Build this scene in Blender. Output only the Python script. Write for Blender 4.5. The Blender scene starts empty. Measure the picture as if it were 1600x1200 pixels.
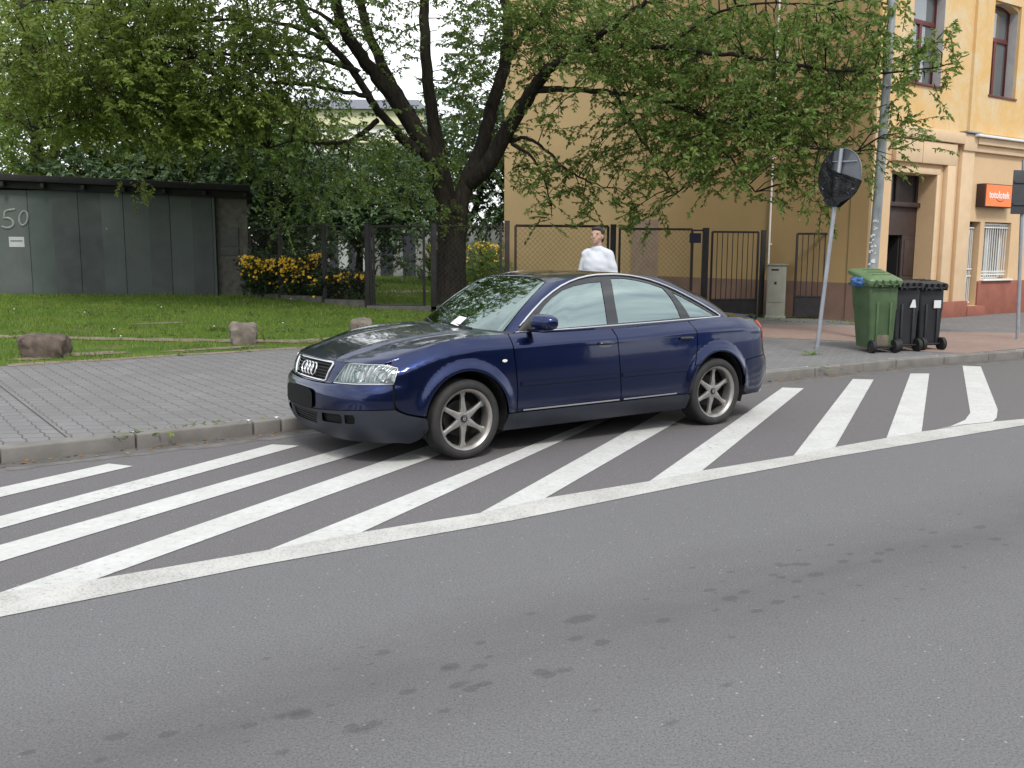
import bpy, bmesh, math, random
import numpy as np
from mathutils import Vector, Matrix
from mathutils.geometry import delaunay_2d_cdt
random.seed(7); RNG = np.random.default_rng(11)
R = math.radians
scn = bpy.context.scene
col = scn.collection
# ------------------------------------------------------------------ camera
F, PITCH, ROLL, CH = 1466.4, .1419, .0046, 1.6391
cam = bpy.data.cameras.new('camera'); camo = bpy.data.objects.new('camera', cam); col.objects.link(camo)
cam.sensor_width = 36; cam.lens = F/1600*36; cam.clip_start = .05; cam.clip_end = 2000
camo.matrix_world = Matrix.Translation((0, 0, CH)) @ Matrix.Rotation(math.pi/2-PITCH, 4, 'X') @ Matrix.Rotation(ROLL, 4, 'Z')
scn.camera = camo
# ------------------------------------------------------------------ world and sun
SUN_EL, SUN_AZ = R(50), R(168)       # azimuth measured clockwise from +Y (north)
w = bpy.data.worlds.new('World'); scn.world = w; w.use_nodes = True
nt = w.node_tree; nt.nodes.clear()
out = nt.nodes.new('ShaderNodeOutputWorld'); bg = nt.nodes.new('ShaderNodeBackground')
sky = nt.nodes.new('ShaderNodeTexSky'); sky.sky_type = 'NISHITA'; sky.sun_disc = False
sky.sun_elevation = SUN_EL; sky.sun_rotation = SUN_AZ; sky.air_density = 1.2; sky.dust_density = 2.5
tc = nt.nodes.new('ShaderNodeTexCoord'); mp = nt.nodes.new('ShaderNodeMapping'); mp.inputs['Scale'].default_value = (1, 1, 2.6)
nz = nt.nodes.new('ShaderNodeTexNoise'); nz.inputs['Scale'].default_value = 2.3; nz.inputs['Detail'].default_value = 6; nz.inputs['Roughness'].default_value = .55
rp = nt.nodes.new('ShaderNodeValToRGB'); rp.color_ramp.elements[0].position = .30; rp.color_ramp.elements[1].position = .56
rp.color_ramp.elements[0].color = (.50, .50, .50, 1); rp.color_ramp.elements[1].color = (1, 1, 1, 1)
rp2 = nt.nodes.new('ShaderNodeValToRGB'); rp2.color_ramp.elements[0].position = .25; rp2.color_ramp.elements[1].position = .75
rp2.color_ramp.elements[0].color = (6.3, 6.9, 7.6, 1); rp2.color_ramp.elements[1].color = (15.5, 15.8, 16, 1)
nz2 = nt.nodes.new('ShaderNodeTexNoise'); nz2.inputs['Scale'].default_value = 1.6; nz2.inputs['Detail'].default_value = 5
mx = nt.nodes.new('ShaderNodeMix'); mx.data_type = 'RGBA'
L = nt.links.new
L(tc.outputs['Generated'], mp.inputs['Vector']); L(mp.outputs['Vector'], nz.inputs['Vector']); L(mp.outputs['Vector'], nz2.inputs['Vector'])
L(nz.outputs['Fac'], rp.inputs['Fac']); L(nz2.outputs['Fac'], rp2.inputs['Fac'])
L(rp.outputs['Color'], mx.inputs['Factor']); L(sky.outputs['Color'], mx.inputs[6]); L(rp2.outputs['Color'], mx.inputs[7])
L(mx.outputs[2], bg.inputs['Color']); bg.inputs['Strength'].default_value = .11
L(bg.outputs['Background'], out.inputs['Surface'])
sd = bpy.data.lights.new('sun', 'SUN'); sd.energy = 2.1; sd.angle = R(12); sd.color = (1, .96, .9)
so = bpy.data.objects.new('sun', sd); col.objects.link(so)
dv = Vector((math.sin(SUN_AZ)*math.cos(SUN_EL), math.cos(SUN_AZ)*math.cos(SUN_EL), math.sin(SUN_EL)))
so.rotation_euler = dv.to_track_quat('Z', 'Y').to_euler(); so.location = dv*60
scn.view_settings.view_transform = 'Standard'; scn.view_settings.look = 'None'
scn.view_settings.exposure = 0.22; scn.view_settings.gamma = 1; scn.view_settings.use_curve_mapping = False

# ------------------------------------------------------------------ photo measuring helpers
def ray(px, py):
    X = (px-800)/F; U = (600-py)/F
    cr, sr = math.cos(ROLL), math.sin(ROLL); x = X*cr-U*sr; u = X*sr+U*cr
    c, s = math.cos(PITCH), math.sin(PITCH)
    return np.array([x, c+u*s, -s+u*c])
def G(px, py, z=0.):
    d = ray(px, py); t = (z-CH)/d[2]; return (float(d[0]*t), float(d[1]*t), z)
def AT(px, py, Y):
    d = ray(px, py); t = Y/d[1]; return (float(d[0]*t), float(Y), float(CH+d[2]*t))
def project(p):
    q = np.asarray(p, float)-np.array([0, 0, CH]); c, s = math.cos(PITCH), math.sin(PITCH)
    d = q[..., 1]*c-q[..., 2]*s; u = q[..., 1]*s+q[..., 2]*c; x = q[..., 0]
    cr, sr = math.cos(ROLL), math.sin(ROLL)
    return np.stack([800+F*(x*cr+u*sr)/d, 600-F*(-x*sr+u*cr)/d], -1)

# ------------------------------------------------------------------ object helpers
def tag(o, label=None, cat=None, group=None, kind=None):
    if label: o['label'] = label
    if cat: o['category'] = cat
    if group: o['group'] = group
    if kind: o['kind'] = kind
    return o
def empty(name, loc=(0, 0, 0), rz=0, label=None, cat=None, group=None):
    o = bpy.data.objects.new(name, None); col.objects.link(o); o.location = loc; o.rotation_euler = (0, 0, rz)
    o.empty_display_size = .2
    return tag(o, label, cat, group)
def link_mesh(name, me, mat, parent=None, smooth=False):
    if mat is not None and not me.materials: me.materials.append(mat)
    o = bpy.data.objects.new(name, me); col.objects.link(o)
    if parent: o.parent = parent
    if smooth:
        me.shade_smooth()
    return o
def np_mesh(name, V, Fc, mat, parent=None, smooth=False, k=None):
    """V (n,3); Fc (m,k) all the same size"""
    V = np.asarray(V, np.float32); Fc = np.asarray(Fc, np.int32); m, k = Fc.shape
    me = bpy.data.meshes.new(name); me.vertices.add(len(V)); me.vertices.foreach_set('co', V.ravel())
    me.loops.add(m*k); me.loops.foreach_set('vertex_index', Fc.ravel())
    me.polygons.add(m); me.polygons.foreach_set('loop_start', np.arange(0, m*k, k, dtype=np.int32))
    me.update(calc_edges=True); me.validate()
    return link_mesh(name, me, mat, parent, smooth)
class MB:
    """collects simple shapes and links them as one mesh"""
    def __init__(s): s.v = []; s.f = []
    def add(s, V, Fs):
        n = len(s.v); s.v += [tuple(map(float, p)) for p in V]; s.f += [tuple(i+n for i in f) for f in Fs]; return s
    def box(s, c, d, rz=0., M=None):
        x, y, z = d[0]/2, d[1]/2, d[2]/2
        V = [Vector((i*x, j*y, k*z)) for k in (-1, 1) for j in (-1, 1) for i in (-1, 1)]
        Rm = Matrix.Rotation(rz, 3, 'Z') if M is None else M
        V = [Rm @ p + Vector(c) for p in V]
        return s.add(V, [(0, 2, 3, 1), (4, 5, 7, 6), (0, 1, 5, 4), (2, 6, 7, 3), (0, 4, 6, 2), (1, 3, 7, 5)])
    def bar(s, a, b, wx, wy=None):
        """square bar from a to b"""
        a, b = Vector(a), Vector(b); wy = wy or wx; d = (b-a)
        q = d.to_track_quat('Z', 'Y').to_matrix(); return s.box((a+b)/2, (wx, wy, d.length), M=q)
    def tube(s, pts, r, n=8, cap=True, closed=False):
        pts = [Vector(p) for p in pts]; rs = r if hasattr(r, '__len__') else [r]*len(pts)
        up = None; V = []; m = len(pts)
        for i, p in enumerate(pts):
            if closed: t = pts[(i+1) % m]-pts[i-1]
            else: t = pts[min(i+1, m-1)]-pts[max(i-1, 0)]
            t = t.normalized() if t.length > 1e-9 else Vector((0, 0, 1))
            if up is None:
                up = Vector((0, 0, 1)) if abs(t.z) < .9 else Vector((1, 0, 0))
            a = t.cross(up); a = a.normalized() if a.length > 1e-6 else t.orthogonal().normalized(); b = a.cross(t).normalized(); up = b
            for k in range(n):
                an = 2*math.pi*k/n; V.append(p+(a*math.cos(an)+b*math.sin(an))*rs[i])
        Fs = [(i*n+k, i*n+(k+1) % n, (i+1)*n+(k+1) % n, (i+1)*n+k) for i in range(m-1) for k in range(n)]
        if closed: Fs += [((m-1)*n+k, (m-1)*n+(k+1) % n, (k+1) % n, k) for k in range(n)]
        elif cap: Fs += [tuple(range(n))[::-1], tuple((m-1)*n+k for k in range(n))]
        return s.add(V, Fs)
    def lathe(s, prof, n=32, M=None):
        """prof (r,h) about local z, placed with 4x4 M"""
        M = M or Matrix.Identity(4); V = []
        for r, h_ in prof:
            for k in range(n):
                a = 2*math.pi*k/n; V.append(M @ Vector((r*math.cos(a), r*math.sin(a), h_)))
        m = len(prof)
        return s.add(V, [(i*n+k, i*n+(k+1) % n, (i+1)*n+(k+1) % n, (i+1)*n+k) for i in range(m-1) for k in range(n)])
    def prism(s, poly, z0, z1):
        n = len(poly); V = [(p[0], p[1], z0) for p in poly]+[(p[0], p[1], z1) for p in poly]
        return s.add(V, [tuple(range(n))[::-1], tuple(range(n, 2*n))]+[(i, (i+1) % n, n+(i+1) % n, n+i) for i in range(n)])
    def build(s, name, mat, parent=None, smooth=False, bevel=0., angle=40, seg=2):
        me = bpy.data.meshes.new(name); me.from_pydata(s.v, [], s.f); me.validate()
        if bevel:
            bm = bmesh.new(); bm.from_mesh(me); bmesh.ops.remove_doubles(bm, verts=bm.verts, dist=1e-5)
            es = [e for e in bm.edges if len(e.link_faces) == 2 and e.calc_face_angle(0) > R(30)]
            bmesh.ops.bevel(bm, geom=es, offset=bevel, segments=seg, affect='EDGES', profile=.5, clamp_overlap=True)
            bm.to_mesh(me); bm.free()
        bm = bmesh.new(); bm.from_mesh(me); bmesh.ops.recalc_face_normals(bm, faces=bm.faces); bm.to_mesh(me); bm.free()
        o = link_mesh(name, me, mat, parent)
        if smooth or bevel:
            me.shade_smooth(); me.set_sharp_from_angle(angle=R(angle))
        return o
def cdt_mesh(poly, holes=(), step=None):
    """triangulate a 2-d polygon (with optional inner grid) -> pts, tris"""
    def inside(p, pg):
        x, y = p[:, 0], p[:, 1]; c = np.zeros(len(p), bool); j = len(pg)-1
        for i in range(len(pg)):
            xi, yi = pg[i]; xj, yj = pg[j]
            k = ((yi > y) != (yj > y))
            with np.errstate(divide='ignore', invalid='ignore'):
                c ^= k & (x < (xj-xi)*(y-yi)/((yj-yi) if yj != yi else 1e-12)+xi)
            j = i
        return c
    def dense(pg):
        if step is None: return [tuple(p) for p in pg]
        o = []
        for i in range(len(pg)):
            a = np.array(pg[i], float); b = np.array(pg[(i+1) % len(pg)], float); n = max(1, int(np.ceil(np.linalg.norm(b-a)/step)))
            for k in range(n): o.append(tuple(a+(b-a)*k/n))
        return o
    loops = [dense(poly)]+[dense(h_) for h_ in holes]; P = []; E = []
    for lp in loops:
        n = len(P); P += lp; E += [(n+i, n+(i+1) % len(lp)) for i in range(len(lp))]
    if step:
        lo = np.min(loops[0], 0); hi = np.max(loops[0], 0)
        gx, gy = np.meshgrid(np.arange(lo[0]+step/2, hi[0], step), np.arange(lo[1]+step/2, hi[1], step))
        g = np.stack([gx.ravel(), gy.ravel()], -1)
        if len(g):
            ok = inside(g, loops[0])
            for h_ in loops[1:]: ok &= ~inside(g, h_)
            bd = np.array(P); g = g[ok]
            if len(g):
                d = np.min(np.linalg.norm(g[:, None]-bd[None], axis=2), 1); P += [tuple(p) for p in g[d > step*.45]]
    r = delaunay_2d_cdt([Vector(p) for p in P], E, [], 0, 1e-6)
    V = np.array([tuple(v) for v in r[0]]); T = np.array([f for f in r[2] if len(f) == 3])
    cen = V[T].mean(1); ok = inside(cen, loops[0])
    for h_ in loops[1:]: ok &= ~inside(cen, h_)
    T = T[ok]; used = np.unique(T); mp_ = -np.ones(len(V), int); mp_[used] = np.arange(len(used))
    return V[used], mp_[T]

# ------------------------------------------------------------------ materials
class N:
    """small node-graph builder"""
    def __init__(s, name):
        s.m = bpy.data.materials.new(name); s.m.use_nodes = True; s.t = s.m.node_tree; s.t.nodes.clear()
        s.out = s.t.nodes.new('ShaderNodeOutputMaterial')
    def n(s, typ, **kw):
        nd = s.t.nodes.new('ShaderNode'+typ)
        for k, v in kw.items():
            if hasattr(nd, k) and not k.startswith('i_'): setattr(nd, k, v)
        return nd
    def l(s, a, b): s.t.links.new(a, b)
    def set(s, nd, key, v):
        i = nd.inputs[key]
        if isinstance(v, bpy.types.NodeSocket): s.l(v, i)
        elif isinstance(v, (tuple, list)) and len(v) == 3 and i.type == 'RGBA': i.default_value = (*v, 1)
        else: i.default_value = v
    def pos(s, kind='Object'):
        return s.n('TexCoord').outputs[kind]
    def world(s): return s.n('NewGeometry').outputs['Position']
    def mapv(s, vec, scale=(1, 1, 1), rot=(0, 0, 0), loc=(0, 0, 0)):
        m = s.n('Mapping'); s.l(vec, m.inputs['Vector']); m.inputs['Scale'].default_value = scale; m.inputs['Rotation'].default_value = rot; m.inputs['Location'].default_value = loc
        return m.outputs['Vector']
    def noise(s, vec, scale, detail=4, rough=.55, dist=0.):
        x = s.n('TexNoise'); s.l(vec, x.inputs['Vector']); x.inputs['Scale'].default_value = scale; x.inputs['Detail'].default_value = detail
        x.inputs['Roughness'].default_value = rough; x.inputs['Distortion'].default_value = dist; return x.outputs['Fac']
    def ramp(s, fac, stops, interp='LINEAR'):
        r = s.n('ValToRGB'); s.l(fac, r.inputs['Fac']); cr = r.color_ramp; cr.interpolation = interp
        while len(cr.elements) < len(stops): cr.elements.new(.5)
        for e, (p, c) in zip(cr.elements, stops):
            e.position = p; e.color = (*c, 1) if hasattr(c, '__len__') else (c, c, c, 1)
        return r.outputs['Color']
    def mix(s, fac, a, b, mode='MIX'):
        m = s.n('Mix'); m.data_type = 'RGBA'; m.blend_type = mode
        s.set(m, 0, fac)
        for i, v in ((6, a), (7, b)):
            if isinstance(v, bpy.types.NodeSocket): s.l(v, m.inputs[i])
            else: m.inputs[i].default_value = (*v, 1)
        return m.outputs[2]
    def math(s, op, a, b=None, clamp=False):
        m = s.n('Math'); m.operation = op; m.use_clamp = clamp; s.set(m, 0, a)
        if b is not None: s.set(m, 1, b)
        return m.outputs[0]
    def sep(s, v):
        x = s.n('SeparateXYZ'); s.l(v, x.inputs[0]); return x.outputs
    def bump(s, hgt, strength=.3, dist=.01):
        b = s.n('Bump'); s.l(hgt, b.inputs['Height']); b.inputs['Strength'].default_value = strength; b.inputs['Distance'].default_value = dist; return b.outputs['Normal']
    def bsdf(s, color=(.5, .5, .5), rough=.7, metal=0., spec=.5, normal=None, coat=0., coat_r=.03, ior=None, alpha=None, trans=None, sheen=None):
        b = s.n('BsdfPrincipled'); s.set(b, 'Base Color', color); s.set(b, 'Roughness', rough); s.set(b, 'Metallic', metal)
        s.set(b, 'Specular IOR Level', spec)
        if coat: s.set(b, 'Coat Weight', coat); s.set(b, 'Coat Roughness', coat_r)
        if ior: s.set(b, 'IOR', ior)
        if normal: s.l(normal, b.inputs['Normal'])
        if alpha is not None: s.set(b, 'Alpha', alpha)
        if trans is not None: s.set(b, 'Transmission Weight', trans)
        return b.outputs[0]
    def done(s, sh): s.l(sh, s.out.inputs['Surface']); return s.m
def simple(name, color, rough=.6, metal=0., var=.12, scale=6., spec=.5, bump=0., coat=0., detail=5):
    g = N(name); p = g.pos(); f = g.noise(p, scale, detail)
    c = g.mix(g.ramp(f, [(.3, 0.), (.7, 1.)]), tuple(x*(1-var) for x in color), tuple(min(1, x*(1+var)) for x in color))
    nm = g.bump(g.noise(p, scale*8, 3), bump, .004) if bump else None
    return g.done(g.bsdf(c, rough, metal, spec, nm, coat=coat))
M = {}
KD = math.atan2(8.34-7.02, -2.08+3.91)      # kerb direction near the car
# asphalt
def asphalt_nodes(g, p, base=.122):
    big = g.noise(p, .35, 4); fine = g.noise(p, 90, 3, .7); mid = g.noise(p, 9, 5, .65)
    c = g.ramp(big, [(.3, (base*.90, base*.885, base*.90)), (.7, (base*1.07, base*1.055, base*1.06))])
    c = g.mix(.55, c, g.ramp(mid, [(.3, (base*.84, base*.83, base*.84)), (.7, (base*1.14, base*1.12, base*1.13))]))
    c = g.mix(g.ramp(fine, [(.36, 0.), (.62, .95)]), c, (base*1.5, base*1.48, base*1.5))
    c = g.mix(g.ramp(g.noise(p, 130, 2, .6), [(.32, .9), (.45, 0.)]), c, (base*.40, base*.44, base*.45))
    # pale stones
    v = g.n('TexVoronoi'); g.l(p, v.inputs['Vector']); v.inputs['Scale'].default_value = 14; v.feature = 'F1'
    c = g.mix(g.ramp(v.outputs['Distance'], [(.05, .8), (.085, 0.)]), c, (.36, .36, .35))
    return c, fine
g = N('asphalt'); p = g.world(); c, fine = asphalt_nodes(g, p)
# oil and tar drops gathered along the wheel track of the lane, and a browner band under them
px_ = g.mapv(p, rot=(0, 0, -R(31.0)))
sx = g.sep(px_)
a1 = np.array(G(560, 1085)); a2 = np.array(G(1600, 812)); dr = math.atan2(a2[1]-a1[1], a2[0]-a1[0])
px_ = g.mapv(p, rot=(0, 0, -dr)); sx = g.sep(px_)
v0 = -a1[0]*math.sin(dr)+a1[1]*math.cos(dr)
dd = g.math('ABSOLUTE', g.math('SUBTRACT', sx['Y'], v0))
band = g.ramp(g.math('DIVIDE', g.math('ADD', dd, g.math('MULTIPLY', g.noise(p, 1.3, 4), .45)), .95), [(.15, 1.), (.55, .5), (.95, 0.)])
c = g.mix(g.math('MULTIPLY', g.math('MULTIPLY', band, g.ramp(g.noise(g.mapv(px_, scale=(.5, 1.6, 1)), 1.6, 5, .65), [(.3, .45), (.65, 1.)])), .62), c, (.074, .067, .064))
vo = g.n('TexVoronoi'); vo.feature = 'F1'; vo.inputs['Scale'].default_value = 7.5
g.l(g.mapv(px_, scale=(.62, 1, 1)), vo.inputs['Vector'])
dn = g.math('ADD', vo.outputs['Distance'], g.math('MULTIPLY', g.math('SUBTRACT', g.noise(p, 28, 3), .5), .16))
wn = g.sep(vo.outputs['Color'])
size = g.math('MULTIPLY', g.math('MULTIPLY', band, wn['X']), .36)
spot = g.math('MULTIPLY', g.math('SUBTRACT', size, dn), 22, True)
c = g.mix(g.math('MULTIPLY', spot, .40), c, (.046, .044, .043))
vo2 = g.n('TexVoronoi'); vo2.inputs['Scale'].default_value = 11; g.l(g.mapv(px_, scale=(.6, 1, 1)), vo2.inputs['Vector'])
w2 = g.sep(vo2.outputs['Color']); s2 = g.math('MULTIPLY', g.math('MULTIPLY', g.math('ADD', g.math('MULTIPLY', band, .9), .10), w2['X']), .48)
d2 = g.math('ADD', vo2.outputs['Distance'], g.math('MULTIPLY', g.math('SUBTRACT', g.noise(p, 60, 2), .5), .2))
c = g.mix(g.math('MULTIPLY', g.math('MULTIPLY', g.math('SUBTRACT', s2, d2), 14, True), .42), c, (.055, .052, .052))
# single larger tar drops
for (qx, qy, rr_, el_) in ((908, 967, .048, 2.), (1227, 883, .022, 2.6), (570, 1136, .034, 2.6), (716, 1070, .030, 2.), (455, 1115, .034, 2.4), (845, 1050, .034, 1.6), (1135, 1071, .018, 2.), (1045, 1131, .022, 2.), (880, 1048, .028, 1.8), (930, 1110, .020, 1.5)):
    Cq = G(qx, qy); cc_ = (Cq[0]*math.cos(dr)+Cq[1]*math.sin(dr), -Cq[0]*math.sin(dr)+Cq[1]*math.cos(dr))
    dx_ = g.math('DIVIDE', g.math('SUBTRACT', sx['X'], cc_[0]), el_); dy_ = g.math('SUBTRACT', sx['Y'], cc_[1])
    ds_ = g.math('ADD', g.math('SQRT', g.math('ADD', g.math('MULTIPLY', dx_, dx_), g.math('MULTIPLY', dy_, dy_))), g.math('MULTIPLY', g.math('SUBTRACT', g.noise(p, 22, 3), .5), .05))
    c = g.mix(g.math('MULTIPLY', g.math('MULTIPLY', g.math('SUBTRACT', rr_, ds_), 60, True), .40), c, (.042, .041, .042))
# the hatched bay keeps an older, browner surface than the driving lane
L0, L1 = np.array(G(0, 945)), np.array(G(1600, 660)); la = math.atan2(L1[1]-L0[1], L1[0]-L0[0]); lv = g.sep(g.mapv(p, rot=(0, 0, -la))); lc = -L0[0]*math.sin(la)+L0[1]*math.cos(la)
bay = g.math('MULTIPLY', g.math('SUBTRACT', lv['Y'], lc), 8, True)
c = g.mix(bay, c, g.mix(1., c, (.86, .825, .835), 'MULTIPLY')); c = g.mix(g.math('SUBTRACT', 1., bay, True), c, g.mix(1., c, (.95, .95, .975), 'MULTIPLY'))
M['asphalt'] = g.done(g.bsdf(c, .82, 0, .35, g.bump(fine, .35, .006)))
# road paint, worn where the asphalt grain comes through
g = N('road_paint'); p = g.world()
f = g.noise(p, 70, 3, .7); f2 = g.noise(p, 3.0, 5, .65); f3 = g.noise(p, 22, 4, .6)
pc = g.ramp(f2, [(.3, (.47, .47, .455)), (.7, (.57, .575, .565))]); pc = g.mix(g.ramp(f3, [(.35, .35), (.65, 0.)]), pc, (.39, .385, .365))
wear = g.math('ADD', g.math('MULTIPLY', f, .55), g.math('MULTIPLY', f3, .45))
wear = g.ramp(g.math('ADD', wear, g.math('MULTIPLY', g.math('SUBTRACT', g.noise(p, 1.7, 4), .5), .22)), [(.335, 1.), (.42, 0.)])
c = g.mix(g.math('MULTIPLY', wear, .75), pc, (.16, .158, .155))
M['road_paint'] = g.done(g.bsdf(c, .7, 0, .3, g.bump(f, .25, .004)))
g = N('road_paint_worn'); p = g.world(); f = g.noise(p, 75, 3, .7); f2 = g.noise(p, 2.4, 5, .65); pc = g.ramp(f2, [(.3, (.40, .395, .375)), (.7, (.51, .505, .485))])
wear = g.ramp(g.math('ADD', f, g.math('MULTIPLY', g.math('SUBTRACT', f2, .5), .25)), [(.36, 1.), (.50, 0.)]); c = g.mix(g.math('MULTIPLY', wear, .6), pc, (.19, .187, .18))
M['road_paint_worn'] = g.done(g.bsdf(c, .75, 0, .3, g.bump(f, .3, .004)))
# interlocking pavers
def pavers(name, c1, c2, mort, ang, bw=.235, bh=.155, wav=.014, soil=.65):
    g = N(name); p = g.mapv(g.world(), rot=(0, 0, -ang)); s_ = g.sep(p)
    wy = g.math('MULTIPLY', g.math('SINE', g.math('MULTIPLY', s_['Y'], 2*math.pi/bh)), wav)
    wx = g.math('MULTIPLY', g.math('SINE', g.math('MULTIPLY', s_['X'], 2*math.pi/bw)), wav*.4)
    cb = g.n('CombineXYZ'); g.l(g.math('ADD', s_['X'], wy), cb.inputs[0]); g.l(g.math('ADD', s_['Y'], wx), cb.inputs[1])
    b = g.n('TexBrick'); g.l(cb.outputs[0], b.inputs['Vector']); b.inputs['Scale'].default_value = 1; b.inputs['Brick Width'].default_value = bw; b.inputs['Row Height'].default_value = bh
    b.inputs['Mortar Size'].default_value = .0075; b.inputs['Mortar Smooth'].default_value = .4; b.inputs['Bias'].default_value = 0
    b.inputs['Color1'].default_value = (*c1, 1); b.inputs['Color2'].default_value = (*c2, 1); b.inputs['Mortar'].default_value = (*mort, 1)
    wv = g.world(); big = g.noise(wv, 1.1, 5, .6)
    c = g.mix(g.ramp(big, [(.35, soil), (.7, 0.)]), b.outputs['Color'], tuple(x*.80 for x in c1))
    c = g.mix(g.ramp(g.noise(wv, 3.3, 5, .7), [(.55, 0.), (.72, .45)]), c, tuple(x*1.22 for x in c2)); c = g.mix(g.ramp(g.noise(wv, 60, 3, .7), [(.35, .35), (.65, 0.)]), c, tuple(x*.68 for x in c1))
    h_ = g.math('ADD', g.math('MULTIPLY', b.outputs['Fac'], -1.), g.math('MULTIPLY', g.noise(wv, 80, 2), .25))
    M[name] = g.done(g.bsdf(c, .85, 0, .3, g.bump(h_, .6, .008)))
pavers('grey_pavers', (.19, .186, .188), (.222, .217, .22), (.070, .068, .066), KD+R(90), .205, .165, .019)
pavers('red_pavers', (.30, .215, .185), (.34, .245, .21), (.15, .12, .11), KD+R(3), .21, .11, .004)
M['kerb'] = simple('kerb', (.165, .155, .143), .85, var=.22, scale=4, bump=.4)
M['gutter'] = simple('gutter', (.10, .094, .09), .9, var=.3, scale=5, bump=.5)
# lawn
g = N('lawn'); p = g.world(); f = g.noise(p, 1.3, 6, .6); f2 = g.noise(p, 28, 4, .7)
c = g.ramp(f, [(.3, (.065, .115, .024)), (.55, (.105, .170, .032)), (.75, (.17, .19, .055))])
c = g.mix(g.ramp(f2, [(.3, .6), (.6, 0.)]), c, (.03, .06, .015))
c = g.mix(g.ramp(g.noise(p, .9, 5, .65), [(.60, 0.), (.72, .6)]), c, (.16, .125, .085))
M['lawn'] = g.done(g.bsdf(c, .95, 0, .1, g.bump(f2, 1., .03)))
g = N('grass_blade'); p = g.world(); f = g.noise(p, 1.6, 5, .6); f2 = g.noise(p, 60, 2)
c = g.ramp(f, [(.3, (.10, .18, .028)), (.5, (.155, .245, .038)), (.70, (.25, .29, .065))]); c = g.mix(g.ramp(f2, [(.4, 0.), (.7, .45)]), c, (.17, .21, .06))
b1 = g.bsdf(c, .7, 0, .2); tr = g.n('BsdfTranslucent'); g.l(c, tr.inputs['Color']); ms = g.n('MixShader'); ms.inputs[0].default_value = .35; g.l(b1, ms.inputs[1]); g.l(tr.outputs[0], ms.inputs[2])
M['grass_blade'] = g.done(ms.outputs[0])
M['soil'] = simple('soil', (.19, .15, .112), .95, var=.3, scale=5, bump=.8)

# ------------------------------------------------------------------ ground
def terr(x, y):
    """height of the grounds behind the pavement: a gentle rise towards the left and back"""
    d = -(x+3.44)*math.sin(KD)+(y-14.34)*math.cos(KD)      # metres behind the lawn's front edge
    k = min(1, max(0, d/9.)); k = k*k*(3-2*k)
    l_ = min(1, max(0, (4.2-x)/7.)); l_ = l_*l_*(3-2*l_)
    return .118+.36*k*l_
KP = [(-40, -18.25), (-3.91, 7.02), (-2.08, 8.34), (3.17, 11.75), (5.47, 13.26), (7.99, 14.56), (60, 41.5)]
def off_line(P, d):
    o = []
    for i, p in enumerate(P):
        a = P[max(i-1, 0)]; b = P[min(i+1, len(P)-1)]; t = Vector((b[0]-a[0], b[1]-a[1])).normalized(); o.append((p[0]-t.y*d, p[1]+t.x*d))
    return o
K1 = off_line(KP, .15)
np_v = []
def flat(name, poly, z, mat, **kw):
    V, T = cdt_mesh(poly); o = np_mesh(name, np.c_[V, np.full(len(V), z)], T, mat, **kw)
    if o.data.polygons[0].normal.z < 0: o.data.flip_normals()
    return o
road = flat('road', KP+[(400, 41.5), (400, -300), (-400, -300), (-400, -18.25)], 0., M['asphalt']); tag(road, kind='structure')
# dirt gathered in the gutter
gut = flat('gutter', off_line(KP, .0)[::-1]+off_line(KP, -.16), .003, M['gutter']); tag(gut, kind='structure')
# worn strip of older asphalt beside the gutter, with an uneven edge
rq = random.Random(9); inner_ = off_line(KP, -.155); e_ = []
for a_, b_ in zip(inner_[1:5], inner_[2:6]):
    for k in range(14): e_.append((a_[0]+(b_[0]-a_[0])*k/14, a_[1]+(b_[1]-a_[1])*k/14))
outer_ = [(q_[0]+math.sin(KD)*(.13+rq.uniform(-.05, .07)), q_[1]-math.cos(KD)*(.13+rq.uniform(-.05, .07))) for q_ in e_]
gs_ = flat('worn_strip', e_+outer_[::-1], .002, simple('worn_strip', (.125, .117, .112), .9, var=.25, scale=6, bump=.5)); tag(gs_, kind='structure')
j0, j1 = np.array(G(0, 603, .12)), np.array(G(104, 683, .12)); jd = (j1-j0)/np.linalg.norm(j1-j0); jn = np.array([-jd[1], jd[0], 0])*.008; j0 = j0-jd*2.
jt = flat('pavement_joint', [tuple((j0+jn)[:2]), tuple((j1+jn)[:2]), tuple((j1-jn)[:2]), tuple((j0-jn)[:2])], .1195, simple('joint_sand', (.055, .052, .048), .95)); tag(jt, kind='structure')
# kerb stones with open joints
mb = MB()
P = [Vector(p) for p in KP]
seg = []
for i in range(len(P)-1): seg.append((P[i], P[i+1]))
acc = 0; rr = random.Random(3)
for a, b in seg:
    Ld = (b-a).length; t = (b-a).normalized(); nrm = Vector((-t.y, t.x)); s_ = 0
    while s_ < Ld-.02:
        ln = min(1.0, Ld-s_)
        m = a+t*(s_+ln/2)+nrm*(.075+rr.uniform(-.004, .004))
        if -9 < m.x < 22:
            mb.box((m.x, m.y, .02+rr.uniform(-.003, .003)), (ln-.012, .15, .20), math.atan2(t.y, t.x)+rr.uniform(-.002, .002))
        s_ += 1.0
kb = mb.build('kerb', M['kerb'], bevel=.018, seg=3); tag(kb, kind='structure')
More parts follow.
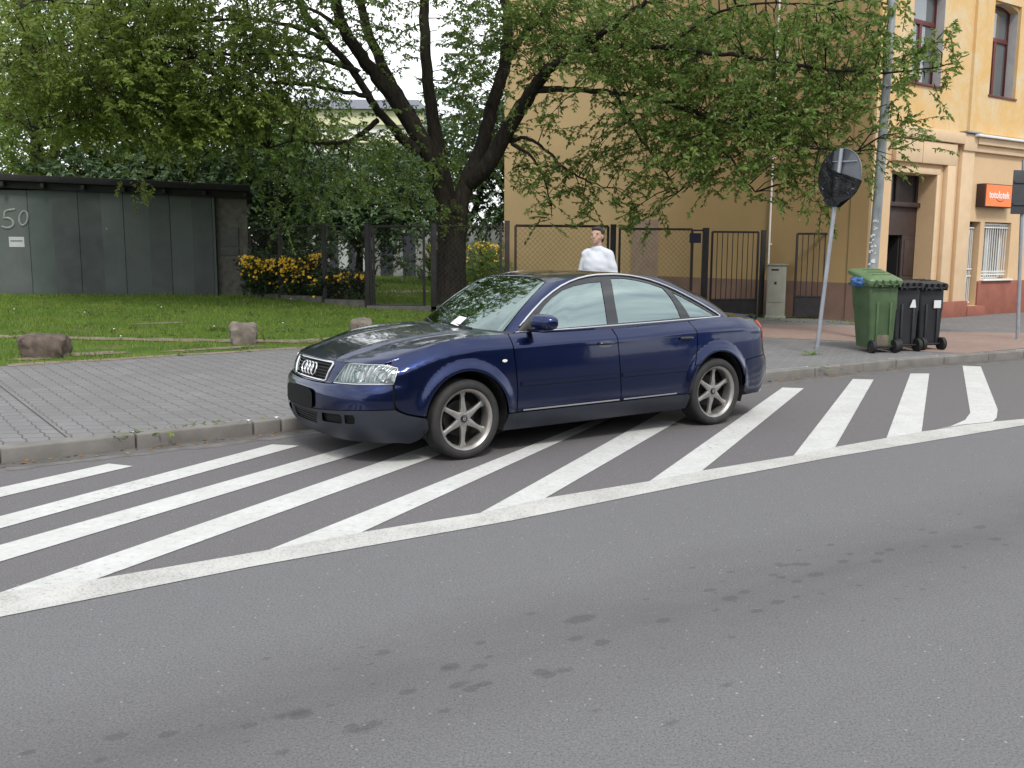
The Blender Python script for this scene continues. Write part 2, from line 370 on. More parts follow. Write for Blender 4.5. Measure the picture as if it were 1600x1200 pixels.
# pavement
lawn_edge = [(-40, -18.25+3.9), (-6.63, 12.06-.02), (-3.44, 14.34), (-2.0, 15.38), (.2, 16.95), (2.2, 18.5), (3.2, 20.6)]
pav_poly = K1+[(60, 60), (12.5, 60), (9.5, 21.3), (6.3, 21.45), (4.5, 21.5), (3.2, 20.6)]+lawn_edge[::-1][1:]
pav = flat('pavement', pav_poly, .118, M['grey_pavers']); tag(pav, kind='structure')
rp_ = [G(*q, .122)[:2] for q in [(1190, 507), (1350, 509), (1480, 519), (1600, 520), (1760, 522), (1760, 534), (1600, 544), (1510, 552), (1440, 549), (1330, 533), (1190, 527)]]
rd = flat('red_paving', rp_, .122, M['red_pavers']); tag(rd, kind='structure')
# lawn and yard ground as one rising sheet
gx = np.r_[np.linspace(-60, -16, 12), np.linspace(-15, 9, 61), np.linspace(11, 60, 10)]; gy = np.r_[np.linspace(-16, 11, 10), np.linspace(12, 30, 55), np.linspace(32, 160, 14)]
def lawn_inside(x, y):
    return -(x+3.44)*math.sin(KD)+(y-14.34)*math.cos(KD)
V = []; T = []
back = [(-60, -60*.72+16.8), ]
bound = [(-60, -28.5)]+lawn_edge+[(4.5, 21.5), (6.3, 21.45), (9.5, 21.3), (12.5, 60), (60, 60), (300, 60), (300, 400), (-300, 400), (-300, -28.5)]
Vg, Tg = cdt_mesh(bound)
grid = [(x, y) for x in np.arange(-14, 9, .6) for y in np.arange(8, 32, .6)]
def pin(p, pg):
    c = False; j = len(pg)-1
    for i in range(len(pg)):
        if ((pg[i][1] > p[1]) != (pg[j][1] > p[1])) and p[0] < (pg[j][0]-pg[i][0])*(p[1]-pg[i][1])/(pg[j][1]-pg[i][1])+pg[i][0]: c = not c
        j = i
    return c
gi = [p for p in grid if pin(p, bound)]
gi += [(x, y) for x in np.arange(-60, 40, 6.) for y in np.arange(34, 120, 6.) if pin((x, y), bound)]
nb = len(bound)
r = delaunay_2d_cdt([Vector(p) for p in bound+gi], [(i, (i+1) % nb) for i in range(nb)], [], 1, 1e-5)
Vv = [(v.x, v.y, terr(v.x, v.y)-.004) for v in r[0]]
me = bpy.data.meshes.new('lawn'); me.from_pydata(Vv, [], [tuple(f) for f in r[2]]); lawn = link_mesh('lawn', me, M['lawn'], smooth=True); tag(lawn, kind='structure')
if me.polygons[0].normal.z < 0: me.flip_normals()
# worn soil line across the grass
def ribbon(name, pts, wd, mat, dz=.006, seed=1):
    rr = random.Random(seed); P = [Vector(p) for p in pts]; Vv = []; 
    n = 0
    for i in range(len(P)-1):
        a, b = P[i], P[i+1]; m = max(1, int((b-a).length/.25))
        for k in range(m+(i == len(P)-2)):
            q = a+(b-a)*k/m; t = (b-a).normalized(); nn = Vector((-t.y, t.x))
            for sgn in (-1, 1):
                e = q+nn*sgn*wd*(.5+rr.uniform(-.18, .22)); Vv.append((e.x, e.y, terr(e.x, e.y)+dz))
            n += 1
    Fs = [(2*i, 2*i+2, 2*i+3, 2*i+1) for i in range(n-1)]
    me = bpy.data.meshes.new(name); me.from_pydata(Vv, [], Fs); 
    bm = bmesh.new(); bm.from_mesh(me); bmesh.ops.recalc_face_normals(bm, faces=bm.faces); bm.to_mesh(me); bm.free()
    o = link_mesh(name, me, mat); tag(o, kind='structure'); return o
def GT(px, py):
    z = .12
    for _ in range(6):
        q = G(px, py, z); z = terr(q[0], q[1])
    return G(px, py, z)
soil_pts = [GT(*q)[:2] for q in [(-220, 520), (0, 527), (120, 529), (250, 531), (400, 533), (520, 534), (620, 533), (700, 531)]]
ribbon('soil_strip', soil_pts, .34, M['soil'])
e2 = [(q[0]+.05, q[1]+.1) for q in lawn_edge[1:5]]
ribbon('soil_edge', e2, .24, M['soil'], .004, 5)
# road paint
PZ = .004
def strip_poly(name, pxs, z=PZ):
    o = flat(name, [G(*q, z)[:2] for q in pxs], z, M['road_paint']); tag(o, kind='structure'); return o
def W2(q): return np.array(G(*q)[:2])
lo = [W2(q) for q in [(0, 965), (400, 885), (800, 814), (1100, 753), (1300, 715), (1600, 665)]]
hi = [W2(q) for q in [(0, 927), (150, 906), (420, 860), (565, 832.5), (750, 802.5), (852, 779), (1015, 752.5), (1097, 736), (1240, 712.5), (1305, 699), (1385, 685), (1440, 675), (1505, 664), (1550, 659.5), (1600, 655)]]
def ext(a, b, d): t = (b-a)/np.linalg.norm(b-a); return b+t*d
lo = [ext(lo[2], lo[0], 3.0)]+lo+[ext(lo[3], lo[5], 30)]; hi = [ext(hi[4], hi[0], 3.2)]+hi+[ext(hi[8], hi[-1], 30)]
o = flat('road_marking', [tuple(p) for p in lo]+[tuple(p) for p in hi[::-1]], PZ, M['road_paint_worn']); tag(o, kind='structure')
# the ends of the bars lie on a line parallel to the kerb
ta, tb = W2((425, 695)), W2((1222.5, 606))
def meet(a, b):
    d = b-a; e = tb-ta; M2 = np.array([[d[0], -e[0]], [d[1], -e[1]]]); s_ = np.linalg.solve(M2, ta-a); return a+d*s_[0]
bars = [((0, 762.5), (170, 725), (207.5, 729), (0, 777.5), 0), ((0, 807.5), (425, 695), (467.5, 697), (0, 826.5), 0),
        ((0, 852.5), (570, 691), (600, 697), (0, 878.5), 1), ((0, 927), (648, 704), (685, 712), (150, 906), 2), ((420, 860), (915, 662), (800, 725), (565, 832.5), 3),
        ((750, 802.5), (1020, 652), (1062, 657), (852, 779), 3), ((1015, 752.5), (1222.5, 606), (1256, 607), (1097, 736), 0), ((1240, 712.5), (1332.5, 592.5), (1365, 593.5), (1305, 699), 0), ((1385, 685), (1422.5, 584), (1452, 584), (1440, 675), 0)]
for i, (a, b, c_, d_, k) in enumerate(bars):
    A, B, C_, D = map(W2, (a, b, c_, d_))
    if k: B = meet(A, B); C_ = meet(D, C_)
    if i < 3: A = ext(B, A, 2.6+i*.3); D = ext(C_, D, 2.6+i*.3)
    o = flat('road_marking', [tuple(A), tuple(B), tuple(C_), tuple(D)], PZ, M['road_paint']); tag(o, kind='structure')
strip_poly('road_marking', [(1504, 571.5), (1532.5, 572.5), (1559, 640), (1557, 653), (1550, 659.5), (1505, 664), (1441, 674.8), (1485, 666), (1508, 656), (1516, 645)], PZ)
# bare earth patches in the grass edge
PATCH = [(GT(140, 553), .55, .20), (GT(60, 560), .35, .14), (GT(330, 545), .8, .13), (GT(520, 529), .6, .16), (GT(640, 455), 1.3, .9), (GT(255, 508), .5, .12)]
for ip, (q_, ax, ay) in enumerate(PATCH):
    rr = random.Random(ip+40); n_ = 26; pts_ = []
    for k in range(n_):
        a = 2*math.pi*k/n_; m_ = 1+rr.uniform(-.3, .25); u_, v_ = ax*m_*math.cos(a), ay*m_*math.sin(a); x_ = q_[0]+u_*math.cos(KD)-v_*math.sin(KD); y_ = q_[1]+u_*math.sin(KD)+v_*math.cos(KD); pts_.append((x_, y_))
    V, T = cdt_mesh(pts_, (), .2); o = np_mesh('bare_earth', np.c_[V, [terr(a, b)+.004 for a, b in V]], T, M['soil']); tag(o, kind='structure')
    if o.data.polygons[0].normal.z < 0: o.data.flip_normals()
# grass blades
def blades(name, n, region, mat, hmin, hmax, wd, seed, dens=None):
    rg = np.random.default_rng(seed); P = []
    xs = rg.uniform(region[0], region[1], n*3); ys = rg.uniform(region[2], region[3], n*3)
    for x, y in zip(xs, ys):
        if not pin((x, y), bound): continue
        if dens and not dens(x, y, rg): continue
        P.append((x, y, terr(x, y)-.006))
        if len(P) >= n: break
    P = np.array(P); m = len(P); a = rg.uniform(0, 2*np.pi, m); hh = rg.uniform(hmin, hmax, m); ln = rg.normal(0, .35, (m, 2))*hh[:, None]
    dx = np.c_[np.cos(a), np.sin(a), np.zeros(m)]*wd/2*rg.uniform(.6, 1.4, (m, 1))
    tip = P+np.c_[ln, hh]
    V = np.stack([P-dx, P+dx, tip], 1).reshape(-1, 3); Fc = np.arange(3*m).reshape(-1, 3)
    o = np_mesh(name, V, Fc, mat); tag(o, kind='stuff'); return o
soilL = [Vector(p) for p in soil_pts]
from mathutils import noise as _ns
def not_soil(x, y, rg):
    dd = lawn_inside(x, y)
    if dd < 2.6 and _ns.noise(Vector((x*.9, y*.9, 3)))+.25*_ns.noise(Vector((x*3, y*3, 1))) > .12: return rg.random() < .25
    for q_, ax, ay in PATCH:
        u_ = (x-q_[0])*math.cos(KD)+(y-q_[1])*math.sin(KD); v_ = -(x-q_[0])*math.sin(KD)+(y-q_[1])*math.cos(KD)
        if (u_/ax)**2+(v_/ay)**2 < 1.1: return rg.random() < .18
    for a, b in zip(soilL[:-1], soilL[1:]):
        t = (b-a); k = max(0, min(1, (Vector((x, y))-a).dot(t)/t.length_squared)); d = (Vector((x, y))-(a+t*k)).length
        if d < .20: return rg.random() < .22
    return True
o = blades('grass', 70000, (-15, 4.5, 5.5, 24), M['grass_blade'], .03, .085, .016, 4, not_soil); tag(o, 'short green lawn grass between the grey shed and the pavement', 'grass')
o = blades('garden_grass', 16000, (-9, 5, 22.5, 40), M['grass_blade'], .05, .14, .03, 5); tag(o, 'sunlit lawn behind the iron fence', 'grass')
# ================================================================== CAR
g = N('car_paint'); p = g.pos()
f = g.noise(p, 2.2, 4); dirt = g.noise(p, 7, 6, .65); z_ = g.sep(p)['Z']
c = g.mix(g.ramp(f, [(.3, 0.), (.7, 1.)]), (.0085, .0175, .074), (.011, .022, .088))
low = g.ramp(z_, [(.30, .75), (.52, .22), (.80, .03)])         # road dust low on the body
dm = g.math('MULTIPLY', low, g.ramp(dirt, [(.3, .35), (.7, 1.)]))
c = g.mix(g.math('MULTIPLY', dm, .34), c, (.026, .027, .032))
rgh = g.math('ADD', g.math('MULTIPLY', dm, .28), .13)
flake = g.n('TexVoronoi'); g.l(p, flake.inputs['Vector']); flake.inputs['Scale'].default_value = 900
orange = g.bump(g.noise(p, 9, 2), .012, .02)
b = g.n('BsdfPrincipled'); g.set(b, 'Base Color', c); g.set(b, 'Metallic', 1.); g.set(b, 'Specular IOR Level', .15); g.set(b, 'Roughness', .31); g.set(b, 'Coat Weight', 1.); g.set(b, 'Coat Roughness', g.math('ADD', g.math('MULTIPLY', dm, .3), .035)); g.set(b, 'Coat IOR', 1.48)
g.l(orange, b.inputs['Coat Normal'])
M['paint'] = g.done(b.outputs[0])
M['trim_grey'] = simple('trim_grey', (.015, .018, .028), .5, var=.2, scale=5, bump=.05)
M['black_plastic'] = simple('black_plastic', (.012, .012, .013), .45, var=.15)
M['gloss_black'] = simple('gloss_black', (.012, .012, .014), .07, var=.05, spec=1.0)
M['plate_black'] = simple('plate_black', (.004, .004, .004), .6, var=0, spec=.2)
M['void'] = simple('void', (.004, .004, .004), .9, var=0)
M['chrome'] = simple('chrome', (.72, .72, .74), .16, 1., var=.03)
M['satin'] = simple('satin', (.62, .62, .66), .28, 1., var=.04)
M['alloy'] = simple('alloy', (.33, .315, .30), .40, .7, var=.18, scale=14)
M['alloy_dark'] = simple('alloy_dark', (.035, .034, .033), .5, .6, var=.3, scale=20)
M['tyre'] = simple('tyre', (.022, .021, .021), .75, var=.3, scale=12, bump=.2)
M['seat'] = simple('seat', (.035, .035, .038), .8)
M['white_paper'] = simple('white_paper', (.75, .75, .74), .8, var=.03)
def glass_mat(name, tint, refl, rough=.015, base=.04):
    g = N(name); tr = g.n('BsdfTransparent'); tr.inputs['Color'].default_value = (*tint, 1)
    gl = g.n('BsdfGlossy'); gl.inputs['Color'].default_value = (.78, .94, .91, 1); gl.inputs['Roughness'].default_value = rough
    lw = g.n('LayerWeight'); lw.inputs['Blend'].default_value = .35
    fac = g.math('ADD', g.math('MULTIPLY', lw.outputs['Fresnel'], 1-refl, False), refl, True)
    ms = g.n('MixShader'); g.l(fac, ms.inputs[0]); g.l(tr.outputs[0], ms.inputs[1]); g.l(gl.outputs[0], ms.inputs[2])
    return g.done(ms.outputs[0])
M['car_glass'] = glass_mat('car_glass', (.36, .50, .46), .37)
M['windscreen'] = glass_mat('windscreen', (.38, .52, .45), .27)
M['lens'] = glass_mat('lens', (.97, .98, .98), .06, .01)
g = N('lamp_inner'); p = g.pos(); wv_ = g.n('TexWave'); wv_.wave_type = 'BANDS'; wv_.bands_direction = 'Y'; wv_.inputs['Scale'].default_value = 11; wv_.inputs['Distortion'].default_value = 2.5; wv_.inputs['Detail'].default_value = 2; g.l(p, wv_.inputs['Vector'])
M['lamp_inner'] = g.done(g.bsdf(g.ramp(wv_.outputs['Fac'], [(.1, (.42, .44, .45)), (.6, (.86, .87, .88))]), .22, .6, .5, g.bump(wv_.outputs['Fac'], .8, .02)))
g = N('tail_lens'); M['tail_lens'] = g.done(g.bsdf((.62, .016, .026), .12, 0, .5, coat=.6))
M['amber'] = simple('amber', (.75, .72, .66), .2, 0, var=.05)

CX, CY, YAW = -.844, 7.9776, 3.7339
cyw, syw = math.cos(YAW), math.sin(YAW)
def car2w(p):
    p = np.asarray(p, float); return np.stack([CX+p[..., 0]*cyw-p[..., 1]*syw, CY+p[..., 0]*syw+p[..., 1]*cyw, p[..., 2]], -1)
class Spl:
    """C1 cubic through points (finite-difference slopes, limited)"""
    def __init__(s, x, y):
        s.x = np.asarray(x, float); s.y = np.asarray(y, float); d = np.diff(s.y)/np.diff(s.x); h_ = np.diff(s.x)
        m = np.empty(len(s.x)); m[0] = d[0]; m[-1] = d[-1]; m[1:-1] = (d[:-1]*h_[1:]+d[1:]*h_[:-1])/(h_[:-1]+h_[1:])
        s.m = m
    def __call__(s, t):
        t = np.asarray(t, float); i = np.clip(np.searchsorted(s.x, t)-1, 0, len(s.x)-2); h_ = s.x[i+1]-s.x[i]; u = np.clip((t-s.x[i])/h_, 0, 1)
        return (2*u**3-3*u**2+1)*s.y[i]+(u**3-2*u**2+u)*h_*s.m[i]+(-2*u**3+3*u**2)*s.y[i+1]+(u**3-u**2)*h_*s.m[i+1]
def sstep(a, b, x): t = np.clip((x-a)/(b-a), 0, 1); return t*t*(3-2*t)
PL = np.array([(1.0, 0), (.992, .22), (.968, .40), (.915, .57), (.83, .70), (.71, .79), (.56, .845), (.36, .878), (.1, .893), (-.4, .902), (-1.0, .906), (-1.6, .907), (-2.2, .904), (-2.7, .896), (-3.05, .878), (-3.3, .848), (-3.5, .795), (-3.62, .72), (-3.70, .60), (-3.745, .42), (-3.765, .2), (-3.77, 0)])
SL = np.r_[0, np.cumsum(np.linalg.norm(np.diff(PL, axis=0), axis=1))]
cxs, cys = Spl(SL, PL[:, 0]), Spl(SL, PL[:, 1]); SEND = SL[-1]
cxs.m[0] = 0; cxs.m[-1] = 0
_ss = np.linspace(0, SEND, 4000); _xx = cxs(_ss)
def S(x): return float(np.interp(-x, -_xx, _ss))            # arc length of side position x
zk = [(0., .782), (.4, .784), (S(.79), .785), (S(.66), .788), (S(.56), .812), (S(.46), .842), (S(.36), .878), (S(.2), .922), (S(.05), .946), (S(-.2), .962), (S(-.5), .967), (S(-1.), .975), (S(-1.5), .983), (S(-2.), .994), (S(-2.5), 1.005), (S(-2.85), 1.012), (S(-3.1), 1.006), (S(-3.35), .985), (S(-3.55), .965), (SEND-.5, .955), (SEND, .955)]
ztop = Spl([a for a, b in zk], [b for a, b in zk])
side_t = Spl([-.3, 0, .015, .03, .055, .078, .092, .105, .14, .2, .3, .45, .6], [.17, .112, .092, .078, .054, .034, .025, .0215, .0185, .013, .006, .0, 0])     # inset against depth below the shoulder
side_b = Spl([.1, .17, .20, .26, .31, .36, .45, .57, .8], [.09, .062, .048, .022, .010, .004, 0, 0, 0])
front_o = Spl([.1, .17, .22, .30, .38, .46, .54, .585, .612, .632, .66, .70, .74, .765, .80], [.16, .11, .065, .022, .004, 0, .004, .016, .036, .058, .064, .074, .092, .106, .126])
rear_o = Spl([.1, .20, .26, .34, .45, .55, .60, .64, .75, .86, .92, .955, 1.], [.12, .085, .045, .015, 0, .004, .016, .034, .05, .062, .078, .105, .16])
AR = .372; WC = [(0., .335), (-2.76, .335)]
def shell(s, z, off=0.):
    s = np.asarray(s, float); z = np.asarray(z, float); e = 1e-3
    sa = np.clip(s, e, SEND-e); tx = (cxs(sa+e)-cxs(sa-e)); ty = (cys(sa+e)-cys(sa-e)); ln = np.hypot(tx, ty); nx, ny = ty/ln, -tx/ln
    wf = sstep(.12, .80, nx); wr = sstep(.12, .80, -nx)
    x = cxs(s); y = cys(s)
    o = (1-wf-wr)*(side_t(ztop(s)-z)+side_b(z))+wf*front_o(z)+wr*rear_o(z)
    for wx_, wz_ in WC:
        d = np.hypot(x-wx_, z-wz_); k = 1-sstep(0, 1, np.abs(d-AR-.012)/.085); k = k*(1-.35*sstep(0, 1, (d-AR)/.02)*0)
        o = o-.024*k*(z > .2)*sstep(.22, .40, z)
    # crease where the upper band of the doors leans in
    o = o+off
    return np.stack([x-nx*o, y-ny*o, z+0*x], -1)
GB = np.array([(-.38, 0, .962), (-.39, .3, .962), (-.42, .52, .962), (-.46, .68, .963), (-.52, .745, .964), (-.66, .785, .967), (-1.0, .803, .973), (-1.5, .812, .983), (-2.0, .808, .993), (-2.5, .793, 1.004), (-2.85, .762, 1.010), (-3.05, .705, 1.014), (-3.16, .58, 1.02), (-3.21, .3, 1.025), (-3.23, 0, 1.03)])
GTp = np.array([(-1.05, 0, 1.405), (-1.045, .25, 1.402), (-1.025, .42, 1.39), (-1.005, .53, 1.37), (-1.03, .578, 1.366), (-1.13, .598, 1.386), (-1.36, .612, 1.415), (-1.66, .618, 1.430), (-1.96, .612, 1.420), (-2.26, .598, 1.382), (-2.47, .572, 1.336), (-2.58, .53, 1.305), (-2.63, .45, 1.30), (-2.66, .25, 1.305), (-2.67, 0, 1.31)])
QL = np.r_[0, np.cumsum(np.linalg.norm(np.diff(GB[:, :2], axis=0), axis=1))]; QE = QL[-1]
gb = [Spl(QL, GB[:, i]) for i in range(3)]; gt = [Spl(QL, GTp[:, i]) for i in range(3)]
for a in (gb, gt):
    a[0].m[0] = a[0].m[-1] = 0; a[2].m[0] = a[2].m[-1] = 0
def green(q, t, off=0.):
    """glasshouse: q along the base in metres, t from belt to roof"""
    q = np.asarray(q, float); t = np.asarray(t, float)
    a = np.stack([gb[i](q) for i in range(3)], -1); b_ = np.stack([gt[i](q) for i in range(3)], -1)
    e = 2e-3; qa = np.clip(q, e, QE-e); tx = gb[0](qa+e)-gb[0](qa-e); ty = gb[1](qa+e)-gb[1](qa-e); ln = np.hypot(tx, ty); nx, ny = ty/ln, -tx/ln
    P_ = a+(b_-a)*t[..., None]; bu = .030*4*t*(1-t)-off
    P_ = P_+np.stack([nx*bu*.8, ny*bu, bu*.55+0*nx], -1); return P_
def inv(fn, px, py, g0, lim=None):
    """surface parameters seen at a photo position"""
    v = np.array(g0, float)
    for _ in range(40):
        f0 = project(car2w(fn(v[0], v[1])))-np.array([px, py]); J = np.zeros((2, 2))
        for k in range(2):
            w_ = v.copy(); w_[k] += 1e-4; J[:, k] = (project(car2w(fn(w_[0], w_[1])))-np.array([px, py])-f0)/1e-4
        try: st = np.linalg.solve(J, -f0)
        except np.linalg.LinAlgError: break
        n_ = np.linalg.norm(st); v = v+st*min(1, .12/max(n_, 1e-9))
        if n_ < 1e-6: break
    return tuple(v)
CARROOT = empty('parked_car', (CX, CY, 0), YAW, 'dark blue four-door saloon parked on the white hatched road markings', 'car')
def surf_panel(fn, poly, name, mat, parent, holes=(), step=.035, off=0., mirror=False, gap=0., both=False):
    if gap: poly = shrink(poly, gap)
    V2, T = cdt_mesh(poly, holes, step)
    if both:                                            # closed across the middle: reflect and join
        pass
    P_ = fn(V2[:, 0], V2[:, 1], off); e = 1.5e-3
    du = fn(V2[:, 0]+e, V2[:, 1], off)-fn(V2[:, 0]-e, V2[:, 1], off); dv_ = fn(V2[:, 0], V2[:, 1]+e, off)-fn(V2[:, 0], V2[:, 1]-e, off)
    nn = np.cross(du, dv_); nn /= np.linalg.norm(nn, axis=1)[:, None]+1e-12
    cen = np.array([-1.4, 0, .6]); 
    if np.sum((P_-cen)*nn) < 0: nn = -nn
    if mirror: P_ = P_*[1, -1, 1]; nn = nn*[1, -1, 1]
    fn_ = np.cross(P_[T[:, 1]]-P_[T[:, 0]], P_[T[:, 2]]-P_[T[:, 0]]); flip = np.sum(fn_*nn[T[:, 0]], 1) < 0; T[flip] = T[flip][:, ::-1]
    o = np_mesh(name, P_, T, mat, parent, True)
    if len(o.data.vertices) == len(nn): o.data.normals_split_custom_set_from_vertices([tuple(v) for v in nn])
    return o
def shrink(poly, d):
    P_ = np.array(poly, float); n = len(P_); ar = .5*np.sum(P_[:, 0]*np.roll(P_[:, 1], -1)-np.roll(P_[:, 0], -1)*P_[:, 1]); sg = 1 if ar > 0 else -1; o = []
    for i in range(n):
        a = P_[i]-P_[i-1]; b_ = P_[(i+1) % n]-P_[i]; a /= np.linalg.norm(a)+1e-12; b_ /= np.linalg.norm(b_)+1e-12
        na = np.array([-a[1], a[0]])*sg; nb_ = np.array([-b_[1], b_[0]])*sg; m = na+nb_; m /= max(np.linalg.norm(m), .3); o.append(tuple(P_[i]+m*d/max(np.dot(m, na), .5)))
    return o
def sx(pts): return [(S(x), z) for x, z in pts]
def topline(x0, x1, n=24, d=.0):
    return [(S(x), float(ztop(S(x)))-d) for x in np.linspace(x0, x1, n)]
def arc(i, a0, a1, n=22, r=AR):
    cx_, cz_ = WC[i]; return [(S(cx_+r*math.cos(R(a))), cz_+r*math.sin(R(a))) for a in np.linspace(a0, a1, n)]
def P2(lst, g0=(1.2, .6)): return [inv(shell, px, py, g0) for px, py in lst]
g_ = .0032
body = empty('body', label=None); body.parent = CARROOT
# under-skin that shows dark through the panel gaps
uh = []
for i in (0, 1):
    uh.append(arc(i, 0, 355, 40, AR-.004))
bs = []
for mir in (False, True):
    V2p = [(0, .24), (S(.40), .24), (S(-3.3), .24), (SEND, .24), (SEND, .60)]+[(s_, float(ztop(s_))-.012) for s_ in np.linspace(SEND, .9, 40)]+[(.88, .60), (0, .60)]
    a0 = arc(0, 0, 355, 40, AR-.004); a1_ = arc(1, 0, 355, 40, AR-.004)
    # the arches reach below the skin: cut them as notches
    cut = [(0, .24), (a0[0][0]-.001, .24)]+arc(0, -14.8, 194.8, 40, AR-.004)+arc(1, -14.8, 194.8, 40, AR-.004)+V2p[3:]
    surf_panel(shell, cut, 'under_skin', M['void'], body, step=.09, off=.035, mirror=mir)
for mir in (False, True):
    sg = -1 if mir else 1
    K = dict(mirror=mir)
    # ---- lower bumper skirt (grey), with two vents and a grille slot
    seam = [(0, 0), (0, 0), (S(.60), .462), (S(.568), .428), (S(.515), .405), (S(.445), .386), (S(.372), .372)]
    lip = [(0, .394), (.25, .404), (.5, .422), (.70, .438), (S(.68), .442), (S(.60), .442)]
    low_p = [(0, .185), (.5, .183), (S(.75), .182), (S(.56), .178), (S(.47), .165), (S(.40), .19), (S(.352), .235), (S(.338), .28), (S(.352), .34), (S(.368), .365)]+[(a-.004*0, b-.006) for a, b in seam[::-1][1:4]]+lip[::-1]
    vent1 = [(.315, .318), (.555, .326), (.57, .338), (.57, .385), (.555, .398), (.33, .388)]; vent2 = [(.597, .330), (.678, .334), (.69, .345), (.69, .388), (.678, .402), (.600, .400)]
    slot = 0
    
    low_cut = [(0, .185)]+low_p[1:-1]+[lip[0]]+[(0, .372), (.255, .374), (.205, .286), (0, .283)]
    surf_panel(shell, low_cut, 'bumper_skirt', M['trim_grey'], body, holes=[vent1, vent2], gap=0, step=.03, **K)
    for vv in (vent1, vent2):
        # the recess behind each vent
        o = surf_panel(shell, [(a+.0, b) for a, b in vv], 'air_vent', M['void'], body, off=.030, **K)
    for k in range(4):
        zz = .291+k*.021; we_ = .205+(zz-.286)*.55
        surf_panel(shell, [(0, zz), (we_, zz), (we_+.004, zz+.009), (0, zz+.009)], 'intake_bar', M['black_plastic'], body, off=.008, step=.05, **K)
    surf_panel(shell, [(0, .275), (.27, .275), (.27, .385), (0, .385)], 'air_intake', M['void'], body, off=.026, **K)
    # ---- painted bumper
    bump_p = [(0, .398)]+[(a, b+.006) for a, b in lip[1:-1]]+[(S(.612), .449), (S(.613), .52), (S(.613), .630), (.80, .628), (.5, .622), (.42, .617), (.33, .611), (.15, .607), (0, .607)]
    surf_panel(shell, bump_p, 'front_bumper', M['paint'], body, step=.022, **K)
    # ---- front wing
    wing = topline(-.437, .60, 27, 0)+[(S(.612), .775), (S(.562), .758), (S(.566), .735), (S(.597), .64)]+[(S(.60), .52), (S(.595), .470), (S(.562), .436), (S(.51), .413), (S(.44), .394), (S(.366), .384)]+arc(0, 8, 172, 30)+[(S(-.372), .37), (S(-.378), .342), (S(-.455), .342), (S(-.462), .5), (S(-.45), .7), (S(-.432), .87)]
    surf_panel(shell, wing, 'wing', M['paint'], body, step=.024, **K)
    # ---- sill
    sill = [(S(-.35), .19), (S(-2.39), .19), (S(-2.395), .24), (S(-2.39), .31), (S(-2.36), .332), (S(-.378), .332), (S(-.372), .30), (S(-.362), .25)]
    surf_panel(shell, sill, 'sill', M['trim_grey'], body, step=.035, **K)
    # ---- rear quarter and rear bumper
    qp = [(S(-2.412), .53)]+[(S(-2.44), .60), (S(-2.475), .70), (S(-2.487), .80), (S(-2.483), .9), (S(-2.452), .97)]+topline(-2.45, -3.60, 30, 0)+[(S(-3.612), .87), (S(-3.63), .74), (S(-3.62), .63), (S(-3.14), .60), (S(-3.125), .50)]+arc(1, 14, 152, 28)[::1]
    qp = [(S(-2.44), .60), (S(-2.475), .70), (S(-2.487), .80), (S(-2.483), .9), (S(-2.452), .97)]+topline(-2.445, -3.445, 30, 0)+[(S(-3.46), .87), (S(-3.495), .745), (S(-3.55), .742), (S(-3.55), .625), (S(-3.35), .62), (S(-3.16), .60)]+[(S(-3.118), .455)]+arc(1, 162, 40, 30)[::1][0:0]+[(S(-2.76+AR*math.cos(R(a))), .335+AR*math.sin(R(a))) for a in np.linspace(160, 46, 26)]
    surf_panel(shell, qp, 'rear_wing', M['paint'], body, step=.026, **K)
    rb = [(S(-3.13), .45), (S(-3.172), .594), (S(-3.36), .613), (S(-3.6), .618), (SEND-.4, .612), (SEND, .61), (SEND, .26), (SEND-.4, .255), (S(-3.6), .25), (S(-3.4), .25), (S(-3.22), .262), (S(-3.135), .30), (S(-3.135), .38)]
    surf_panel(shell, rb, 'rear_bumper', M['paint'], body, step=.035, **K)
    tl = [(S(-3.453), .962), (S(-3.58), .955), (SEND-.62, .950), (SEND-.42, .945), (SEND-.42, .76), (SEND-.60, .748), (S(-3.50), .750), (S(-3.467), .87)]
    surf_panel(shell, tl, 'tail_light', M['tail_lens'], CARROOT, step=.03, off=-.004, **K)
    surf_panel(shell, [(SEND-.41, .955), (SEND, .955), (SEND, .62), (SEND-.41, .62)], 'boot_panel', M['paint'], body, step=.04, **K)
    surf_panel(shell, [(S(-3.546), .742), (SEND-.42, .742), (SEND-.42, .625), (S(-3.556), .629)], 'rear_panel', M['paint'], body, step=.04, **K)
    # ---- doors
    fd = [(S(-.445), .962)]+[(S(x), float(ztop(S(x)))) for x in np.linspace(-.46, -1.497, 20)]+[(S(-1.515), .9), (S(-1.53), .7), (S(-1.545), .5), (S(-1.555), .342), (S(-.467), .342), (S(-.472), .5), (S(-.46), .7), (S(-.442), .87)]
    rdp = [(S(-1.512), .98)]+[(S(x), float(ztop(S(x)))) for x in np.linspace(-1.52, -2.43, 18)]+[(S(-2.472), .9), (S(-2.476), .80), (S(-2.464), .70), (S(-2.43), .60), (S(-2.402), .54)]+arc(1, 31, 2, 10, .412)+[(S(-2.345), .342), (S(-1.565), .342), (S(-1.555), .5), (S(-1.54), .7), (S(-1.525), .9)]
    d1 = surf_panel(shell, fd, 'front_door', M['paint'], CARROOT, step=.026, **K); d2_ = surf_panel(shell, rdp, 'rear_door', M['paint'], CARROOT, step=.026, **K)
    # filler between the rear door and the arch lip
    fl = [(S(-2.352), .342), (S(-2.39), .342)]+[(S(-2.76+AR*math.cos(R(a))), .335+AR*math.sin(R(a))) for a in np.linspace(2, 45, 14)]+[(S(-2.432), .590), (S(-2.408), .54)]+[(a+.007, b) for a, b in arc(1, 31, 2, 10, .412)]
    surf_panel(shell, fl, 'arch_lip', M['paint'], body, step=.02, **K)
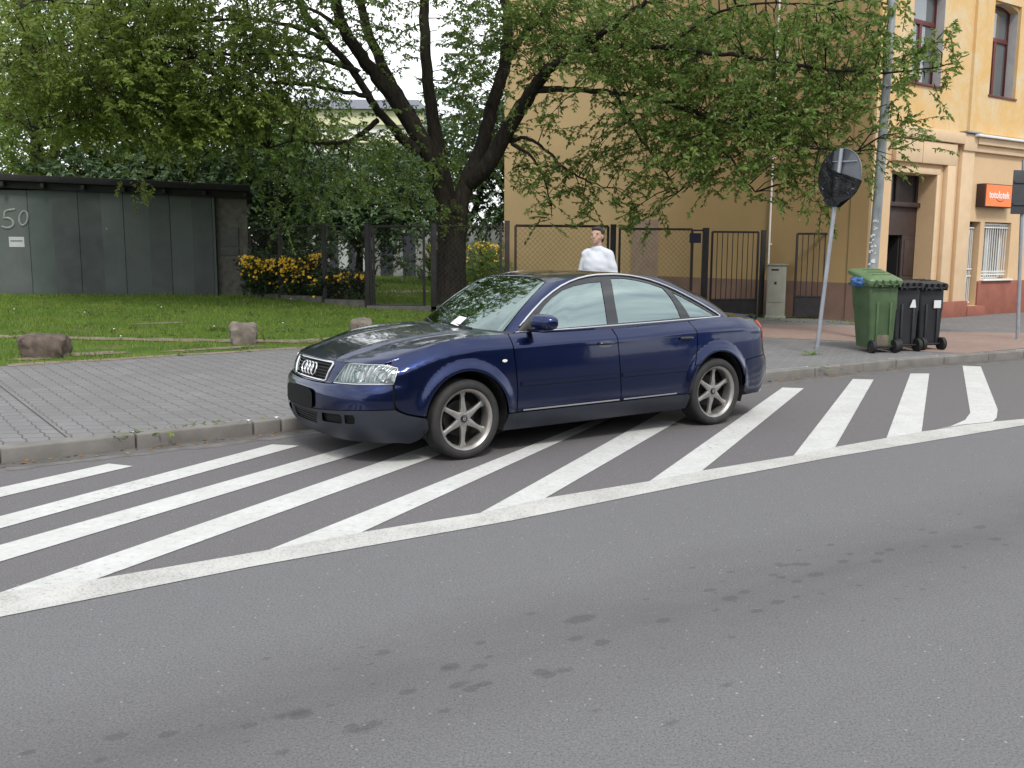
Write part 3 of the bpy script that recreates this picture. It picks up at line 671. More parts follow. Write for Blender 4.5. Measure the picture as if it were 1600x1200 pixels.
    for dd_, x0, x1 in ((d1, -.50, -1.535), (d2_, -1.565, -2.36)):
        n0 = S(x0); n1 = S(x1)
        surf_panel(shell, [(n0, .548), (n1, .548), (n1, .585), (n0, .585)], 'side_moulding', M['paint'], dd_, off=-.007, step=.04, **K)
        surf_panel(shell, [(n0, .541), (n1, .541), (n1, .547), (n0, .547)], 'moulding_shadow_gap', M['void'], dd_, off=-.0015, step=.04, **K)
        nn0, nn1 = S(x0-.02), S(x1+.14 if dd_ is d2_ else x1)
        surf_panel(shell, [(nn0, .346), (nn1, .346), (nn1, .358), (nn0, .358)], 'trim_strip', M['satin'], dd_, off=-.008, step=.04, **K)
    # ---- door handles
    for dd_, hx in ((d1, -1.385), (d2_, -2.335)):
        s0 = S(hx); hz = .845
        el = [(s0+.078*math.copysign(abs(math.cos(a))**.7, math.cos(a)), hz+.028*math.copysign(abs(math.sin(a))**.7, math.sin(a))) for a in np.linspace(0, 2*math.pi, 24, endpoint=False)]
        surf_panel(shell, el, 'handle_cup', M['gloss_black'], dd_, off=-.0015, step=.02, **K)
        m_ = MB(); pts = []
        for k in range(9):
            u_ = (k/8-.5)*.165; q = shell(s0+u_, hz+.006, -.012-.016*(1-(2*k/8-1)**4)); pts.append((q[0], q[1]*sg, q[2]))
        m_.tube(pts, [.004]+[.0125]*7+[.004], 10); h1 = m_.build('door_handle', M['paint'], dd_, True)
    # indicator repeater
    s0, z0 = inv(shell, 788.5, 563.5, (S(-.3), .76))
    m_ = MB(); el = []
    rel = [(s0+.024*math.cos(a), z0+.012*math.sin(a)) for a in np.linspace(0, 2*math.pi, 16, endpoint=False)]
    surf_panel(shell, rel, 'side_repeater', M['amber'], body, off=-.005, step=.01, **K)
    # ---- headlight: bowl, reflectors and clear lens
    hl = [(.522, .770), (.425, .634), (.6, .638), (.8, .641), (S(.607), .643), (S(.602), .66), (S(.575), .735), (S(.570), .752), (S(.63), .766), (S(.70), .774), (.75, .777), (.6, .777)]
    hroot = surf_panel(shell, shrink(hl, -.003), 'headlight', M['lens'], CARROOT, off=-.002, step=.03, **K)
    surf_panel(shell, shrink(hl, -.008), 'reflector', M['lamp_inner'], hroot, off=.034, step=.03, **K)
    q0 = [shell(a, b_) for a, b_ in hl]; 
    m_ = MB(); m_.tube([(p_[0]-.004, p_[1]*sg, p_[2]) for p_ in q0], .0045, 6, closed=True); m_.build('lamp_rim', M['satin'], hroot, True)
    for (sc, zc, rr_) in ((.695, .706, .057), (.905, .702, .047)):
        q = shell(sc, zc, .002); e_ = shell(sc+.01, zc, .002)-shell(sc-.01, zc, .002); nrm = np.array([e_[1], -e_[0], 0]); nrm /= np.linalg.norm(nrm); nrm[1] *= sg; q[1] *= sg
        Mx = Matrix.Translation(Vector(q)-Vector(nrm)*.008) @ Vector(nrm).to_track_quat('Z', 'Y').to_matrix().to_4x4()
        m_ = MB(); m_.lathe([(rr_, -.001), (rr_*.97, -.004), (rr_*.82, -.016), (rr_*.6, -.026), (rr_*.3, -.034), (.006, -.036), (0.0005, -.036)], 24, Mx); m_.build('lamp_bowl', M['chrome'], hroot, True)
    # lamp divider
    surf_panel(shell, [(.795, .65), (.808, .65), (.838, .765), (.825, .765)], 'lamp_divider', M['lamp_inner'], hroot, off=.006, step=.03, **K)
    surf_panel(shell, [(.425, .625), (S(.605), .635), (S(.605), .640), (.425, .631)], 'lamp_base_strip', M['satin'], body, off=-.001, step=.05, **K)
    # ---- glasshouse frame and side glass: outlines read from the photo (one side), mirrored for the other
    def gq(px, py, g0=None): return inv(green, px, py, g0 or (1.3, .5))
    dlo_px = [(803.5, 521.5), (812, 510), (822, 497.5), (834, 483.5), (848, 468.5), (862.5, 456.4), (876, 447), (890, 440), (903, 435.2), (917.5, 431.6), (931, 429.6), (945, 428.9), (959, 428.6), (972.5, 429.3), (986, 430.8), (1000, 433.4), (1014, 436.8), (1027.5, 441.3), (1041, 446.5), (1055, 452.8), (1069, 459.8), (1082.5, 467), (1096, 474.5), (1108, 481.8), (1118, 488), (1124.5, 493)]
    dlo = []; gs = (.95, .02)
    for q_ in dlo_px: gs = inv(green, *q_, gs); dlo.append(gs)
    base_px = [(1124.5, 495.2), (1085, 498.6), (1040, 502.4), (961.5, 508.8), (900, 513.7), (850, 517.8)]
    for q_ in base_px: gs = inv(green, *q_, gs); dlo.append(gs)
    dlo = [(a, max(b_, .012)) for a, b_ in dlo]
    qA = QL[3]+.01; qR = QL[12]-.04
    fr = [(qA, 0.0)]+[(q_, -.05) for q_ in np.linspace(qA+.05, qR, 10)]+[(qR, t_) for t_ in (.3, .6, .9)]+[(qR, 1.0)]+[(q_, 1.) for q_ in np.linspace(qR-.05, qA+.02, 24)]+[(qA, 1.)]+[(qA, t_) for t_ in (.8, .6, .4, .2)]
    surf_panel(green, fr, 'pillars', M['paint'], body, holes=[dlo], step=.03, **K)
    ws_ = surf_panel(green, dlo, 'window_frame', M['gloss_black'], CARROOT, step=.04, off=.010, **K) if False else None
    # black surround with openings for the three panes
    def poly_px(lst, g0=(1.6, .4)):
        o_ = []; g1 = g0
        for q_ in lst: g1 = inv(green, *q_, g1); o_.append(g1)
        return o_
    w1 = poly_px([(829, 515.5), (837, 499), (850, 479), (864, 463.5), (880, 452.5), (898, 446), (918, 441.6), (939.5, 439.6), (945, 470), (950, 505.6), (900, 510)])
    w2_ = poly_px([(955, 434.5), (975, 434.2), (996, 437.4), (1016, 442.3), (1036, 449.2), (1048, 463), (1058, 480), (1064.5, 496), (1020, 500), (967, 504.2), (961, 470)], (2.2, .5))
    w3 = poly_px([(1050, 455.5), (1066, 463), (1085, 473.5), (1104, 484.5), (1117, 492.3), (1100, 493.9), (1079, 495), (1068, 477)], (2.8, .4))
    fo = surf_panel(green, shrink(dlo, .004), 'window_frame', M['gloss_black'], CARROOT, holes=[w1, w2_, w3], step=.035, off=.007, **K)
    for wi, ww in enumerate((w1, w2_, w3)):
        surf_panel(green, shrink(ww, -.006), 'window', M['car_glass'], (d1, d2_, CARROOT)[wi] if False else CARROOT, step=.04, off=.011, **K)
    m_ = MB(); ring = green(np.array([a for a, b_ in dlo]), np.array([b_ for a, b_ in dlo]), -.002)
    m_.tube([(p_[0], p_[1]*sg, p_[2]) for p_ in ring], .0085, 8, closed=True); m_.build('chrome_trim', M['chrome'], fo, True)
    # shoulder ribbon between the doors and the glass
    m_ = MB(); xs_ = np.linspace(-.40, -3.12, 60)
    A_ = []; 
    for x_ in xs_:
        s_ = S(x_); a_ = shell(s_, float(ztop(s_))); qq = float(np.interp(-x_, -GB[3:12, 0], QL[3:12])); b_ = green(qq, .0); b_ = b_*.9985; A_.append((a_, b_))
    Vv = []
    for a_, b_ in A_: Vv += [(a_[0], a_[1]*sg, a_[2]), (b_[0], min(b_[1], a_[1]-.001)*sg, b_[2]-.002)]
    m_.add(Vv, [(2*i, 2*i+1, 2*i+3, 2*i+2) for i in range(len(A_)-1)]); m_.build('shoulder', M['paint'], body, True)
    # wheel well
    for wx_, wz_ in WC:
        m_ = MB(); Mx = Matrix.Translation((wx_, 0, wz_)) @ Matrix.Rotation(R(90)*(-sg), 4, 'X')
        pr_ = [(AR+.004, .866), (AR+.006, .84), (AR+.012, .60), (AR-.02, .55)]; na_ = 26; Vv = []
        for r_, h_ in pr_:
            for k in range(na_+1):
                a = R(-22)+R(224)*k/na_; Vv.append((wx_+r_*math.cos(a), sg*h_, wz_+r_*math.sin(a)))
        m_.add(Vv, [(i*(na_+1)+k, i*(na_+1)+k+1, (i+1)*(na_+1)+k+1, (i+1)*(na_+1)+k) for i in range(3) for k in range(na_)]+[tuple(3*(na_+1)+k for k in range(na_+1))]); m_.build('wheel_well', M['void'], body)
        # painted lip turned in around the arch
        cx_, cz_ = wx_, wz_; Vv = []; nA = 40
        for a in np.linspace(R(3), R(177), nA):
            s_ = S(cx_+AR*math.cos(a)); z_ = cz_+AR*math.sin(a); q1 = shell(s_, z_, .0); q2 = shell(s_, z_, .03)
            Vv += [(q1[0], q1[1]*sg, q1[2]), (q2[0], q2[1]*sg, q2[2])]
        m_ = MB(); m_.add(Vv, [(2*i, 2*i+1, 2*i+3, 2*i+2) for i in range(nA-1)]); m_.build('arch_return', M['paint'], body, True)
# windscreen, cowl, rear window
qA = QL[3]+.01
def two_sided(fn, poly, name, mat, parent, **kw):
    """panel that spans the middle of the car, parameters mirrored about zero"""
    def f2(q, t, off=0.):
        q = np.asarray(q, float); P_ = fn(np.abs(q), t, off); P_ = P_*np.stack([np.ones_like(q), np.where(q < 0, -1., 1.), np.ones_like(q)], -1); return P_
    return surf_panel(f2, poly, name, mat, parent, **kw)
wsp = [(q_, .0) for q_ in np.linspace(-qA+.02, qA-.02, 24)]+[(qA-.012, t_) for t_ in (.2, .4, .6, .8)]+[(q_, .985) for q_ in np.linspace(qA-.02, -qA+.02, 24)]+[(-qA+.012, t_) for t_ in (.8, .6, .4, .2)]
wsi = [(q_, .045) for q_ in np.linspace(-qA+.06, qA-.06, 24)]+[(qA-.05, t_) for t_ in (.2, .4, .6, .8)]+[(q_, .95) for q_ in np.linspace(qA-.06, -qA+.06, 24)]+[(-qA+.05, t_) for t_ in (.8, .6, .4, .2)]
wsf = two_sided(green, wsp, 'windscreen', M['windscreen'], CARROOT, step=.05, off=.002)
two_sided(green, wsp, 'windscreen_band', M['gloss_black'], wsf, holes=[wsi], step=.05, off=.006)
def rearf(q, t, off=0.): return green(QE-np.abs(q), t, off)*1.
def rear2(q, t, off=0.):
    q = np.asarray(q, float); P_ = green(QE-np.abs(q), t, off); return P_*np.stack([np.ones_like(q), np.where(q < 0, -1., 1.), np.ones_like(q)], -1)
wR = QE-(QL[12]-.04)-.01
rw = [(q_, .02) for q_ in np.linspace(-wR, wR, 20)]+[(q_, .97) for q_ in np.linspace(wR, -wR, 20)]
rwo = surf_panel(rear2, rw, 'rear_window', M['car_glass'], CARROOT, step=.06, off=.003)
# ---- roof
def grid_panel(fn, us, vs, name, mat, parent, closed=False):
    U, Vv = np.meshgrid(us, vs, indexing='ij'); P_ = fn(U.ravel(), Vv.ravel()); e = 1e-3
    du = fn(U.ravel()+e, Vv.ravel())-fn(U.ravel()-e, Vv.ravel()); dv_ = fn(U.ravel(), Vv.ravel()+e)-fn(U.ravel(), Vv.ravel()-e)
    nn = np.cross(du, dv_); nn /= np.linalg.norm(nn, axis=1)[:, None]+1e-12; nn[nn[:, 2] < 0] *= -1
    n, m = len(us), len(vs); Fq = np.array([(i*m+j, (i+1)*m+j, (i+1)*m+j+1, i*m+j+1) for i in range(n-1) for j in range(m-1)])
    fn_ = np.cross(P_[Fq[:, 1]]-P_[Fq[:, 0]], P_[Fq[:, 2]]-P_[Fq[:, 0]]); fl_ = np.sum(fn_*nn[Fq[:, 0]], 1) < 0; Fq[fl_] = Fq[fl_][:, ::-1]
    o = np_mesh(name, P_, Fq, mat, parent, True)
    if len(o.data.vertices) == len(nn): o.data.normals_split_custom_set_from_vertices([tuple(v) for v in nn])
    return o
qi0, qi1 = QL[4], QL[11]          # roof corner indices
qs_ = np.linspace(qi0, qi1, 60); rx = gt[0](qs_); ry = gt[1](qs_); rz_ = gt[2](qs_)
rzs = Spl(np.linspace(0, 1, 60), rz_); rxs = Spl(np.linspace(0, 1, 60), rx); rys = Spl(np.linspace(0, 1, 60), ry)
def topx(q): return gt[0](q), gt[1](q), gt[2](q)
def roof(a, b_):
    a = np.asarray(a, float); b_ = np.asarray(b_, float); ab = np.abs(b_); ac = np.clip(a, 0, 1)
    # edges: front curve param along q 0..qi0, rear QE..qi1
    xf, yf, zf = topx(ab*qi0); xr, yr, zr = topx(QE-ab*(QE-qi1)); xs_, ys_, zs_ = rxs(ac), rys(ac), rzs(ac)
    xc = xf+(xr-xf)*ac; wf_ = yf*(1-ac)+yr*ac; wside = rys(ac)
    # Coons-like blend
    x_ = (1-ac)*xf+ac*xr+(ab**1.0)*(xs_-((1-ac)*rxs(0.)+ac*rxs(1.)))
    y_ = (1-ac)*yf+ac*yr+ab*(ys_-((1-ac)*rys(0.)+ac*rys(1.)))
    z_ = (1-ac)*zf+ac*zr+ab**1.6*(zs_-((1-ac)*rzs(0.)+ac*rzs(1.)))
    arch = 4*ac*(1-ac); z_ = z_+(.092*(1-ab**1.6))*np.clip(arch, 0, 1)**.9+.012*(1-ab**3)*0
    return np.stack([x_, y_*np.sign(b_+1e-12), z_], -1)
bs_ = np.r_[-1, -.985, -.96, -.92, np.linspace(-.86, .86, 23), .92, .96, .985, 1]
grid_panel(roof, np.r_[0, .01, .03, .06, np.linspace(.1, .9, 24), .94, .97, .99, 1], bs_, 'roof', M['paint'], body)
# ---- bonnet with the wing tops
sB0 = S(.60); sB1 = S(-.437)
Xc_ = Spl([0, .06, .13, .25, .45, .65, .85, 1.], [.782, .815, .842, .882, .925, .952, .968, .975])
def bonnet(a, b_):
    a = np.asarray(a, float); b_ = np.asarray(b_, float); ab = np.abs(b_); ac = np.clip(a, 0, 1)
    # nose edge: shell top from the middle to x=.60
    sn = np.interp(ab, np.linspace(0, 1, 60), np.linspace(0, sB0, 60)); pn = shell(sn, ztop(sn))
    ss_ = sB0+(sB1-sB0)*ac; psd = shell(ss_, ztop(ss_))
    # rear edge: follows the foot of the windscreen
    qq = np.interp(ab, [0, .42, .72, .90, 1], [0, .30, .53, .72, .80]); pc = green(np.minimum(qq, qA+.1), np.zeros_like(ab)); 
    xc = pc[..., 0]+.055*(1-ab**4); yc = pc[..., 1]
    x1 = np.where(ab >= .999, psd[..., 0], 0)
    c00 = shell(sB0, float(ztop(sB0))); c10 = shell(sB1, float(ztop(sB1)))
    yc = yc+(c10[1]-green(.80, 0.)[1])*ab**6
    xc = xc+(c10[0]-(green(.80, 0.)[0]))*ab**6
    lin = (1-ac)[..., None]*c00+ac[..., None]*c10
    x_ = (1-ac)*pn[..., 0]+ac*xc+ab*(psd[..., 0]-lin[..., 0])
    y_ = (1-ac)*pn[..., 1]+ac*yc+ab*(psd[..., 1]-lin[..., 1])
    zs_ = psd[..., 2]; zc_ = Xc_(ac)+0*zs_
    zn = pn[..., 2]
    k = 1-ab**3.2
    z_ = zs_+(zc_-zs_)*k+(zn-(float(ztop(sB0))+(0.782-float(ztop(sB0)))*k))*(1-ac)**3
    # two raised lines run from the grille corners to the windscreen
    rl = .34+.20*ac; z_ = z_+.010*np.exp(-((ab-rl)/.05)**2)*sstep(0, .12, ac)*(1-sstep(.75, 1., ac))-.008*sstep(rl, rl+.12, ab)*sstep(0, .15, ac)*(1-sstep(.8, 1., ac))*(1-sstep(.8, .95, ab))
    return np.stack([x_, y_*np.sign(b_+1e-12), z_], -1)
ua = np.r_[0, .006, .015, .03, .05, np.linspace(.075, 1, 44)]
grid_panel(bonnet, ua, np.linspace(-.893, .893, 61), 'bonnet', M['paint'], CARROOT)
for sg in (-1, 1):
    grid_panel(bonnet, ua, sg*np.r_[.900, .92, .94, .955, .97, .98, .99, .996, 1.], 'wing_top', M['paint'], body)
# ---- boot lid
sT0 = S(-3.02); sT1 = S(-3.62)
def boot(a, b_):
    a = np.asarray(a, float); b_ = np.asarray(b_, float); ab = np.abs(b_); ac = np.clip(a, 0, 1)
    q0_ = QL[11]-.02; pn = green(QE-ab*(QE-q0_), np.zeros_like(ab))
    st = SEND-ab*(SEND-sT1); pr = shell(st, ztop(st)); ss_ = sT0+(sT1-sT0)*ac; psd = shell(ss_, ztop(ss_)); c0 = shell(sT0, float(ztop(sT0))); c1 = shell(sT1, float(ztop(sT1)))
    n1 = green(q0_, 0.)
    lin = (1-ac)[..., None]*n1+ac[..., None]*c1
    P_ = (1-ac)[..., None]*pn+ac[..., None]*pr+(ab**3)[..., None]*(psd-lin)
    P_[..., 2] = P_[..., 2]+.022*(1-ab**3)*np.sin(np.pi*ac)**.8+.010*sstep(.75, 1., ac)*(1-ab**4)
    P_[..., 1] *= np.sign(b_+1e-12); return P_
grid_panel(boot, np.linspace(0, 1, 22), np.linspace(-1, 1, 41), 'boot_lid', M['paint'], CARROOT)
lipm = MB(); lp = []
for b_ in np.linspace(-.9, .9, 25):
    q = boot(np.array(.97), np.array(b_)); lp.append((q[0], q[1], q[2]+.012))
lipm.tube(lp, .014, 8); lipm.build('boot_spoiler', M['paint'], CARROOT, True)
# ---- cowl and dark floor
m_ = MB(); Vv = []
for q_ in np.linspace(-.80, .80, 30):
    a_ = bonnet(np.array(1.), np.array(np.clip(q_/.80, -1, 1))); b_ = green(abs(q_), .05); Vv += [(a_[0]+.01, a_[1], a_[2]-.014), (b_[0]-.01, b_[1]*(1 if q_ >= 0 else -1), b_[2]-.004)]
m_.add(Vv, [(2*i, 2*i+1, 2*i+3, 2*i+2) for i in range(29)]); m_.build('cowl', M['black_plastic'], body, True)
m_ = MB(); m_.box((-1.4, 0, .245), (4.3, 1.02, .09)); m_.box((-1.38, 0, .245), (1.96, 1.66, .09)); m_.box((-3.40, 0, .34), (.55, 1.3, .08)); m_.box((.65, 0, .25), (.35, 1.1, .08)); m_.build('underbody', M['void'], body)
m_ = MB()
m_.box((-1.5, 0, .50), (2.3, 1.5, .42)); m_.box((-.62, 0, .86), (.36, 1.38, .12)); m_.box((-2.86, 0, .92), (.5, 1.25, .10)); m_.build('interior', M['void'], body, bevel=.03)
for (sx_, sy_) in ((-1.32, .36), (-1.32, -.36), (-2.28, .40), (-2.28, -.40)):
    m_ = MB(); m_.box((sx_, sy_, .98), (.14, .48, .56), M=Matrix.Rotation(R(-14), 3, 'Y')); m_.box((sx_-.10, sy_, 1.235 if sx_ > -2 else 1.17), (.09, .25, .14), M=Matrix.Rotation(R(-8), 3, 'Y')); m_.build('seat', M['seat'], CARROOT, bevel=.04, seg=3)
m_ = MB(); m_.tube([(-.93+.05*math.cos(a)*-1, .36+.18*math.sin(a), .985+.17*math.cos(a)) for a in np.linspace(0, 2*math.pi, 28, endpoint=False)], .013, 8, closed=True); m_.tube([(-.93, .36, .985), (-.70, .36, .90)], .03, 8); m_.tube([(-.93, .2, .985), (-.93, .52, .985)], .016, 6); m_.build('steering_wheel', M['black_plastic'], CARROOT, True)
m_ = MB(); m_.box((-1.02, 0, 1.335), (.02, .22, .06)); m_.build('rear_view_mirror', M['black_plastic'], CARROOT, bevel=.01)
# ---- grille, rings, plate
def nose(y, z, off=0.):
    s_ = np.interp(np.abs(y), [0, .2192, .4], [0, .22, .402]); P_ = shell(s_, z, off); P_[..., 1] *= np.sign(np.asarray(y)+1e-12); return P_
gr = [(-.372, .752), (-.295, .622), (.295, .622), (.372, .752)]
grp = surf_panel(nose, [(-.375, .778), (-.315, .618), (.315, .618), (.375, .778)], 'grille', M['void'], CARROOT, off=.022, step=.03)
def trap(pts, n=10):
    o_ = []
    for i in range(len(pts)):
        a = np.array(pts[i]); b_ = np.array(pts[(i+1) % len(pts)])
        for k in range(n):
            o_.append(a+(b_-a)*k/n)
    return o_
m_ = MB(); m_.tube([tuple(nose(a, b_, -.004)) for a, b_ in trap([(-.345, .771), (-.362, .758), (-.318, .640), (-.298, .630), (.298, .630), (.318, .640), (.362, .758), (.345, .771)], 8)], .0095, 8, closed=True); m_.build('grille_frame', M['chrome'], grp, True)
for k in range(5):
    zz = .653+k*.0235; wd = .304+(zz-.63)/.14*.044
    m_ = MB(); m_.tube([tuple(nose(y_, zz, .004)) for y_ in np.linspace(-wd, wd, 17)], .0048, 6); m_.build('grille_bar', M['black_plastic'], grp, True)
    m_ = MB(); m_.tube([tuple(nose(y_, zz+.004, -.001)) for y_ in np.linspace(-wd, wd, 17)], .0022, 5); m_.build('bar_edge', M['trim_grey'], grp, True)
for k in range(-2, 2):
    yy = (k+.5)*.064; m_ = MB()
    m_.tube([tuple(nose(yy+.0455*math.cos(a), .702+.0455*math.sin(a), -.016)) for a in np.linspace(0, 2*math.pi, 30, endpoint=False)], .0068, 8, closed=True); m_.build('emblem_ring', M['chrome'], grp, True)
# painted nose surround between grille and lamps
for mir in (False, True):
    surf_panel(shell, [(0, .612), (.405, .621), (.418, .634), (.512, .770), (.52, .782), (0, .782), (0, .777), (.352, .776), (.371, .762), (.326, .634), (.304, .621), (0, .619)][::-1], 'grille_surround', M['paint'], body, mirror=mir, step=.03, off=.0)
m_ = MB(); el = []
for a in np.linspace(0, 2*math.pi, 40, endpoint=False):
    el.append((.262*math.copysign(abs(math.cos(a))**.32, math.cos(a)), .478+.082*math.copysign(abs(math.sin(a))**.45, math.sin(a))))
V2, T = cdt_mesh(el, step=.04)
def plate_fn(y, z, off=0.): P_ = nose(y*.93, z, off); P_[..., 0] = 1.008-off-(np.asarray(y)**2)*.10; P_[..., 1] = y-.05; return P_
surf_panel(plate_fn, el, 'number_plate', M['plate_black'], CARROOT, step=.04, off=-.008)
# ---- mirrors
for sg in (1, -1):
    m_ = MB(); prof = []
    nu, nv = 18, 12; Vv = []
    for i in range(nu+1):
        th = math.pi*i/nu
        for j in range(nv*2):
            ph = 2*math.pi*j/(nv*2)
            e1 = .75
            cx_ = math.copysign(abs(math.sin(th))**e1, math.sin(th))*math.copysign(abs(math.cos(ph))**e1, math.cos(ph)); cy_ = math.copysign(abs(math.cos(th))**e1, math.cos(th)); cz_ = math.copysign(abs(math.sin(th))**e1, math.sin(th))*math.copysign(abs(math.sin(ph))**e1, math.sin(ph))
            x_ = cx_*.075*(1.15 if cx_ > 0 else .35); y_ = cy_*.115; z_ = cz_*.068*(1+.18*cy_*-1*0-.12*cy_)
            Vv.append((-.700+x_-cy_*.035-(.17 if sg < 0 else 0), sg*(.955+y_-(.05 if sg < 0 else 0)), 1.060+z_))
    m_.add(Vv, [(i*nv*2+j, i*nv*2+(j+1) % (nv*2), (i+1)*nv*2+(j+1) % (nv*2), (i+1)*nv*2+j) for i in range(nu) for j in range(nv*2)])
    mo = m_.build('wing_mirror', M['paint'], CARROOT, True)
    m_ = MB(); m_.tube([(-.66-(.17 if sg < 0 else 0), sg*.775, .995), (-.68-(.17 if sg < 0 else 0), sg*.86, 1.0), (-.69-(.17 if sg < 0 else 0), sg*.90, 1.02)], [.022, .026, .03], 8); m_.build('mirror_arm', M['black_plastic'], mo, True)
    m_ = MB(); m_.lathe([(.0005, 0), (.05, 0), (.052, -.003)], 20, Matrix.Translation((-.733-(.17 if sg < 0 else 0), sg*(.955 if sg > 0 else .905), 1.06)) @ Matrix.Rotation(R(-90), 4, 'Y') @ Matrix.Diagonal((1, 1.7, 1, 1))); m_.build('mirror_glass', M['chrome'], mo, True)
    # black triangle at the foot of the A-pillar
    tri = poly_px([(807, 519.2), (838, 483), (840, 492), (829, 517.6)], (1., .05))
    surf_panel(green, tri, 'mirror_patch', M['black_plastic'], body, off=-.001, step=.04, mirror=(sg < 0))
# ---- wipers and the slip of paper
for a_, b_ in (((.32, .02), (-.30, .10)), ((-.35, .02), (-.75*.9, .10))):
    m_ = MB(); pts = []
    for k in range(9):
        u_ = a_[0]+(b_[0]-a_[0])*k/8; v_ = a_[1]+(b_[1]-a_[1])*k/8; q = green(abs(u_), v_, -.018); pts.append((q[0]+.0, q[1]*(1 if u_ >= 0 else -1), q[2]))
    m_.tube(pts, .007, 6); m_.build('wiper', M['black_plastic'], CARROOT, True)
sa = inv(green, 717, 506, (.1, .1)); 
def plp(u_, v_, o_): q = green(abs(u_), v_, o_); return (q[0], q[1]*(1 if u_ >= 0 else -1), q[2])
Mpap = MB(); u0 = sa[0]; v0_ = sa[1]
cs = [plp(u0-.075, v0_-.03, -.030), plp(u0+.055, v0_-.045, -.020), plp(u0+.075, v0_+.09, -.024), plp(u0-.05, v0_+.10, -.03)]
Mpap.add(cs+[(p_[0]-.001, p_[1], p_[2]-.0015) for p_ in cs], [(0, 1, 2, 3), (4, 7, 6, 5), (0, 4, 5, 1), (1, 5, 6, 2), (2, 6, 7, 3), (3, 7, 4, 0)])
tk = Mpap.build('paper_slip', M['white_paper'], None); tk.matrix_world = CARROOT.matrix_world; tk.location = CARROOT.location; tk.rotation_euler = CARROOT.rotation_euler
tag(tk, 'white paper slip tucked under the wiper of the blue car', 'paper slip')
# ---- wheels
def make_wheel(parent, x, y, sg, steer=0., rot=0.):
    root = empty('wheel', (x, y*sg, .317), steer); root.parent = parent
    Mx = Matrix.Rotation(R(-90)*sg, 4, 'X')      # local z -> outward
    Rt = .317
    tp = [(.243, -.105), (.262, -.112), (.285, -.112), (.303, -.104), (.313, -.090)]
    for gx_ in (-.06, -.02, .02, .06): tp += [(Rt, gx_-.016), (Rt, gx_+.012), (Rt-.007, gx_+.014), (Rt-.007, gx_+.018)] if gx_ < .06 else [(Rt, gx_-.016), (Rt, gx_+.02)]
    tp += [(.313, .092), (.303, .106), (.288, .113), (.270, .114), (.256, .110), (.246, .100), (.240, .085)]
    m_ = MB(); m_.lathe(tp, 64, Mx); ty = m_.build('tyre', M['tyre'], root, True, angle=35)
    m_ = MB(); m_.lathe([(.232, -.10), (.226, -.02), (.214, .04), (.217, .07), (.222, .085), (.235, .095), (.243, .101), (.246, .097), (.244, .088)], 64, Mx); rim = m_.build('rim', M['alloy'], root, True, angle=50)
    m_ = MB(); m_.lathe([(.222, -.02), (.222, -.06), (.06, -.06), (.0005, -.06)], 40, Mx); m_.build('inner_barrel', M['void'], rim)
    m_ = MB(); m_.lathe([(.145, -.035), (.145, -.02), (.07, -.02), (.07, .0), (.0005, .0)], 40, Mx); m_.build('brake_disc', M['alloy_dark'], root, True)
    m_ = MB()
    for k in range(6):
        a = 2*math.pi*k/6+rot; ca, sa_ = math.cos(a), math.sin(a)
        st = [(.040, .034, .055, .028), (.085, .0245, .058, .030), (.135, .0185, .050, .028), (.180, .0170, .047, .028), (.214, .028, .050, .030)]
        Vv = []
        for r_, hw, zz, th in st:
            for (u_, v_) in ((-hw, zz-th), (-hw, zz-.006), (-hw*.55, zz), (hw*.55, zz), (hw, zz-.006), (hw, zz-th)):
                Vv.append(Mx @ Vector((r_*ca-u_*sa_, r_*sa_+u_*ca, v_)))
        n = 6; m_.add(Vv, [(i*n+j, i*n+(j+1) % n, (i+1)*n+(j+1) % n, (i+1)*n+j) for i in range(4) for j in range(n)]+[tuple(range(n))[::-1]])
        # bolt on the lip near each spoke, and wheel bolts around the hub
    m_.lathe([(.062, .02), (.062, .048), (.056, .056), (.034, .058), (.032, .050), (.0005, .050)], 32, Mx); sp_ = m_
    m_ = MB(); m_.lathe([(.027, .048), (.026, .060), (.018, .063), (.0005, .064)], 24, Mx); m_.build('hub_cap', M['gloss_black'], rim, True)
    m_ = MB(); m_.lathe([(.012, .064), (.012, .0665), (.008, .0665), (.008, .064)], 16, Mx); m_.build('hub_badge', M['chrome'], rim, True)
    m_ = sp_
    for k in range(5):
        a = 2*math.pi*k/5+.3; m_.lathe([(.008, .05), (.008, .059), (.0005, .061)], 8, Mx @ Matrix.Translation((.046*math.cos(a), .046*math.sin(a), 0)))
    for k in range(30):
        a = 2*math.pi*k/30; m_.lathe([(.0045, .066), (.0045, .078), (.0005, .079)], 6, Mx @ Matrix.Translation((.2195*math.cos(a), .2195*math.sin(a), 0)))
    m_.build('spokes', M['alloy'], rim, True, angle=45)
    return root
make_wheel(CARROOT, 0, .775, 1, R(2), .18+.35); make_wheel(CARROOT, 0, .775, -1, R(2)); make_wheel(CARROOT, -2.76, .775, 1, 0, .42); make_wheel(CARROOT, -2.76, .775, -1, 0, .5)
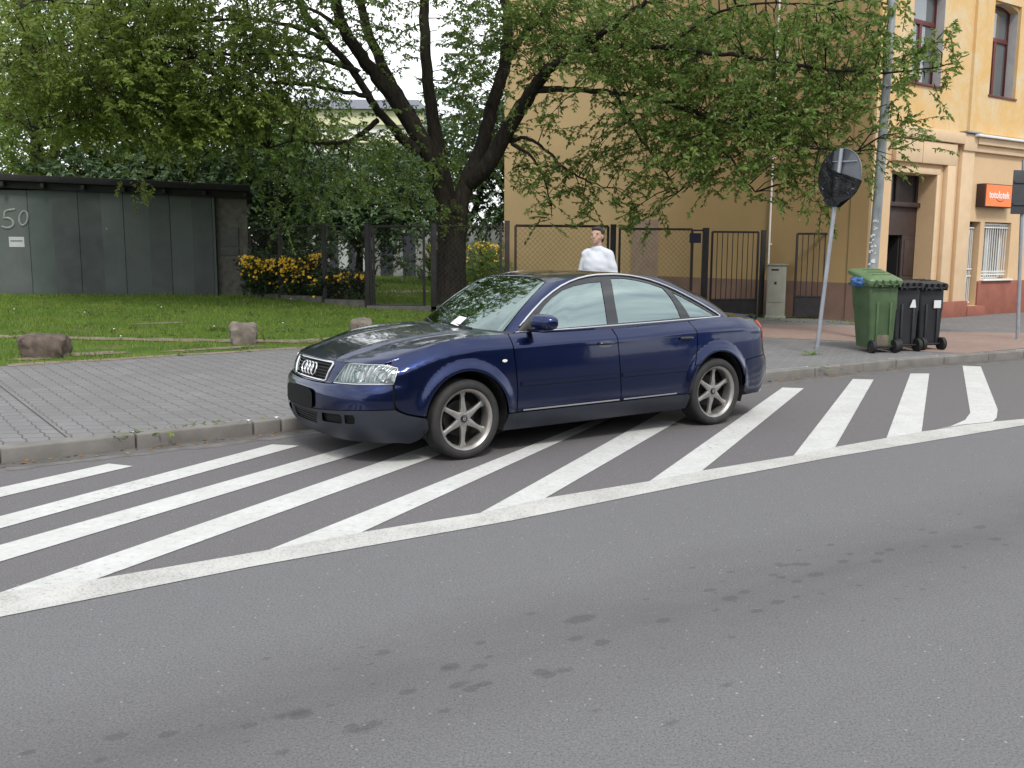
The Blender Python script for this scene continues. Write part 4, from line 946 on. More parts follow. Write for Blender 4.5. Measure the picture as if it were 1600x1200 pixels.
# ================================================================== BUILDING on the right
BC = Vector((7.91, 20.56)); bu = Vector((.824, .566)).normalized(); bn = Vector((bu.y, -bu.x)); BA = math.atan2(bu.y, bu.x)
g = N('ochre_render'); p = g.world(); f = g.noise(p, .5, 5, .6); f2 = g.noise(p, 6, 5, .6)
c = g.mix(g.ramp(f, [(.3, 0.), (.7, 1.)]), (.375, .255, .125), (.44, .30, .15)); c = g.mix(g.ramp(f2, [(.4, .14), (.7, 0.)]), c, (.40, .27, .12)); sk_ = g.noise(g.mapv(p, scale=(1, 1, .12)), 3.2, 6, .65); c = g.mix(g.ramp(sk_, [(.52, 0.), (.70, .30)]), c, (.38, .26, .14)); ys_ = g.math('ADD', g.sep(p)['Y'], g.math('MULTIPLY', g.noise(p, .6, 5, .6), 1.6)); c = g.mix(g.ramp(g.math('DIVIDE', g.math('SUBTRACT', ys_, 24.), 6., True), [(.25, 0.), (.75, .85)]), c, g.mix(1., c, (1.5, 1.56, 1.68), 'MULTIPLY'))  # brighter light on the wall's far end is painted into the colour
z_ = g.sep(p)['Z']; plc = g.mix(g.ramp(g.noise(p, 2.2, 5), [(.3, 0.), (.7, 1.)]), (.20, .125, .098), (.245, .155, .12))
pl = g.math('GREATER_THAN', .955, z_); c = g.mix(pl, c, plc)
M['ochre_render'] = g.done(g.bsdf(c, .9, 0, .2, g.bump(g.noise(p, 30, 4), .15, .006)))
g = N('peach_render'); p = g.world(); f = g.noise(p, 1.1, 6, .62); st = g.noise(g.mapv(p, scale=(1, 1, .22)), 2.6, 6, .65); z_ = g.sep(p)['Z']
lower = g.mix(g.ramp(f, [(.3, 0.), (.7, 1.)]), (.60, .42, .25), (.66, .465, .28))
up = g.ramp(g.noise(p, 1.35, 6, .65, .4), [(.28, (.66, .40, .14)), (.48, (.66, .46, .22)), (.68, (.64, .54, .37))]); up = g.mix(g.ramp(st, [(.50, 0.), (.66, .6)]), up, (.64, .37, .13))
c = g.mix(g.math('GREATER_THAN', z_, 4.33), lower, up); c = g.mix(g.ramp(g.noise(p, 12, 5, .7), [(.35, .22), (.6, 0.)]), c, (.47, .35, .22))
M['peach_render'] = g.done(g.bsdf(c, .9, 0, .2, g.bump(g.noise(p, 26, 4), .2, .006)))
M['peach_trim'] = simple('peach_trim', (.64, .47, .30), .88, var=.06, scale=3, bump=.08)
M['plinth'] = simple('plinth', (.27, .095, .065), .85, var=.15, scale=3, bump=.1)
M['doorway_brown'] = simple('doorway_brown', (.045, .028, .024), .6, var=.2)
M['dark_interior'] = simple('dark_interior', (.012, .012, .014), .9, var=0)
M['frame_red'] = simple('frame_red', (.115, .028, .026), .5, var=.12)
M['reveal_grey'] = simple('reveal_grey', (.40, .39, .39), .9, var=.1, scale=4)
M['white_metal'] = simple('white_metal', (.72, .72, .70), .4, var=.06)
M['zinc'] = simple('zinc', (.30, .32, .34), .45, .7, var=.15)
g = N('window_glass'); p = g.world(); bmp = g.bump(g.noise(p, 1.2, 2), .15, .05)
M['window_glass'] = g.done(g.bsdf((.10, .115, .12), .04, 0, 1., bmp, ior=2.1))
M['curtain'] = simple('curtain', (.55, .56, .55), .9, var=.1, scale=9)
BR = empty('corner_building', (BC.x, BC.y, 0), BA, 'peach and ochre corner building with dark red window frames and deep portal', 'building')
def bb(mb, s0, s1, z0, z1, d0, d1):
    """box on the street front: s along the front, z height, d outwards"""
    mb.box(((s0+s1)/2, -(d0+d1)/2, (z0+z1)/2), (s1-s0, abs(d1-d0), z1-z0)); return mb
HT = 11.5
def wall_with_holes(s0, s1, z0, z1, holes, d0, d1, name, mat, parent=BR):
    """front slab with real openings"""
    xs = sorted({s0, s1, *[h_[0] for h_ in holes], *[h_[1] for h_ in holes]}); zs = sorted({z0, z1, *[h_[2] for h_ in holes], *[h_[3] for h_ in holes]})
    V = []; Fq = []; idx = {}
    def vid(i, k, d):
        key = (i, k, d)
        if key not in idx: idx[key] = len(V); V.append((xs[i], -(d1 if d else d0), zs[k]))
        return idx[key]
    def solid(i, k):
        if i < 0 or k < 0 or i >= len(xs)-1 or k >= len(zs)-1: return False
        cx_ = (xs[i]+xs[i+1])/2; cz_ = (zs[k]+zs[k+1])/2
        return not any(h_[0] < cx_ < h_[1] and h_[2] < cz_ < h_[3] for h_ in holes)
    for i in range(len(xs)-1):
        for k in range(len(zs)-1):
            if not solid(i, k): continue
            for d in (0, 1): Fq.append((vid(i, k, d), vid(i+1, k, d), vid(i+1, k+1, d), vid(i, k+1, d)))
            if not solid(i-1, k): Fq.append((vid(i, k, 0), vid(i, k+1, 0), vid(i, k+1, 1), vid(i, k, 1)))
            if not solid(i+1, k): Fq.append((vid(i+1, k, 0), vid(i+1, k+1, 0), vid(i+1, k+1, 1), vid(i+1, k, 1)))
            if not solid(i, k-1): Fq.append((vid(i, k, 0), vid(i+1, k, 0), vid(i+1, k, 1), vid(i, k, 1)))
            if not solid(i, k+1): Fq.append((vid(i, k+1, 0), vid(i+1, k+1, 0), vid(i+1, k+1, 1), vid(i, k+1, 1)))
    mb = MB(); mb.add(V, Fq); return mb.build(name, mat, parent)
SE = 24.
# openings: s0, s1, z0, z1
portal = (.36, 2.03, .118, 3.36); ENDT = 13.95; PIPE = 2.62
small_door = (3.46, 4.02, .36, 2.36); shop_win = (4.20, 5.42, .98, 2.36)
upw = []
for s0 in (.80, 3.84, 6.9, 9.9, 12.9, 15.9): 
    upw.append((s0, s0+1.16, 5.26, 7.40)); upw.append((s0, s0+1.16, 9.1, 11.0))
more = [(7.3, 8.4, .118, 2.5), (9.2, 11.0, .98, 2.5)]
wall_with_holes(-.36, SE, -.1, HT, [portal, small_door, shop_win]+upw+more, -.42, 0., 'front_wall', M['peach_render'])
# side wall (ochre) and back
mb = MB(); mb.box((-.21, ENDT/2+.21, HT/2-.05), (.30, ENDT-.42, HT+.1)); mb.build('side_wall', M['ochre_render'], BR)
mb = MB(); mb.box((SE/2, ENDT-.15, HT/2), (SE-.62, .3, HT)); mb.box((SE/2, 7.2, HT+.1), (SE+.6, 15.2, .2)); mb.build('roof', M['zinc'], BR)
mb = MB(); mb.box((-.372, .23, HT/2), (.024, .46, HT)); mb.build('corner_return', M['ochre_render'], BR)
# buttress-like coloured patch on the side wall
mb = MB(); mb.box((-.375, 7.0, 1.25), (.03, 1.05, 2.45)); mb.build('side_pilaster', simple('mauve_render', (.34, .24, .175), .9, var=.12, scale=3), BR)
# thin pipe down the side wall
mb = MB(); mb.tube([(-.42, PIPE, 1.35), (-.42, PIPE, 9.8)], .022, 8)
for zz in np.arange(1.8, 9.8, 1.0): mb.box((-.39, PIPE, zz), (.06, .06, .03))
mb.build('side_pipe', M['white_metal'], BR, True)
# corner pilaster strip, portal surround, bands, cornice
mb = MB(); bb(mb, -.384, .10, .118, HT, .0, .06); mb.build('corner_strip', M['peach_render'], BR)
mb = MB(); bb(mb, 2.03, 2.16, .118, 3.50, .0, .035); bb(mb, .30, 2.16, 3.36, 3.50, .0, .037); mb.build('portal_frame', M['peach_trim'], BR, bevel=.008)
mb = MB(); bb(mb, .30, 1.27, 3.585, 4.06, .0, .12); bb(mb, 1.295, 2.62, 3.585, 4.06, .0, .12); mb.build('portal_panel', M['peach_trim'], BR, bevel=.01)
mb = MB(); bb(mb, 2.30, 2.62, .118, 3.585, .0, .118); mb.build('portal_pier', M['peach_trim'], BR, bevel=.01)
mb = MB(); bb(mb, .30, 2.86, 4.085, 4.33, .0, .16); mb.build('band', M['peach_trim'], BR, bevel=.012)
mb = MB(); bb(mb, 2.88, 3.38, .118, 4.34, .0, .10); mb.build('pier', M['peach_trim'], BR, bevel=.008)
mb = MB(); bb(mb, 2.86, 3.40, 3.95, 4.33, .10, .14); mb.build('pier_capital', M['peach_trim'], BR, bevel=.01)
mb = MB(); bb(mb, 2.86, 3.42, 4.345, 4.385, .0, .20); mb.build('zinc_cap', M['zinc'], BR, bevel=.004)
mb = MB(); bb(mb, 3.24, SE, 4.28, 4.335, .0, .26); mb.build('cornice_flashing', M['white_metal'], BR, bevel=.008)
mb = MB(); bb(mb, 3.40, SE, 4.12, 4.275, .0, .17); bb(mb, 3.40, SE, 3.96, 4.118, .0, .09); mb.build('cornice', M['peach_trim'], BR, bevel=.012)
mb = MB(); bb(mb, 3.14, SE, 4.34, HT, .0, .07); 
# the upper storey stands proud right of the recess, with window openings
mb = None
prj = wall_with_holes(3.14, SE, 4.39, HT, [h_ for h_ in upw if h_[0] > 3], .0, .07, 'upper_front', M['peach_render'])
# plinth
mb = MB(); bb(mb, 2.60, 2.62, .118, .49, .118, .12); bb(mb, 2.30, 2.87, .10, .49, .10, .165); bb(mb, 2.88, 3.455, .10, .49, .10, .14); bb(mb, 4.03, SE, .10, .94, .0, .045); bb(mb, 3.44, 4.2, .10, .355, .0, .16)
mb.build('plinth', M['plinth'], BR, bevel=.006)
# portal interior: reveals, dark doors with transom
DR = empty('portal_door'); DR.parent = BR
def rb(mb, s0, s1, z0, z1, d): mb.box(((s0+s1)/2, d, (z0+z1)/2), (s1-s0, .06, z1-z0))
DP = .46
mb = MB(); rb(mb, .30, 2.10, 2.02, 2.66, DP); rb(mb, 1.54, 2.10, .118, 2.02, DP); rb(mb, .30, .62, .118, 2.02, DP); mb.box((1.2, DP-.06, 2.70), (1.7, .12, .10)); rb(mb, 1.18, 1.24, 2.75, 3.36, DP); rb(mb, 1.98, 2.06, 2.75, 3.36, DP); rb(mb, .36, .42, 2.75, 3.36, DP); rb(mb, .30, 2.10, 3.37, 3.46, DP); rb(mb, 1.62, 1.98, .3, .95, DP-.02); rb(mb, 1.62, 1.98, 1.1, 1.9, DP-.02); mb.build('door_frame', M['doorway_brown'], DR, bevel=.008)
mb = MB(); rb(mb, .40, 2.0, 2.75, 3.38, DP+.05); mb.build('transom_glass', simple('transom_glass', (.05, .05, .055), .15), DR)
mb = MB(); mb.box((1.2, 3.0, 1.7), (2.3, .1, 3.4)); mb.box((2.2, 1.8, 1.7), (.08, 2.4, 3.4)); mb.box((.2, 1.8, 1.7), (.08, 2.4, 3.4)); mb.box((1.2, 1.8, 3.45), (2.3, 2.4, .1)); mb.build('passage', M['dark_interior'], BR)
mb = MB(); mb.box((1.50, .80, 1.08), (.05, .62, 1.88)); mb.build('door_leaf', M['dark_interior'], DR)
# small shop door with white folding grille
SD = empty('shop_door'); SD.parent = BR
mb = MB(); bb(mb, 3.46, 4.02, .36, 2.36, -.26, -.22); mb.build('door_panel', simple('shop_door_brown', (.10, .085, .075), .7), SD)
mb = MB(); bb(mb, 3.46, 4.02, .34, .36, -.4, .06); mb.build('step', M['peach_trim'], SD)
mb = MB()
for s_ in (3.49, 3.56, 3.60, 3.66, 3.72, 3.79, 3.86, 3.93): bb(mb, s_, s_+.018, .40, 2.24, -.15, -.132)
for zz in (.42, 1.05, 1.22, 2.20): bb(mb, 3.47, 3.96, zz, zz+.03, -.13, -.11)
mb.build('grille', M['white_metal'], SD)
mb = MB(); bb(mb, 3.60, 3.70, 2.02, 2.16, -.12, -.07); bb(mb, 3.60, 3.70, .92, 1.06, -.12, -.07); mb.build('lock', M['white_metal'], SD, bevel=.01)
# shop window with grille
def frame_window(s0, s1, z0, z1, fm, depth=-.30, mull=True, trans=None, name='window', fr=.07, curt=False):
    W_ = empty(name); W_.parent = BR; mb = MB()
    d0, d1 = depth-.06, depth
    bb(mb, s0, s0+fr, z0, z1, d0, d1); bb(mb, s1-fr, s1, z0, z1, d0, d1); bb(mb, s0+fr, s1-fr, z0, z0+fr, d0, d1); bb(mb, s0+fr, s1-fr, z1-fr, z1, d0, d1)
    tz = trans or z1
    if mull: m_ = (s0+s1)/2; bb(mb, m_-.045, m_+.045, z0+fr, (trans-.04) if trans else z1-fr, d0, d1+.012)
    if trans: bb(mb, s0+fr, s1-fr, trans-.05, trans+.05, d0, d1+.015)
    mb.build('frame', fm, W_, bevel=.008)
    mb = MB(); bb(mb, s0+.01, s1-.01, z0+.01, z1-.01, d0+.01, d0+.03); mb.build('pane', M['window_glass'], W_)
    if curt:
        mb = MB()
        for k in range(12):
            sk = s0+.03+(s1-s0-.06)*k/12; bb(mb, sk, sk+.05, z0+.05, z1-.05, d0-.05-.02*(k % 2), d0-.03)
        mb.build('curtain', M['curtain'], W_)
    return W_
W_ = frame_window(*shop_win, M['white_metal'], -.24, fr=.05)
mb = MB(); bb(mb, 4.14, 5.50, .945, .985, -.2, .11); mb.build('sill', M['white_metal'], W_, bevel=.006)
mb = MB(); n_ = 12
for k in range(n_): s_ = 4.24+(5.38-4.24)*k/(n_-1); bb(mb, s_-.009, s_+.009, 1.04, 2.33, -.10, -.082)
for zz in (1.08, 1.16, 2.22, 2.30): bb(mb, 4.21, 5.41, zz, zz+.02, -.08, -.065)
for k in range(n_-1):
    s_ = 4.24+(5.38-4.24)*(k+.5)/(n_-1)
    for zz in (1.13, 2.27): mb.tube([(s_+.035*math.cos(a), .072, zz+.035*math.sin(a)) for a in np.linspace(0, 2*math.pi, 10, endpoint=False)], .006, 4, closed=True)
mb.build('window_grille', M['white_metal'], W_)
for (s0, s1, z0, z1) in upw:
    W_ = frame_window(s0, s1, z0+.03, z1, M['frame_red'], -.20, True, z0+1.36, 'window', .075)
    mb = MB(); bb(mb, s0-.04, s1+.04, z0-.02, z0+.028, -.2, .10 if s0 > 3 else .05); mb.build('sill', M['frame_red'], W_, bevel=.006)
    mb = MB(); bb(mb, s1-.006, s1+.0, z0+.03, z1, -.2, .0); bb(mb, s0, s0+.006, z0+.03, z1, -.2, .0); bb(mb, s0, s1, z1-.006, z1, -.2, .0); mb.build('reveal', M['reveal_grey'], W_)
    # shallow arch filling at the head
    mb = MB(); nA = 10; Vv = []
    for k in range(nA+1):
        t = k/nA; s_ = s0+(s1-s0)*t; zz = z1-.12+.118*math.sin(math.pi*t)**.8
        for d_ in (-.0, .195): Vv += [(s_, d_, zz), (s_, d_, z1+.001)]
    mb.add(Vv, [(4*i, 4*i+4, 4*i+5, 4*i+1) for i in range(nA)]+[(4*i+2, 4*i+6, 4*i+7, 4*i+3) for i in range(nA)]+[(4*i, 4*i+2, 4*i+6, 4*i+4) for i in range(nA)]); mb.build('arch', M['peach_render'], W_)
for (s0, s1, z0, z1) in more: frame_window(s0, s1, z0+.02, z1, M['white_metal'], -.25, True)
# orange shop sign (lettering as on the wall)
M['sign_orange'] = simple('sign_orange', (.86, .20, .035), .4, var=.03)
M['sign_side'] = simple('sign_side', (.045, .022, .018), .6)
M['sign_white'] = simple('sign_white', (.82, .74, .72), .5, var=.02)
def toW(s_, d_, z_): q = BC+bu*s_+bn*d_; return (q.x, q.y, z_)
sg_ = empty('shop_sign', toW(4.40, 0, 2.70), BA, 'orange box sign with white lettering on the peach shop wall', 'sign')
mb = MB(); mb.box((0, -.115, .27), (1.36, .21, .54)); mb.build('sign_box', M['sign_side'], sg_, bevel=.006)
mb = MB(); mb.box((0.01, -.2295, .27), (1.32, .015, .50)); mb.build('sign_face', M['sign_orange'], sg_)
def text_mesh(txt, size, name, mat, parent, loc, rot, ext_=.004, shear=0., align='CENTER'):
    cu = bpy.data.curves.new(name, 'FONT'); cu.body = txt; cu.size = size; cu.extrude = ext_; cu.align_x = align; cu.align_y = 'CENTER'; cu.shear = shear; cu.resolution_u = 3; cu.offset = size*.018
    to = bpy.data.objects.new(name, cu); col.objects.link(to); bpy.context.view_layer.update()
    me = bpy.data.meshes.new_from_object(to); bpy.data.objects.remove(to); me.materials.clear()
    o = link_mesh(name, me, mat, parent); o.location = loc; o.rotation_euler = rot; return o
text_mesh('totolotek', .235, 'lettering', M['sign_white'], sg_, (-.08, -.240, .28), (R(90), 0, 0))
mb = MB(); mb.tube([(-.02+.20*math.cos(a), -.2385, .25+.11*math.sin(a)) for a in np.linspace(R(205), R(335), 10)], [.003, .007, .010, .011, .012, .012, .011, .010, .007, .003], 6); mb.build('underline', simple('sign_swoosh', (.45, .07, .03), .5), sg_)

# ================================================================== FENCES AND GATES
M['iron'] = simple('iron', (.022, .019, .021), .6, .2, var=.3, scale=9)
M['iron_brown'] = simple('iron_brown', (.040, .028, .026), .65, .2, var=.3, scale=9)
M['wire'] = simple('wire', (.085, .075, .068), .6, .4, var=.2)
M['dark_concrete'] = simple('dark_concrete', (.105, .10, .09), .9, var=.3, scale=5, bump=.4)
M['concrete'] = simple('concrete', (.27, .255, .24), .9, var=.25, scale=5, bump=.4)
def at3(px, py, Y): return Vector(AT(px, py, Y))
def chain(mb, a, b, z0, z1, pitch=.085, r=.0022):
    """diamond mesh between two posts, each wire a thin square tube"""
    a, b = Vector(a[:2]), Vector(b[:2]); Ld = (b-a).length; t = (b-a)/Ld; H = z1-z0; n = int((Ld+H)/pitch)
    for sgn in (1, -1):
        for i in range(n+1):
            u0 = i*pitch-(H if sgn > 0 else 0); u1 = u0+H*1.0
            if sgn < 0: u0, u1 = i*pitch, i*pitch-H
            # wire from (u0,z0) to (u1,z1) clipped to 0..Ld
            pa, pb = (u0, z0), (u1, z1); du = pb[0]-pa[0]; lo_, hi_ = 0., 1.
            for lim, s_ in ((0., 1), (Ld, -1)):
                f0 = (pa[0]-lim)*s_; f1 = (pb[0]-lim)*s_
                if f0 < 0 and f1 < 0: lo_ = 2
                elif f0 < 0: lo_ = max(lo_, f0/(f0-f1))
                elif f1 < 0: hi_ = min(hi_, f0/(f0-f1))
            if lo_ >= hi_: continue
            q = [(pa[0]+du*k, z0+H*k) for k in (lo_, hi_)]
            P0, P1 = [(*(a+t*u_), z_) for u_, z_ in q]
            mb.tube([P0, P1], r, 3, cap=False)
def post(root, x, y, z0, z1, w_=.075, mat=None, name='post'):
    mb = MB(); mb.box((x, y, (z0+z1)/2), (w_, w_, z1-z0)); mb.box((x, y, z1+.008), (w_+.012, w_+.012, .016)); return mb.build(name, mat or M['iron'], root, bevel=.004)
def frame_panel(root, a, b, z0, z1, kind, mat, name='panel', bw=.04, base=None, pitch=.12, r=.0022):
    a, b = Vector(a[:2]), Vector(b[:2]); t = (b-a).normalized(); mb = MB()
    A0, A1, B0, B1 = (*a, z0), (*a, z1), (*b, z0), (*b, z1)
    zb = z0 if base is None else base
    mb.bar(A0, A1, bw); mb.bar(B0, B1, bw); mb.bar((*a, z1), (*b, z1), bw*.99); mb.bar((*a, zb), (*b, zb), bw*.99)
    fr = mb.build('frame', mat, root, bevel=.003)
    mb = MB()
    if kind == 'bars':
        n = max(2, int((b-a).length/pitch))
        for i in range(1, n): q = a+(b-a)*i/n; mb.bar((*q, zb+.01), (*q, z1-.01), .016)
        mb.build('bars', mat, fr)
    elif kind == 'chain': chain(mb, a+t*.02, b-t*.02, zb+.02, z1-.02, pitch, r); mb.build('wire_mesh', M['wire'], fr)
    if base is not None and base > z0+.1:
        mb = MB(); mb.box(((a.x+b.x)/2, (a.y+b.y)/2, (z0+zb)/2), ((b-a).length-.02, .03, zb-z0-.03), math.atan2(t.y, t.x)); mb.build('sheet_base', mat, root)
    return fr
def newthing(name, p, label, cat, group=None): 
    o = empty(name, (0, 0, 0), 0, label, cat, group); return o
# A: fence by the flower bush, from the shed to the garden gate
fpts = [at3(392, 470, 23.2), at3(440, 470, 22.4), at3(508, 470, 21.6), at3(575, 480, 21.0)]
fa = newthing('wire_fence', None, 'dark iron wire fence in front of the yellow flower bush', 'fence')
tops = [2.12, 2.17, 2.16, 2.16]
for i, q in enumerate(fpts):
    if i: post(fa, q.x, q.y, terr(q.x, q.y)-.1, tops[i]+.04, .085 if i < 3 else .10)
for i in range(3):
    a, b = fpts[i], fpts[i+1]; d_ = (b-a).normalized()*.05
    frame_panel(fa, (a+d_), (b-d_), terr(a.x, a.y)+.10, min(tops[i], tops[i+1])-.01, 'chain', M['iron'], base=None, pitch=.10, bw=.03)
mb = MB()
for i in range(3):
    a, b = fpts[i], fpts[i+1]; mb.box(((a.x+b.x)/2, (a.y+b.y)/2, terr(a.x, a.y)+.0), ((b-a).length-.1, .14, .2), math.atan2((b-a).y, (b-a).x))
mb.build('footing', M['dark_concrete'], fa)
# B: garden gate, px 583-665
gt_ = newthing('garden_gate', None, 'narrow iron garden gate left of the big tree trunk', 'gate')
a, b = at3(585, 480, 21.0), at3(663, 482, 20.9)
for q in (a-Vector((.07, 0, 0)), ): post(gt_, q.x, q.y, terr(q.x, q.y)-.1, 2.20, .06, name='gate_post')
frame_panel(gt_, a, b, terr(a.x, a.y)+.06, 2.14, 'chain', M['iron'], bw=.05, pitch=.10, r=.0016)
mb = MB(); mb.box((b.x-.04, b.y-.04, 1.05), (.05, .04, .16)); mb.build('lock_box', M['iron'], gt_)
mb = MB(); c0 = (a+b)/2; mb.box((c0.x+.1, c0.y-.02, terr(c0.x, c0.y)-.04), ((b-a).length+.5, .18, .24)); mb.build('threshold', M['dark_concrete'], gt_, bevel=.01)
# C: rail fence crossing in front of the trunk, px 672-787
fc = newthing('rail_fence', None, 'thin iron fence passing in front of the big tree trunk', 'fence')
a, b = at3(678, 482, 20.9), at3(781, 482, 21.0)
post(fc, a.x, a.y, terr(a.x, a.y)-.1, 2.2, .12)
frame_panel(fc, a+Vector((.06, 0, 0)), b, terr(b.x, b.y)+.1, 2.16, 'chain', M['iron'], bw=.025, pitch=.12, r=.0016)
# D: wide chain-link gates behind the person
gd = newthing('chain_link_gate', None, 'wide chain-link gate panel directly behind the person in white', 'gate', 'chain-link gate leaves')
a, b = at3(805, 480, 21.0), at3(948, 480, 21.3)
post(gd, at3(792, 480, 21.0).x, 21.0, .1, 2.26, .11, M['iron_brown']); post(gd, at3(783, 480, 21.0).x, 21.0, .1, 2.22, .035, M['iron_brown'])
frame_panel(gd, a, b, .22, 2.17, 'chain', M['iron_brown'], bw=.055, pitch=.115, r=.0028)
ge = newthing('chain_link_gate', None, 'chain-link gate leaf between the person and the small dark blue plate', 'gate', 'chain-link gate leaves')
a, b = at3(966, 480, 21.35), at3(1078, 480, 21.6)
post(ge, at3(956, 480, 21.3).x, 21.3, .1, 2.20, .12, M['iron'])
frame_panel(ge, a, b, .20, 2.12, 'chain', M['iron_brown'], bw=.05, pitch=.115, r=.0025)
post(ge, at3(1099, 480, 21.65).x, 21.65, .1, 2.14, .13, M['iron'])
mb = MB(); q = at3(1086, 372, 21.6); mb.box((q.x, q.y-.03, q.z), (.26, .02, .22)); pt = mb.build('name_plate', simple('navy_plate', (.012, .014, .04), .4), ge)
mb = MB(); q0 = at3(1087, 480, 21.62); mb.bar((q0.x-.11, q0.y, .25), (q0.x-.11, q0.y, 1.9), .03); mb.bar((q0.x-.11, q0.y, 2.10), (q0.x+.12, q0.y+.02, 2.10), .035); mb.build('side_bar', M['iron'], ge)
# E: barred wicket, px 1110-1185
gw = newthing('barred_gate', None, 'iron gate with upright bars and sheet base, left of the grey cabinet', 'gate', 'barred iron gates')
a, b = at3(1109, 490, 21.75), at3(1180, 492, 21.95)
frame_panel(gw, a, b, .17, 2.07, 'bars', M['iron'], bw=.045, base=.52, pitch=.115)
post(gw, at3(1188, 490, 21.98).x, 21.98, .1, 2.10, .10)
# F: barred gate right of the cabinet
gf = newthing('barred_gate', None, 'iron gate with upright bars against the ochre wall, right of the grey cabinet', 'gate', 'barred iron gates')
a, b = at3(1240, 497, 21.45), at3(1346, 500, 20.95)
frame_panel(gf, a, b, .16, 2.03, 'bars', M['iron'], bw=.045, base=.62, pitch=.115)
q = at3(1351, 500, 20.9); post(gf, q.x, q.y, .1, 2.06, .12)
# grey cabinet
M['cabinet'] = simple('cabinet', (.27, .262, .215), .6, var=.12, scale=5)
cb = empty('utility_cabinet', at3(1211, 492, 21.6), R(-18), 'grey metal utility cabinet between the two barred gates', 'cabinet'); cb.location.z = .118
mb = MB(); mb.box((0, .16, .62), (.42, .34, 1.16)); mb.build('housing', M['cabinet'], cb, bevel=.008)
mb = MB(); mb.box((0, .16, 1.215), (.47, .40, .03)); mb.build('cap', M['cabinet'], cb, bevel=.01)
mb = MB(); mb.box((-.02, -.016, .76), (.34, .012, .80)); dr_ = mb.build('door', M['cabinet'], cb, bevel=.004)
mb = MB(); mb.box((-.02, -.026, .80), (.05, .015, .06)); mb.build('lock', M['iron'], dr_, bevel=.004)
mb = MB(); mb.box((-.04, -.025, 1.10), (.16, .006, .035)); mb.build('vent', M['iron'], dr_)
mb = MB(); mb.box((0, .16, .02), (.46, .38, .06)); mb.build('base', M['concrete'], cb, bevel=.01)

# ================================================================== GREY SHED ON THE LEFT
g = N('shed_sheet'); p = g.world(); s_ = g.sep(p); f = g.noise(p, 1.1, 5, .6); st = g.noise(g.mapv(p, scale=(1, 1, .15)), 6, 5, .6)
c = g.mix(g.ramp(f, [(.3, 0.), (.7, 1.)]), (.075, .086, .083), (.10, .117, .110)); c = g.mix(g.ramp(st, [(.45, 0.), (.7, .45)]), c, (.105, .115, .110))
v = g.n('TexVoronoi'); g.l(g.mapv(p, scale=(1, .01, 1)), v.inputs['Vector']); v.inputs['Scale'].default_value = 3.2
wv = g.sep(v.outputs['Color']); blot = g.math('MULTIPLY', g.math('GREATER_THAN', .10, v.outputs['Distance']), g.math('GREATER_THAN', wv['X'], .86))
c = g.mix(g.math('MULTIPLY', blot, .5), c, (.26, .28, .27))
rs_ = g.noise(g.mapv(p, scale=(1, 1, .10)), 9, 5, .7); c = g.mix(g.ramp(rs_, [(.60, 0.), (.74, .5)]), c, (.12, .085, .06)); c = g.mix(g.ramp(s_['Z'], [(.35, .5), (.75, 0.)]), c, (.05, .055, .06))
M['shed_sheet'] = g.done(g.bsdf(c, .75, .0, .35, g.bump(st, .2, .01)))
M['shed_sheet_dark'] = simple('shed_sheet_dark', (.066, .074, .074), .75, var=.2, scale=2.5)
M['shed_sheet_green'] = simple('shed_sheet_green', (.072, .092, .083), .75, var=.14, scale=2)
M['tar'] = simple('tar', (.016, .015, .016), .9, var=.3, bump=.4)
M['old_boards'] = simple('old_boards', (.125, .115, .10), .9, var=.3, scale=7, bump=.4)
sh = empty('shed', (0, 0, 0), 0, 'long low grey sheet-metal shed with a tarred flat roof and painted 50', 'shed')
SY = 23.5; x1 = at3(338, 460, SY).x; xL = -19.0
edges = [xL, -17.6, -16.5, -15.3, -14.0] + [at3(q, 400, SY).x for q in (0, 48, 86, 126, 162, 196, 236, 268, 303, 334)]
mats = ['shed_sheet', 'shed_sheet_dark', 'shed_sheet', 'shed_sheet_green', 'shed_sheet', 'shed_sheet', 'shed_sheet_green', 'shed_sheet_dark', 'shed_sheet_dark', 'shed_sheet', 'shed_sheet', 'shed_sheet_dark', 'shed_sheet', 'shed_sheet_dark']
wall = empty('front_wall'); wall.parent = sh
for i in range(len(edges)-1):
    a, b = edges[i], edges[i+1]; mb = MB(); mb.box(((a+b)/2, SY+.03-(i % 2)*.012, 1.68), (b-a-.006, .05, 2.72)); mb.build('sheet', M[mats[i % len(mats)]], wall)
mb = MB(); mb.bar((x1+.02, SY-.01, .35), (x1+.02, SY-.01, 3.0), .06); mb.build('corner_trim', M['shed_sheet_green'], sh)
x2 = at3(388, 460, SY).x
mb = MB(); mb.box(((x1+x2)/2+.02, SY+.12, 1.68), (x2-x1-.04, .06, 2.72)); bw_ = mb.build('board_wall', M['old_boards'], sh)
mb = MB()
for q in ((342, 358, 385, 388, .03),): pass
for (pa, pb, ya, yb) in ((341, 372, 355, 385), (341, 372, 386, 400)):
    A_, B_ = at3(pa, ya, SY), at3(pb, yb, SY); mb.box(((A_.x+B_.x)/2, SY+.075, (A_.z+B_.z)/2), (B_.x-A_.x, .03, A_.z-B_.z-.02))
mb.build('hatch', simple('hatch', (.10, .10, .095), .85, var=.2), bw_, bevel=.005)
mb = MB(); q = at3(350, 342, SY); mb.box((q.x+.02, SY+.08, q.z), (.45, .02, .26)); q = at3(347, 433, SY); mb.box((q.x, SY+.08, q.z), (.25, .02, .2)); pass
mb = MB(); mb.bar((x2-.03, SY+.02, .35), (x2-.03, SY+.02, 2.45), .09); mb.build('corner_post', M['old_boards'], sh)
mb = MB(); kx = (SY+2.4)/SY; V = [(xL, SY+.16, .2), (x2-.05, SY+.16, .2), (x2*kx-.1, SY+2.4, .2), (xL, SY+2.4, .2)]; mb.prism([v[:2] for v in V], .2, 2.9); mb.build('core', M['shed_sheet_dark'], sh)
